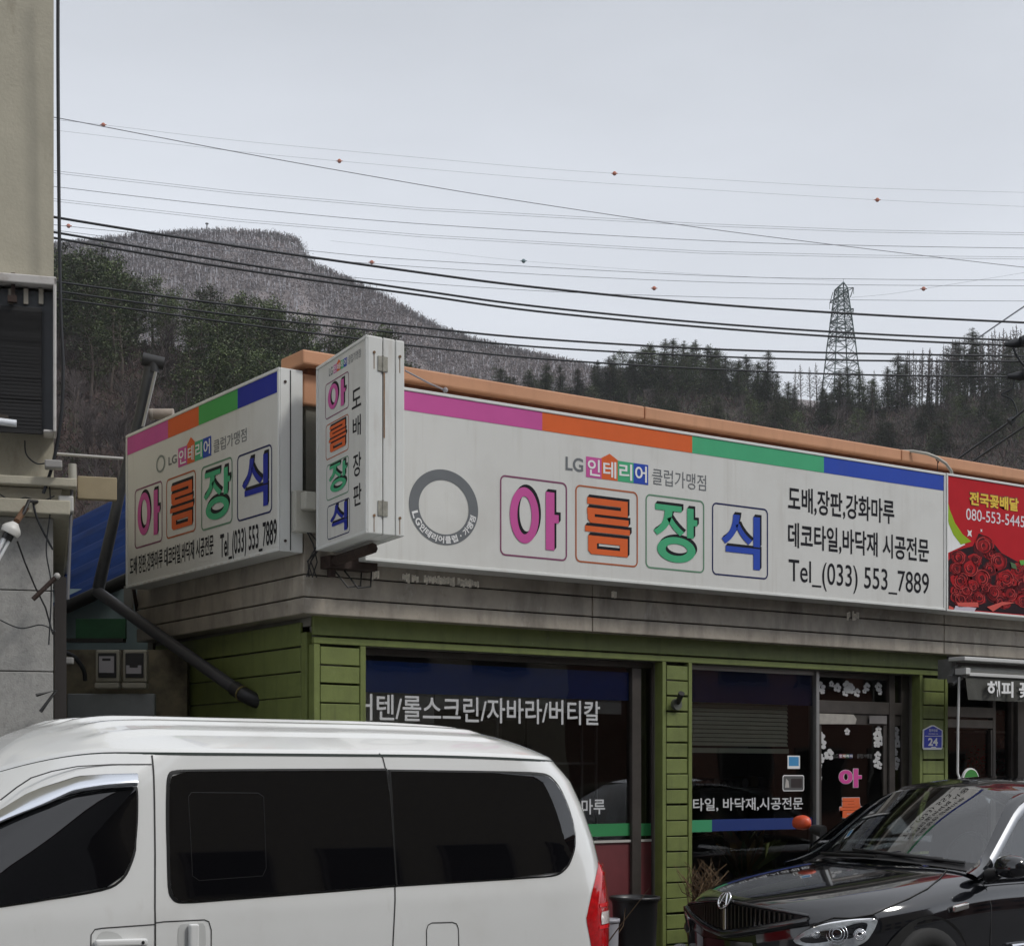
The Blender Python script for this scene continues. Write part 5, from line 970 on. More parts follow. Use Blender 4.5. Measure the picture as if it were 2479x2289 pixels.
def vhalf(s, z):
    W, r, f = vw(z), vrear(z), vfront(z); rr, rf = .60, .85
    if s > r - rr: t = min(1, (s - (r - rr)) / rr); W *= (1 - .62 * t ** 3.2) if t < 1 else .38
    if s < f + rf: t = min(1, (f + rf - s) / rf); W *= (1 - .68 * t ** 2.4)
    return W
def vgut(s): return 1.765 - (.42 * ((2.15 - s) / .9) ** 2 if s < 2.15 else 0) - (.02 * ((s - 3.6) / 1.0) ** 2 if s > 3.6 else 0)
def vhit(u, v):
    d = VI.to_3x3() @ ray(u, v); w_ = .9
    for _ in range(12):
        t = (-w_ - cl_.y) / d.y; p = cl_ + d * t; w_ = .6 * w_ + .4 * vhalf(p.x, p.z)
    return p.x, p.z
b = MB(); NT = 40; side = []
def outline_at(z, zfun=None):
    """near-side half outline from nose centre to tail centre at nominal height z"""
    f, r = vfront(z), vrear(z); pts = []
    for i in range(9): t = i / 8; pts.append((f + .0 + .0 * t, -vhalf(f, z) * t))
    n = 56
    for i in range(1, n): 
        x = i / n; s = f + (r - f) * (x + .05 * math.sin(2 * math.pi * x) * -1); pts.append((s, -vhalf(s, z)))
    for i in range(9): t = 1 - i / 8; pts.append((r + .035 * (1 - t * t), -vhalf(r, z) * t))
    return pts
levels = [.22, .32, .45, .6, .75, .9, .99, 1.03, 1.07, 1.12, 1.2, 1.3, 1.4, 1.5, 1.58, 1.65, 1.70, 1.74, 1.765]
rows = []
for z in levels:
    row = []
    for s, y in outline_at(z):
        zz = z if z < 1.1 else 1.1 + (z - 1.1) * (vgut(s) - 1.1) / (1.765 - 1.1); row.append(Vector((s, y, zz)))
    rows.append(row)
b.grid(rows); b.grid([[Vector((p.x, -p.y, p.z)) for p in r] for r in rows], flip=True)
base = rows[0]; b.add([p for p in base] + [Vector((p.x, -p.y, p.z)) for p in reversed(base)], [tuple(range(2 * len(base)))[::-1]])
top = rows[-1]
b.build('body', VWHITE, van, local=True)
# roof: crowned skin set just inside the drip rail, with raised ribs
b = MB(); rr = []; prof = [0, .02, .05, .10, .16, .24, .34, .46, .60, .76, 1]
def roofz(p, k): c = 1 - (1 - k) ** 2.3; return p.z + (1.765 - p.z) * (.85 if p.x < 3 else .3) * c + .012 * min(1, k / .02) + .175 * c
def softc(x): return 3.35 + 1.25 * math.tanh((x - 3.35) / 1.45)
def roofpt(p, k):
    cx_ = 3.1; s = p.x + (cx_ - p.x) * k * .0; sp = p.x + (softc(p.x) - p.x) * k
    y = p.y * (1 - k); return Vector((sp, y, roofz(p, k)))
RIB = (0.0, .21, .42, .63, -.21, -.42, -.63)
def rib(p):
    if 2.05 < p.x < 4.62:
        e = min(1, (p.x - 2.05) / .12, (4.62 - abs(p.y) * .25 - p.x) / .10); e = max(0, e); d = min(abs(p.y - r_) for r_ in (0, .2, -.2, .4, -.4, .6, -.6)); return .014 * e * max(0, min(1, (.045 - d) / .02))
    return 0
ny = 150; xs_ = [p.x for p in top]
kk = [1 - j / 75 for j in range(75, -1, -1)]
kk = sorted(set([j / 70 for j in range(71)] + [.004, .008, .02]))
for k in kk: rr.append([(lambda q: Vector((q.x, q.y, q.z + rib(q))))(roofpt(p, k)) for p in top])
b.grid(rr); b.grid([[Vector((p.x, -p.y, p.z)) for p in r] for r in rr], flip=True); b.build('roof', VWHITE, van, local=True)
def on_side(s, z, off): return Vector((s, -vhalf(s, z) - off, z))
def patch(b, pts, off, m=0, rows_=14, cols=22):
    """fill a (convex) outline given in (s, z) on the side skin"""
    n = len(pts); z0 = min(p[1] for p in pts); z1 = max(p[1] for p in pts); g_ = []
    for i in range(rows_ + 1):
        z = z0 + (z1 - z0) * (.0005 + .999 * (.5 - .5 * math.cos(math.pi * i / rows_))); xs = []
        for k in range(n):
            p, q = pts[k], pts[(k + 1) % n]
            if (p[1] - z) * (q[1] - z) <= 0 and p[1] != q[1]: xs.append(p[0] + (q[0] - p[0]) * (z - p[1]) / (q[1] - p[1]))
        if len(xs) < 2: continue
        g_.append([on_side(lerp(min(xs), max(xs), j / cols), z, off) for j in range(cols + 1)])
    b.grid(g_, m)
def mirror(o):
    c = o.copy(); COL.objects.link(c); c.data = o.data; c.scale = (1, -1, 1); c.parent = o.parent; return c
def smooth_poly(px, hit=vhit, it=2):
    p = [hit(*q) for q in px]
    for _ in range(it):
        q = []
        for k in range(len(p)): a, c = p[k], p[(k + 1) % len(p)]; q += [(a[0] * .8 + c[0] * .2, a[1] * .8 + c[1] * .2), (a[0] * .2 + c[0] * .8, a[1] * .2 + c[1] * .8)]
        p = q
    return p
w_slide = [(409, 1885), (420, 1867), (520, 1865.5), (700, 1864.5), (915, 1863.6), (930, 1863.6), (932.6, 1863.7), (933.5, 1866), (935, 1880), (942, 1930), (949, 2030), (955, 2125), (956, 2138), (956, 2141), (953, 2141.5), (930, 2143), (800, 2154), (620, 2168), (445, 2182), (425, 2176), (411, 2155), (408, 2050), (407, 1950)]
w_rear = [(944, 1868), (944, 1866), (947, 1866), (970, 1866.3), (1100, 1868), (1280, 1871), (1325, 1876), (1352, 1905), (1374, 1955), (1389, 2005), (1389, 2050), (1373, 2093), (1345, 2117), (1250, 2123), (1100, 2132), (985, 2139), (963, 2140.4), (960, 2140.5), (960, 2137), (958, 2115), (954, 2050), (949, 1950), (945, 1885)]
w_front = [(-330, 2120), (-60, 2015), (30, 1972), (130, 1934), (230, 1912), (322, 1904), (329, 1912), (329, 1990), (323, 2060), (300, 2118), (262, 2148), (100, 2176), (-100, 2206), (-330, 2236)]
def cornered(px): 
    return smooth_poly(px)
for nm, px in (('window', w_front), ('window', w_slide), ('window', w_rear)):
    pts = cornered(px); c = (sum(p[0] for p in pts) / len(pts), sum(p[1] for p in pts) / len(pts)); b = MB(); patch(b, pts, .010); o = b.build(nm, TINT, van, local=True)
    rim_ = MB(); n = len(pts); o_ = [on_side(*p, .0105) for p in pts]; i_ = [on_side(p[0] + (.012 if p[0] > c[0] else -.012), p[1] + (.010 if p[1] > c[1] else -.010), .0015) for p in pts]
    rim_.add(o_ + i_, [(k, (k + 1) % n, n + (k + 1) % n, n + k) for k in range(n)], 0, True); rim_.build('rubber_seal', RUBBER, o, local=True); mirror(o)
# drawn outline of the small sliding pane
def strip(b, px, wd, off, m=0, closed=False, hit=vhit):
    p = [hit(*q) for q in px]; q = []
    for i in range(len(p) - 1 + (1 if closed else 0)):
        a, c = p[i], p[(i + 1) % len(p)]
        for k in range(5): q.append((lerp(a[0], c[0], k / 5), lerp(a[1], c[1], k / 5)))
    if not closed: q.append(p[-1])
    n = len(q); L_ = []; R2 = []
    for i in range(n):
        a = q[(i - 1) % n] if closed or i else q[i]; c = q[(i + 1) % n] if closed or i < n - 1 else q[i]; d = Vector((c[0] - a[0], c[1] - a[1])).normalized(); nn = Vector((-d.y, d.x)) * wd / 2
        L_.append(on_side(q[i][0] + nn.x, q[i][1] + nn.y, off)); R2.append(on_side(q[i][0] - nn.x, q[i][1] - nn.y, off))
    b.add(L_ + R2, [(k, (k + 1) % n, n + (k + 1) % n, n + k) for k in range(n if closed else n - 1)], m, True)
zz8 = lambda x, y: (x * .7496, 1680 + y * .7496)
b = MB(); strip(b, [zz8(*p) for p in ((605, 330), (615, 316), (830, 318), (848, 330), (856, 560), (845, 585), (640, 600), (618, 585))], .0035, .0112, closed=True); b.build('window_line', mat('faint line', (.010, .010, .011), .3), van, local=True)
b = MB(); strip(b, [zz8(490, 196), zz8(496, 260), zz8(499, 400), zz8(500, 690), zz8(501, 900), zz8(500, 1100)], .008, .002); b.build('panel_gap', SEAM, van, local=True)
b = MB(); strip(b, [zz8(1224, 190), zz8(1236, 205), zz8(1246, 245)], .007, .002); b.build('panel_gap', SEAM, van, local=True)
b = MB(); strip(b, [zz8(1275, 622), zz8(1273, 720), zz8(1268, 820), zz8(1262, 1000)], .007, .002); b.build('panel_gap', SEAM, van, local=True)
b = MB(); strip(b, [(0, 1936), (40, 1905), (75, 1882), (125, 1866), (187, 1854), (270, 1849.5), (367, 1849)], .005, .002); b.build('panel_gap', SEAM, van, local=True)
b = MB(); strip(b, [zz8(1376, 900), zz8(1377, 760), zz8(1382, 744), zz8(1394, 737), zz8(1460, 735), zz8(1474, 740), zz8(1480, 756), zz8(1481, 900)], .005, .002); b.build('panel_gap', SEAM, van, local=True)
b = MB(); strip(b, [zz8(501, 737), zz8(530, 733), zz8(660, 727), zz8(674, 733), zz8(682, 760), zz8(681, 900)], .005, .002); b.build('panel_gap', SEAM, van, local=True)
b = MB(); strip(b, [zz8(290, 900), zz8(294, 775), zz8(306, 758), zz8(330, 754), zz8(499, 742)], .005, .002); b.build('panel_gap', SEAM, van, local=True)
# dark drip rail line
b = MB(); L_ = []; R2 = []
for p in top[10:-12]:
    L_.append(Vector((p.x, p.y - .004, p.z + .002))); R2.append(Vector((p.x, p.y - .005, p.z - .011)))
b.add(L_ + R2, [(k, len(L_) + k, len(L_) + k + 1, k + 1) for k in range(len(L_) - 1)]); o = b.build('drip_rail', mat('drip rail rubber', (.045, .06, .055), .5), van, local=True); mirror(o)
# chrome rain visor
up = [(-330, 2090), (-60, 1992), (0, 1958), (60, 1921), (98, 1905), (187, 1877), (260, 1872), (330, 1870)]; lo = [(-330, 2118), (-60, 2018), (0, 1988), (60, 1963), (110, 1944), (172, 1917), (240, 1908), (322, 1903)]
b = MB(); g_ = []
def dense(L, n=40): 
    q = []
    for i in range(n + 1): f = i / n * (len(L) - 1); k = min(int(f), len(L) - 2); t = f - k; q.append((lerp(L[k][0], L[k + 1][0], t), lerp(L[k][1], L[k + 1][1], t)))
    return q
U_, D_ = [vhit(*p) for p in dense(up)], [vhit(*p) for p in dense(lo)]
for j, off in ((0, .008), (.12, .026), (.5, .040), (.9, .046), (1, .038), (1.02, .014)): g_.append([on_side(lerp(a[0], c[0], j), lerp(a[1], c[1], j), off) for a, c in zip(U_, D_)])
b.grid(g_, flip=True); e_ = [r[-1] for r in g_]; b.add(e_, [tuple(range(len(e_)))]); b.build('rain_visor', mat('satin chrome', (.72, .75, .80), .16, 1), van, local=True)
# handles
b = MB(); pts = smooth_poly([zz8(*p) for p in ((302, 812), (318, 770), (345, 762), (385, 772), (404, 800), (404, 830), (302, 830))]); patch(b, pts, .002, rows_=8, cols=8); b.build('handle_cup', mat('cup shade white', (.55, .56, .55), .35, coat=.5), van, local=True)
b = MB(); s0, z0 = vhit(*zz8(300, 800)); s1, z1 = vhit(*zz8(470, 795)); b.obox((s0, -vhalf(s0, z0) - .034, z0 - .022), (s1 - s0, 0, z1 - z0), (0, .030, 0), (0, 0, .036)); b.build('door_handle', VWHITE, van, local=True, bevel=.012, seg=3)
b = MB(); s0, z0 = vhit(*zz8(452, 797)); b.tube([(s0, -vhalf(s0, z0) - .032, z0 - .002), (s0, -vhalf(s0, z0) - .036, z0 - .002)], .008, n=10); b.build('lock', BLKPL, van, local=True)
b = MB(); pts = smooth_poly([zz8(*p) for p in ((574, 840), (574, 748), (590, 738), (655, 735), (664, 750), (664, 840))]); patch(b, pts, .002, rows_=8, cols=8); b.build('handle_cup', bpy.data.materials['cup shade white'], van, local=True)
b = MB(); s0, z0 = vhit(*zz8(604, 830)); s1, z1 = vhit(*zz8(634, 738)); b.obox((s0, -vhalf(s0, z0) - .034, z0 - .05), (s1 - s0, 0, 0), (0, .030, 0), (0, 0, z1 - z0 + .05)); b.build('door_handle', VWHITE, van, local=True, bevel=.010, seg=3)
b = MB(); s0, z0 = vhit(82, 1738); rp = roofpt(top[24], .45); b.ball((1.75, -.10, roofpt(Vector((1.75, -.5, vgut(1.75))), .8).z + .02), .05, n=8, sc=(1.5, .6, .7)); b.build('antenna', BLKPL, van, local=True)
# tail lamp wrapping the rear corner
b = MB(); g_ = []; zs_ = [on_d(1440, v, 9.0).z for v in (2086, 2120, 2168, 2205, 2219, 2245, 2289, 2330)]
def rear_pt(z, e, off):                          # e 0 at side, 1 round the corner
    r = vrear(z); s = r - e; w_ = vhalf(s, z); return Vector((s, -w_, z)), s
g_ = []; edge = [(1450, 2084), (1443, 2115), (1434, 2155), (1425, 2195), (1419.5, 2222), (1424, 2250), (1431, 2286), (1440, 2330), (1448, 2370)]
ez = [vhit(*p) for p in edge]; z_t, z_b = ez[0][1], ez[-1][1]
def lamp_e(z): return interp([(zz_, vrear(zz_) - ss_) for ss_, zz_ in reversed(ez)], z)
for i in range(25):
    f = i / 24; z = lerp(z_t, z_b, f); wd = lamp_e(z); row = []
    for j in range(19):
        e = wd * (1 - j / 18) + .002; s_ = vrear(z) - e; bul = .016 * min(1, j / 2, i / 2, (24 - i) / 2); row.append(Vector((s_ + bul * .6, -vhalf(s_, z) - bul - .002, z)))
    g_.append(row)
b.grid(g_); LRED = mat('red lamp lens', (.50, .006, .010), .12, spec=.6, coat=.8, var=.35, vs=30); o = b.build('tail_lamp', LRED, van, local=True, ); mirror(o)
b = MB(); zc = on_d(1440, 2224, 9.05).z; g2 = []
for i in range(5):
    z = zc + .035 - .07 * i / 4; row = []
    for j in range(7): e = lamp_e(z) * .80 - .16 * j / 6; s = vrear(z) - e; row.append(Vector((s + .012, -vhalf(s, z) - .022, z)))
    g2.append(row)
b.grid(g2); b.build('reverse_lens', mat('clear lens', (.70, .62, .60), .15, coat=.8, var=.3, vs=40), o, local=True)
b = MB()
for f in (2193, 2246, 2118, 2100):
    z = on_d(1440, f, 9.05).z
    row = [[], []]
    for j in range(7): e = lamp_e(z) * (.86 if f > 2150 else .8) - (.20 if f > 2150 else .08) * j / 6; s = vrear(z) - e; row[0].append(Vector((s + .012, -vhalf(s, z) - .022, z + .010))); row[1].append(Vector((s + .012, -vhalf(s, z) - .022, z - .010)))
    b.grid(row)
b.build('reflector', mat('bright red reflector', (.85, .015, .02), .15, coat=.8), o, local=True)
# glass at both ends, bumpers, wheels
b = MB()
for (fn, sgn, z0, z1) in ((vfront, -1, 1.14, 1.70), (vrear, 1, 1.10, 1.66)):
    b.grid([[Vector((fn(z) + sgn * (.012 + (.035 * (1 - t * t) if sgn > 0 else 0)), -vhalf(fn(z), z) * t * .93, z if z < 1.1 else 1.1 + (z - 1.1) * (vgut(fn(z)) - 1.1) / .665)) for t in [k / 6 - 1 for k in range(13)]] for z in [z0 + (z1 - z0) * i / 8 for i in range(9)]], flip=sgn > 0)
b.build('screen_glass', TINT, van, local=True)
b = MB(); b.tube([(5.14, -.66, .48), (5.28, -.4, .48), (5.30, 0, .48), (5.28, .4, .48), (5.14, .66, .48)], .12, n=12); b.tube([(.36, -.66, .45), (.17, -.4, .45), (.12, 0, .45), (.17, .4, .45), (.36, .66, .45)], .13, n=12); b.build('bumper', VWHITE, van, local=True)
b = MB(); b.tube([(4.62, -.72, 1.46), (4.80, -.69, 1.50), (4.86, -.66, 1.62)], .012, n=6); 
def wheel(par, c, r, w_):
    b = MB(); c = Vector(c); sg = -1 if c.y < 0 else 1; b.grid([[c + Vector((rr_ * math.cos(2 * math.pi * k / 32), yy * sg, rr_ * math.sin(2 * math.pi * k / 32))) for k in range(32)] for rr_, yy in ((r * .62, .0), (r * .66, .012), (r * .92, .012), (r, -.03), (r, -w_ + .03), (r * .9, -w_), (r * .5, -w_))], 0, True, close=True); o = b.build('wheel', RUBBER, par, local=True)
    b = MB(); b.grid([[c + Vector((rr_ * math.cos(2 * math.pi * k / 32), yy * sg, rr_ * math.sin(2 * math.pi * k / 32))) for k in range(32)] for rr_, yy in ((.001, -.02), (r * .18, -.02), (r * .2, -.035), (r * .58, -.03), (r * .64, .004))], 0, True, close=True); b.build('rim', ALU, o, local=True)
for s in (1.05, 4.25):
    for y in (-.935, .935): wheel(van, (s, y, .33), .33, .21)
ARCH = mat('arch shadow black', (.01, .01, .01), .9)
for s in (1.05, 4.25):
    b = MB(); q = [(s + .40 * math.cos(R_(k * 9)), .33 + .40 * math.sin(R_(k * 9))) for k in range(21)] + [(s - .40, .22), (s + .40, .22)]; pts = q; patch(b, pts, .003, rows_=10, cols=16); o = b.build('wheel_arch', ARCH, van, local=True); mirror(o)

# ------------------------------------------------------------------ black car (nose to the left)
CBLK = mat('black car paint', (.008, .0085, .011), .10, spec=.5, coat=1.0, dirt=[((.03, .03, .032), 30, .55, .8, .25)])
CP = Vector((2.13, -1.85, 0)); car = thing('car', 'black coupe like sport utility car with tall barred grille at lower right', 'car', CP)
CI = wm(car).inverted(); cc = CI @ CAM
ST = [(-.05, .26, .80), (.0, .40, .842), (.08, .56, .872), (.20, .70, .902), (.34, .81, .932), (.55, .885, .97), (.8, .915, 1.005), (1.05, .928, 1.035), (1.3, .932, 1.06), (1.6, .935, 1.075), (2.2, .938, 1.075), (2.8, .938, 1.08), (3.4, .935, 1.09), (3.9, .92, 1.10), (4.15, .87, 1.08), (4.32, .78, 1.02), (4.38, .70, .90)]
def sec(s, w_, t):
    hood = s < 1.45; e = t - (.10 if hood else .02)          # crown to wing
    zb_ = .27 if .3 < s < 4.1 else .34
    return [(0, t + .0), (.22 * w_, t - .003), (.45 * w_, t - .012), (.66 * w_, t - .032), (.80 * w_, t - .062), (.90 * w_, t - .105), (.965 * w_, t - .165), (.995 * w_, t - .25), (w_, lerp(t, zb_, .42)), (.985 * w_, lerp(t, zb_, .62)), (.985 * w_, lerp(t, zb_, .80)), (.95 * w_, lerp(t, zb_, .94)), (.80 * w_, zb_)]
b = MB(); rows = []
for s, w_, t in ST:
    h = sec(s, w_, t); rows.append([Vector((s, -y, z)) for y, z in reversed(h)] + [Vector((s, y, z)) for y, z in h[1:]])
b.grid(rows, flip=True); b.add(rows[0], [tuple(range(len(rows[0])))]); b.add(rows[-1], [tuple(range(len(rows[-1])))[::-1]])
body = b.build('body', CBLK, car, local=True, sub=2)
def cskin(s, z):                                 # half width of the flank at (s, z)
    for a, c in zip(ST, ST[1:]):
        if s <= c[0]: break
    f = min(max((s - a[0]) / (c[0] - a[0]), 0), 1); w_ = lerp(a[1], c[1], f); t = lerp(a[2], c[2], f); h = sec(s, w_, t); best = h[-1][0]
    for (y0, z0), (y1, z1) in zip(h, h[1:]):
        if z1 <= z <= z0: best = lerp(y0, y1, (z0 - z) / max(z0 - z1, 1e-6)); break
    else: best = h[0][0] if z > h[0][1] else h[-1][0]
    return best
def chit(u, v, y):                               # car-local point on the plane y
    d = CI.to_3x3() @ ray(u, v); return cc + d * ((y - cc.y) / d.y)
# greenhouse
def roofline(s): return interp([(1.28, 1.075), (1.45, 1.18), (1.75, 1.385), (2.0, 1.525), (2.15, 1.585), (2.35, 1.628), (2.7, 1.652), (3.1, 1.635), (3.5, 1.55), (3.9, 1.37), (4.3, 1.08)], s)
def gh(s, f):                                    # f 0 centre .. 1 roof edge; plan and crown of the roof skin
    w_ = interp([(1.28, .70), (2.05, .60), (2.4, .60), (3.2, .59), (4.3, .55)], s); zc = roofline(s); return Vector((s, f * w_, zc - (.045 + .02 * (s < 2)) * f * f))
CGL = glass('windscreen glass', (.50, .56, .56), .07)
def wscr(f, g_):                                 # windscreen: g 0 base .. 1 header, f -1..1
    bs = 1.30 + .24 * f * f; bz = 1.085 - .065 * f * f; base = Vector((bs, f * .80, bz)); hs = 2.10 + .06 * f * f; hd = Vector((hs, f * .595, 1.572 - .05 * f * f)); p = base.lerp(hd, g_); p.z += .030 * math.sin(math.pi * g_) ; p.x -= .0; return p
b = MB(); b.grid([[wscr(-1 + 2 * j / 20, i / 14) for j in range(21)] for i in range(15)], flip=True); b.build('windscreen', CGL, car, local=True)
b = MB(); g_ = []
for i in range(23):
    s = 2.10 + i * .052; f0 = (.06 if i == 0 else 0)
    g_.append([Vector((s + (.06 * f * f if i < 3 else 0), f * interp([(2.1, .595), (2.5, .60), (3.3, .585)], s), roofline(s) - .05 * f * f + .004)) for f in [-1 + 2 * j / 16 for j in range(17)]])
b.grid(g_, flip=True); b.build('roof', CBLK, car, local=True, sub=1)
b = MB()
for sg in (-1, 1):                               # pillars and roof rails as swept bars, shoulder under the glass
    pl_ = [Vector((1.30, sg * .86, 1.0)), Vector((1.52, sg * .815, 1.05)), wscr(sg * 1.0, .25), wscr(sg, .5), wscr(sg, .75), wscr(sg, 1.0), Vector((2.5, sg * .612, 1.575)), Vector((3.0, sg * .60, 1.57)), Vector((3.4, sg * .60, 1.49)), Vector((3.85, sg * .62, 1.29)), Vector((4.2, sg * .66, 1.07))]
    L1 = [p + Vector((-.035, -sg * .045, .012)) for p in pl_]; L2 = [p + Vector((-.01, sg * .022, .018)) for p in pl_]; L3 = [p + Vector((.05, sg * .045, -.035)) for p in pl_]; L4 = [p + Vector((.03, -sg * .02, -.04)) for p in pl_]
    b.grid([L1, L2, L3, L4, L1], flip=sg < 0)
o = b.build('pillar', CBLK, car, local=True, sub=2)
def sideglass(s0, s1, sg):
    g_ = []
    for i in range(9):
        f = i / 8; r_ = []
        for j in range(13):
            s = lerp(s0, s1, j / 12); top_ = roofline(max(s, 1.7)) - .085 if s > 1.9 else lerp(1.07, roofline(1.9) - .085, max(0, (s - 1.45) / .45)); bot = 1.05
            z = lerp(bot, max(top_, bot + .005), f); y = lerp(.88, .635, (z - 1.05) / .55); r_.append(Vector((s, sg * y, z)))
        g_.append(r_)
    return g_
for sg in (-1, 1):
    for s0, s1 in ((1.55, 2.62), (2.68, 3.45)):
        b = MB(); b.grid(sideglass(s0, s1, sg), flip=sg > 0); b.build('side_window', CGL, car, local=True)
b = MB(); b.grid([[Vector((lerp(3.45, 4.2, i / 8), f * .6, roofline(lerp(3.45, 4.2, i / 8)) + .01 - .05 * f * f)) for f in [-1 + j / 5 for j in range(11)]] for i in range(9)], flip=True); b.build('rear_window', TINT, car, local=True)
b = MB(); g_ = []                                # chrome rain visor along the top of the near door glass
for j, (o1, o2) in enumerate(((0, 0), (.018, .02), (.03, .045), (.028, .065))):
    g_.append([Vector((s, -(lerp(.88, .635, ((z_ := (lerp(1.09, roofline(1.9) - .08, max(0, (s - 1.47) / .43)) if s < 1.9 else roofline(s) - .08)) - 1.05) / .55) + o1), z_ - o2)) for s in [1.50 + 1.1 * k / 24 for k in range(25)]])
b.grid(g_); b.build('rain_visor', mat('pale chrome', (.34, .35, .37), .42, 1), car, local=True)
# bonnet shut line
def hood_line():
    q = [(2018, 2221), (2060, 2222), (2110, 2214), (2150, 2196), (2200, 2174), (2245, 2150), (2275, 2125), (2292, 2104)]; r_ = []
    for i, (u, v) in enumerate(q): r_.append((u, v))
    return r_
def chood(u, v):                                 # land on the bonnet skin
    d = CI.to_3x3() @ ray(u, v); lo_, best = 8.0, None
    t = 8.0; prev = None
    while t < 14:
        p = cc + d * t
        if -.1 < p.x < 4.3:
            for a, c in zip(ST, ST[1:]):
                if p.x <= c[0]: break
            f = min(max((p.x - a[0]) / (c[0] - a[0]), 0), 1); w_, tt = lerp(a[1], c[1], f), lerp(a[2], c[2], f); h = sec(p.x, w_, tt); y = abs(p.y)
            if y <= w_:
                zt = None
                for (y0, z0), (y1, z1) in zip(h, h[1:]):
                    if y0 <= y <= y1: zt = lerp(z0, z1, (y - y0) / max(y1 - y0, 1e-6)); break
                if zt is not None and p.z <= zt and p.z > .3: return p
        t += .01
    return cc + d * 10.3
def dart(b, px, r, m=0, up_=.004):
    pts = [chood(*q) + Vector((0, -up_, up_)) for q in px]; b.tube(pts, r, m, n=5)
b = MB(); dart(b, hood_line(), .0045); dart(b, [(1905, 2290), (1935, 2262), (1975, 2236), (2018, 2221)], .004); b.build('bonnet_gap', SEAM, car, local=True)
# grille: shield of bars between the lamps
def gz(y): return .835 - .16 * abs(y) ** 1.3
def nose_x(y): return -.075 + .30 * (abs(y) / .75) ** 2
def g_top(y): return .832 - .064 * (abs(y) / .57) ** 1.5
def g_bot(y): return .645 + .118 * (abs(y) / .57) ** 1.25
ys_ = [-.57 + 1.14 * k / 24 for k in range(25)]
b = MB(); b.grid([[Vector((nose_x(y) + .004, y, lerp(g_bot(y), g_top(y), f))) for y in ys_] for f in (0, .5, 1)], flip=True); b.build('grille', mat('grille black', (.006, .006, .006), .5), car, local=True)
BARM = mat('smoked chrome', (.16, .16, .165), .3, 1)
for k in range(-17, 18):
    y = k * .032
    if abs(y) < .02 or g_top(y) - g_bot(y) < .03: continue
    b = MB(); b.obox((nose_x(y) - .020, y - .004, g_bot(y) + .01), (.02, 0, 0), (0, .008, 0), (0, 0, g_top(y) - g_bot(y) - .02)); b.build('grille_bar', BARM, car, local=True)
b = MB(); b.tube([Vector((nose_x(y) - .004, y, g_bot(y) - .022)) for y in ys_], .03, n=8); b.tube([Vector((nose_x(y) + .002, y, g_top(y) + .004)) for y in ys_], .012, n=8); b.build('grille_surround', CBLK, car, local=True)
b = MB(); b.grid([[Vector((nose_x(y) + o_, y, z_)) for y in ys_] for z_, o_ in ((.30, .06), (.40, .01), (.50, -.005), (.58, .0))], flip=True); b.build('bumper', CBLK, car, local=True)
b = MB(); b.obox((-.098, -.016, .65), (.02, 0, 0), (0, .032, 0), (0, 0, .17)); b.build('grille_spine', mat('satin bar', (.55, .55, .56), .25, 1), car, local=True, bevel=.006)
b = MB(); c = Vector((-.082, 0, .838)); ex = Vector((0, 1, 0)); ey = Vector((.45, 0, .9)).normalized(); nn = Vector((-.9, 0, .45))
b.tube([c + ex * .052 * math.cos(2 * math.pi * k / 24) + ey * .058 * math.sin(2 * math.pi * k / 24) + nn * .014 for k in range(25)], .007, n=8)
for s0 in (-1, 1): b.tube([c + ex * .006 * s0 + ey * .05 + nn * .014, c + ex * .02 * s0 + nn * .016, c + ex * .034 * s0 - ey * .04 + nn * .014], .007, n=6)
b.tube([c + ex * .02 - ey * .005 + nn * .014, c - ex * .02 - ey * .018 + nn * .014], .005, n=6); b.build('badge', CHROME, car, local=True)
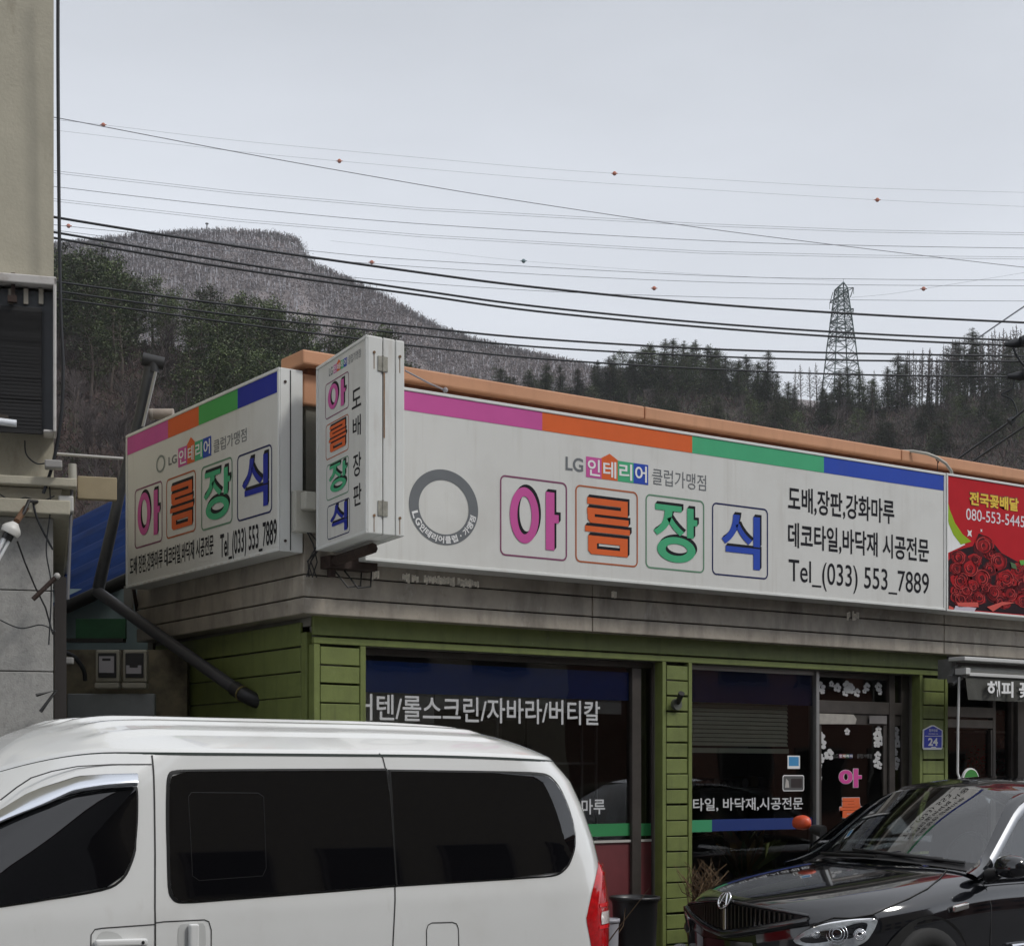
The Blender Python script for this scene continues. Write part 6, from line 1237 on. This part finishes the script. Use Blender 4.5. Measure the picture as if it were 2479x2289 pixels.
# headlamps
LENS = glass('lamp lens', (.92, .94, .95), .05); BOWL = mat('lamp bowl', (.60, .62, .64), .25, .25, var=.3, vs=22)
def lamp(sg):
    px = [(1912, 2281), (1950, 2252), (2000, 2234), (2060, 2225), (2128, 2222), (2118, 2250), (2098, 2280), (2060, 2296), (1990, 2300)]
    q = [chood(*p) for p in px]
    for _ in range(2):
        n = []
        for k in range(len(q)): a, c = q[k], q[(k + 1) % len(q)]; n += [a * .8 + c * .2, a * .2 + c * .8]
        q = n
    ctr = sum(q, Vector()) / len(q); nn = Vector((-.72, -.62, .30)).normalized()
    fl = lambda p: Vector((p.x, p.y * (-sg), p.z)); F = (lambda f: f) if sg < 0 else (lambda f: f[::-1])
    outer = [p + nn * .020 for p in q]; mid = [p.lerp(ctr, .25) + nn * .048 for p in q]; n = len(q); vs = [fl(p) for p in outer + mid + [ctr + nn * .060]]
    fs = [F((k, (k + 1) % n, n + (k + 1) % n, n + k)) for k in range(n)] + [F((n + k, n + (k + 1) % n, 2 * n)) for k in range(n)]
    b = MB(); b.add([fl(p + nn * .018) for p in q] + [fl(ctr + nn * .026)], [F((k, (k + 1) % n, n)) for k in range(n)]); o = b.build('headlamp', BOWL, car, local=True)
    b = MB(); b.add(vs, fs, 0, True); b.build('lens', LENS, o, local=True)
    b = MB(); u_ = nn.cross(UZ).normalized(); v_ = u_.cross(nn).normalized()
    for off, r in ((-.02, .066), (.12, .036), (-.15, .026)):
        c0 = ctr + u_ * off * -1 - v_ * .008
        for r0, d0 in ((r, .034), (r * .72, .040), (r * .45, .044)): b.tube([fl(c0 + u_ * r0 * math.cos(2 * math.pi * k / 20) + v_ * r0 * math.sin(2 * math.pi * k / 20) + nn * d0) for k in range(21)], .004, n=5)
    b.build('reflector_rings', CHROME, o, local=True); b = MB()
    for off, r in ((-.02, .036), ):
        c0 = ctr - u_ * off - v_ * .008 + nn * .032; b.add([fl(c0 + u_ * r * math.cos(2 * math.pi * k / 20) + v_ * r * math.sin(2 * math.pi * k / 20)) for k in range(20)], [tuple(range(20))])
    b.build('projector', mat('dark projector', (.22, .24, .27), .1, .8), o, local=True)
lamp(-1); lamp(1)
# side repeater, mirrors, wipers, mouldings, door gaps
b = MB(); p0 = chit(2308, 2200, -.94); p1 = chit(2344, 2190, -.94); b.obox(p0 + Vector((0, -.012, -.022)), p1 - p0, (0, .03, 0), (0, 0, .045)); b.build('side_repeater', mat('chrome trim', (.8, .78, .74), .15, 1), car, local=True, bevel=.012, seg=3)
def mirror_at(c, m, lab=None, k_=1):
    sg = 1 if c.y > 0 else -1; b = MB(); rows = []
    for i in range(9):
        a = math.pi * i / 8; r_ = math.sin(a) ** .6
        rows.append([c + k_ * Vector((.075 * r_ * math.cos(t_) * (1.2 if math.cos(t_) < 0 else .55), -.115 * math.cos(a) * 1, .088 * r_ * math.copysign(abs(math.sin(t_)) ** .7, math.sin(t_)) * (1 if math.sin(t_) > 0 else .8))) for t_ in [2 * math.pi * k / 16 for k in range(16)]])
    b.grid(rows, 0, True, close=True); o = b.build('mirror', m, car, local=True)
    if lab: o['label'] = lab
    b = MB(); b.tube([c + Vector((.0, -sg * .10, -.04)), c + Vector((.02, -sg * .20, -.06))], [.035, .05], n=8); b.build('mirror_foot', BLKPL, o, local=True)
mc = chit(2450, 2100, -1.08); mirror_at(mc, CBLK)
mf = chit(1943, 1992, 1.02); mirror_at(mf, mat('orange red cover', (.62, .085, .03), .4), 'orange red mirror cover on the far side', .72)
b = MB()
for q in (((1960, 2030), (2060, 2045), (2150, 2062), (2225, 2088)), ((2050, 2050), (2140, 2040 + 30), (2200, 2078), (2232, 2092))):
    pts = [wscr(-1 + 2 * t_, .04) for t_ in (.16, .36, .56, .76)]; b.tube([Vector((p.x - .03, -p.y * -1, p.z + .012)) for p in pts], .011, n=6); break
b.tube([wscr(-.86, .03) + Vector((-.04, 0, .015)), wscr(-.5, .02) + Vector((-.05, 0, .02)), wscr(-.1, .03) + Vector((-.05, 0, .02)), wscr(.25, .05) + Vector((-.03, 0, .02))], .013, n=6); b.tube([wscr(-.1, .0) + Vector((-.06, 0, .01)), wscr(.35, .01) + Vector((-.06, 0, .01)), wscr(.78, .04) + Vector((-.04, 0, .015))], .013, n=6)
b.build('wiper', BLKPL, car, local=True)
b = MB(); b.grid([[wscr(-1.02 + 2.04 * j / 20, g0) + Vector((dx, 0, dz)) for j in range(21)] for g0, dx, dz in ((0.05, -.012, .004), (0, -.05, .0), (0, -.12, -.006))]); b.build('cowl', BLKPL, car, local=True)
b = MB(); b.tube([Vector((1.50, -.905, 1.035)), Vector((2.0, -.91, 1.04)), Vector((2.7, -.91, 1.045)), Vector((3.4, -.90, 1.05))], .010, n=6); b.build('belt_trim', CHROME, car, local=True)
b = MB(); b.tube([Vector((1.42, -cskin(1.42, z) - .001, z)) for z in (1.0, .92, .8, .65, .5, .36)], .004, n=5); b.tube([Vector((2.62, -cskin(2.62, z) - .001, z)) for z in (1.0, .92, .8, .65, .5, .36)], .004, n=5); b.build('door_gap', SEAM, car, local=True)
b = MB(); b.tube([Vector((1.6, -.945, .52)), Vector((3.3, -.945, .54))], .02, n=8); b.build('side_moulding', CHROME, car, local=True)
b = MB(); b.obox((-.09, -.26, .36), (.02, 0, 0), (0, .52, 0), (0, 0, .11)); b.build('licence_plate', mat('plate white', (.62, .63, .62), .5), car, local=True, bevel=.004)
b = MB()
for sg in (-1, 1): b.tube([Vector((.08, sg * .62, .44)), Vector((.03, sg * .60, .44))], .06, n=14)
b.build('fog_lamp', BOWL, car, local=True)
for s in (.83, 3.57):
    for y in (-.92, .92): wheel(car, (s, y, .35), .35, .23)
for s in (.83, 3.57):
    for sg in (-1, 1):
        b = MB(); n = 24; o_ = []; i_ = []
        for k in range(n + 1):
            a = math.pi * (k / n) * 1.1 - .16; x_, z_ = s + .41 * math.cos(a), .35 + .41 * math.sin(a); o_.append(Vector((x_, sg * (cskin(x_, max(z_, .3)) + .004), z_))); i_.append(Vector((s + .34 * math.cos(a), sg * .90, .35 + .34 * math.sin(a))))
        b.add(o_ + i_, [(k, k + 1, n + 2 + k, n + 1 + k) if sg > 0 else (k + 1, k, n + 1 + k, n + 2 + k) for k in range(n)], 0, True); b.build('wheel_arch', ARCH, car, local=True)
# cabin
SEAT = mat('seat cloth', (.03, .03, .032), .8)
for y in (-.38, .38):
    b = MB(); b.obox((2.05, y - .24, .75), (.5, 0, .0), (0, .48, 0), (0, 0, .15)); b.obox((2.5, y - .23, .85), (.12, 0, 0), (0, .46, 0), (.16, 0, .52)); b.obox((2.66, y - .13, 1.40), (.10, 0, 0), (0, .26, 0), (.03, 0, .16)); b.build('seat', SEAT, car, local=True, bevel=.05, seg=3)
b = MB(); c = Vector((1.85, -.38, 1.08)); b.tube([c + Vector((.05 * math.sin(2 * math.pi * k / 24), .18 * math.cos(2 * math.pi * k / 24), .17 * math.sin(2 * math.pi * k / 24))) for k in range(25)], .014, n=6); b.build('steering_wheel', BLKPL, car, local=True)
# ------------------------------------------------------------------ overhead lines
GRP = 'overhead cables along the street'
def plane_pts(px, D0, D1):
    """stretch a run between depth D0 at the left and D1 at the right"""
    u0, u1 = px[0][0], px[-1][0]; return [on_d(u, v, lerp(D0, D1, (u - u0) / (u1 - u0))) for u, v in px]
W = [('topmost thick black cable crossing in front of the mountain top', [(60, 508), (129, 525.5), (570, 596), (1020, 660.4), (1300, 696), (1700, 734.6), (2079, 760.6), (2479, 781), (2700, 790)], .018),
     ('upper of the close pair of black cables crossing the mountain', [(60, 550), (129, 562), (570, 636.6), (1020, 704), (1300, 742), (1700, 781), (2079, 807), (2479, 825), (2700, 833)], .0165),
     ('lower of the close pair of black cables crossing the mountain', [(60, 565), (129, 576), (570, 651), (1020, 715), (1300, 753.8), (1700, 791.8), (2079, 818.6), (2439, 836), (2700, 846)], .0165),
     ('first of the three lower cables passing before the pines', [(60, 668), (133, 681.6), (570, 740), (1020, 792.7), (1300, 819.8), (1700, 844), (2079, 855.5), (2479, 862), (2700, 864)], .0155),
     ('second of the three lower cables passing before the pines', [(60, 692), (147, 706), (570, 764), (1020, 812), (1300, 839.8), (1700, 861.7), (2079, 872.5), (2479, 874.6), (2700, 876)], .014),
     ('lowest of the three cables passing behind the projecting sign', [(60, 710), (147, 724), (570, 782.8), (867, 820), (980, 834.6), (1300, 867.7), (1700, 892.5), (2079, 907), (2479, 911.7), (2700, 914)], .014)]
for lab, px, r in W: cable('overhead_cable', lab, plane_pts(px, 21, 25.5), r, WIRE, 'cable', 5, GRP)
cable('overhead_cable', 'thin wire slanting across the open sky to the right edge', plane_pts([(60, 274), (147, 287), (570, 367.6), (1020, 447.7), (1300, 493), (1700, 552), (2079, 600), (2479, 647), (2700, 670)], 60, 85), .017, THINW, 'cable', 5)
T = [('upper double conductor high above the mountain', [(60, 405), (147, 418), (570, 466), (1020, 506), (1700, 544), (2079, 559), (2479, 566), (2800, 568)], .034, 1.1),
     ('single conductor between the two double ones above the mountain', [(60, 440), (147, 453.5), (570, 501.6), (1020, 542), (1700, 582), (2079, 594), (2479, 600.7), (2800, 603)], .055, 0),
     ('lower double conductor just above the mountain top', [(60, 474), (147, 486), (570, 533), (1020, 571), (1700, 610.7), (2079, 620), (2479, 624.7), (2800, 625)], .034, 1.1),
     ('conductor meeting the tip of the pylon', [(60, 535), (147, 546), (500, 582), (750, 607), (1020, 630), (1700, 666.6), (2079, 675.5), (2479, 678), (2800, 678)], .050, 0),
     ('conductor passing just below the tip of the pylon', [(60, 548), (300, 578), (600, 612), (900, 638), (1300, 664), (1700, 682), (2079, 689.5), (2479, 692), (2800, 692)], .046, 0),
     ('conductor crossing the upper body of the pylon', [(700, 652), (900, 675.8), (1300, 703.8), (1700, 718.6), (2079, 726), (2479, 728.6), (2800, 729)], .046, 0),
     ('faint topmost line carrying two marker balls', [(60, 282), (250, 302.4), (570, 340), (1020, 382), (1300, 407), (1487.7, 420), (1700, 432.8), (2079, 454), (2479, 466), (2800, 474)], .022, 0),
     ('faint line below the topmost one carrying two marker balls', [(60, 308), (147, 317), (570, 366), (821.7, 390), (1300, 432), (1700, 458.7), (2124, 484), (2479, 500), (2800, 512)], .022, 0),
     ('faint sagging line carrying the greenish marker ball', [(800, 583), (1020, 605), (1267.6, 631.8), (1700, 664), (2040, 680)], .018, 0),
     ('faint line rising to the right from the pylon with a marker ball', [(2062, 720), (2150, 712), (2236, 699), (2479, 660), (2700, 622)], .022, 0)]
for lab, px, r, dbl in T:
    q = plane_pts(px, 300, 330)
    if dbl:
        b = MB()
        for k in (-.5, .5): b.tube([p + UZ * k * .42 for p in q], r, n=4, cap=False)
        tag(b.build('transmission_line', THINW), lab, 'power line', 'transmission lines')
    else: cable('transmission_line', lab, q, r, THINW, 'power line', 4, 'transmission lines')
BALL = mat('orange marker', (.42, .13, .07), .6); BALG = mat('green marker', (.12, .19, .20), .6)
for u, v, m, lab in ((250, 302.4, BALL, 'orange marker ball at upper left of the sky'), (821.7, 390, BALL, 'marker ball high above the mountain right shoulder'), (1487.7, 420, BALL, 'marker ball in the upper middle of the sky'), (2124, 484, BALL, 'marker ball in the upper right of the sky'), (166, 547, BALL, 'marker ball beside the building just above the mountain'), (900, 635, BALL, 'marker ball touching the thick cable over the mountain slope'), (1267.6, 631.8, BALG, 'greenish marker ball near the middle of the sky'), (1583.6, 697.8, BALL, 'marker ball under the conductors left of the pylon'), (2236, 699, BALL, 'marker ball to the right of the pylon')):
    b = MB(); c = on_d(u, v, 312); b.ball(c, .40, n=8); b.tube([c - RD * .62, c + RD * .62], .09, n=5); tag(b.build('marker_ball', m), lab, 'marker ball', 'aviation marker balls')
# street pole fittings at the right edge
for lab, c, e in (('black splice sleeve on the upper right cable', (2432, 834), (2490, 828)), ('black splice sleeve on the lower right cable', (2438, 911), (2500, 909))):
    b = MB(); b.tube([on_d(*c, 24.5), on_d((c[0] + e[0]) / 2, (c[1] + e[1]) / 2, 24.5), on_d(*e, 24.5)], [.03, .075, .05], n=8); b.tube([on_d(c[0] + 40, c[1] - 8, 24.4), on_d(e[0] + 10, e[1] - 12, 24.4)], [.07, .09], n=8); tag(b.build('cable_sleeve', WIRE), lab, 'fitting', 'splice sleeves')
cable('cable', 'curved drop cable leaving the upper splice at right edge', [on_d(2453, 842, 24.5), on_d(2462, 862, 24.5), on_d(2480, 885, 24.5), on_d(2520, 920, 24.5)], .02, WIRE)
cable('cable', 'curved drop cable looping from the lower splice over the brown slope', [on_d(2456, 916, 24.5), on_d(2450, 940, 24.5), on_d(2425, 955, 24.5), on_d(2450, 968, 24.5), on_d(2462, 1000, 24.5), on_d(2450, 1020, 24.5)], .012, WIRE)
b = MB(); b.tube([on_d(2444, 1022, 24.5), on_d(2456, 1012, 24.5)], [.06, .04], n=8); b.tube([on_d(2300, 1124, 28), on_d(2450, 1017, 24.5), on_d(2500, 975, 23.5)], .018, n=5); tag(b.build('guy_wire', WIRE), 'upper slanting guy wire with a black grip at right edge', 'wire')
cable('guy_wire', 'lower slanting guy wire running down to the orange roof edge', [on_d(2300, 1158, 28), on_d(2382, 1098, 26), on_d(2479, 1033, 24), on_d(2520, 1005, 23)], .016, WIRE, 'wire')
cable('overhead_cable', 'thin wire rising steeply at the upper right edge', [on_d(2365, 820, 40), on_d(2420, 782, 40), on_d(2479, 742, 40), on_d(2560, 690, 40)], .02, THINW)
# ------------------------------------------------------------------ lattice pylon
PD = 420; k = PD / FPX; top = on_d(2042, 683, PD); py = thing('lattice_pylon', 'green grey lattice pylon rising behind the ridge on the right', 'pylon', (on_d(2035, 1000, PD).x, on_d(2035, 1000, PD).y, 0)); PYM = mat('green grey steel', (.055, .085, .082), .6, .3)
def lvl(v, ul, ur): c = on_d((ul + ur) / 2, v, PD); hw = (ur - ul) / 2 * k; return c, hw
a_ = R_(-35 + 14); e1 = Vector((math.cos(a_), math.sin(a_), 0)); e2 = Vector((-math.sin(a_), math.cos(a_), 0))
levs = [(700, 2022, 2051), (722, 2019.5, 2053.5), (745, 2016.5, 2056.5), (778, 2012, 2061), (800, 2010, 2063.5), (832, 2005, 2068), (862, 2002, 2071), (885, 1999.5, 2074), (910, 1996.5, 2077), (960, 1991, 2083), (1040, 1981, 2093)]
cs = []
for v, ul, ur in levs: c, hw = lvl(v, ul, ur); hw *= .80; cs.append([c + e1 * hw * s1 + e2 * hw * s2 for s1, s2 in ((-1, -1), (1, -1), (1, 1), (-1, 1))])
b = MB()
for j in range(4): b.tube([c[j] for c in cs], .22, n=4)
apex = [top + e1 * .0]
for j in range(4): b.tube([cs[0][j], top], .18, n=4)
b.tube([top, top + UZ * .9], .06, n=4); b.build('legs', PYM, py)
b = MB()
for i in range(len(cs) - 1):
    for j in range(4):
        p, q = cs[i], cs[i + 1]; j2 = (j + 1) % 4; b.tube([p[j], p[j2]], .11, n=3); b.tube([p[j], q[j2]], .085, n=3); b.tube([p[j2], q[j]], .085, n=3)
        if i < 5: m1, m2 = p[j].lerp(q[j], .5), p[j2].lerp(q[j2], .5); b.tube([m1, m2], .08, n=3); b.tube([m1, p[j2]], .07, n=3); b.tube([m1, q[j2]], .07, n=3); b.tube([m2, p[j].lerp(p[j2], .3)], .07, n=3)
b.build('bracing', PYM, py)
b = MB()                                         # arms seen almost end-on
for v in (715, 765, 812):
    c = on_d(2037, v, PD)
    for s2 in (-1, 1):
        tip = c + e2 * s2 * 7.0
        for s1 in (-1, 1): b.tube([c + e1 * s1 * 1.7 + e2 * s2 * 1.7 - UZ * .8, tip], .13, n=3); b.tube([c + e1 * s1 * 1.6 + e2 * s2 * 1.6 + UZ * 1.2, tip], .11, n=3)
        b.tube([tip, tip - UZ * 1.6], .09, n=4)
b.build('crossarm', PYM, py)
# mast on the mountain top
t = thing('summit_mast', 'tiny mast with a flat head on the far mountain top', 'mast', on_d(501, 560, 895)); b = MB(); b.tube([on_d(501, 562, 895), on_d(501, 543, 895)], .35, n=5); b.build('mast', FRD, t); b = MB(); b.ball(on_d(501, 541.5, 895), 1.0, n=6, sc=(1, 1, .5)); b.build('head', FRD, t)
b = MB(); b.ball(on_d(544, 555, 893), 1.1, n=8); tag(b.build('radar_dome', mat('white dome', (.7, .7, .72), .5)), 'tiny white dome on the far mountain top', 'dome')
# ------------------------------------------------------------------ buildings across the street, out of view; raised to darken reflections and side wall
OPW = [mat('ochre house wall', (.22, .19, .14), .9, var=.12), mat('grey house wall', (.16, .16, .16), .9, var=.12), mat('brick house wall', (.16, .075, .05), .9, var=.2)]
for x0, x1, h, m, lab in ((-28, -17.5, 15.5, 0, 'ochre two storey house across the street, heightened to block light'), (-17, -7.6, 14.2, 2, 'brick house with shop front across the street, heightened to block light'), (-7, 4.4, 15.0, 1, 'grey two storey house across the street, heightened to darken van windows'), (5, 15.5, 9.6, 0, 'ochre shop across the street, heightened to darken reflections'), (19, 32, 6.5, 2, 'tall brick house across the street')):
    t = thing('street_house', lab, 'house', ((x0 + x1) / 2, -21, 0)); b = MB(); b.box((x0, -27, 0), (x1, -17.5, h)); b.build('wall', OPW[m], t); b = MB(); b.box((x0 - .3, -27.3, h), (x1 + .3, -17.1, h + .25)); b.build('roof', COPDK, t)
    n = int((x1 - x0) / 2.4)
    for fl in range(2 if h > 5.5 else 1):
        for kx in range(n):
            xx = x0 + .8 + kx * 2.4; z0 = .8 + fl * 2.9; b = MB(); b.box((xx, -17.52, z0), (xx + 1.5, -17.42, z0 + 1.5)); f = b.build('window', FRM, t); b = MB(); b.quad((xx + .08, -17.41, z0 + .08), (xx + 1.42, -17.41, z0 + .08), (xx + 1.42, -17.41, z0 + 1.42), (xx + .08, -17.41, z0 + 1.42)); b.build('pane', TINT, f)
# ------------------------------------------------------------------ thin winter haze
hz = MB(); hz.box((-900, -400, -1.5), (1300, 1300, 420)); HM = bpy.data.materials.new('thin haze'); HM.use_nodes = True; t = HM.node_tree; t.nodes.clear()
o_ = t.nodes.new('ShaderNodeOutputMaterial'); pv = t.nodes.new('ShaderNodeVolumePrincipled'); pv.inputs['Color'].default_value = (.93, .95, 1, 1); pv.inputs['Density'].default_value = .00017; t.links.new(pv.outputs[0], o_.inputs['Volume'])
ho = hz.build('haze', HM); ho['kind'] = 'stuff'; ho['label'] = 'thin grey winter haze over the valley'
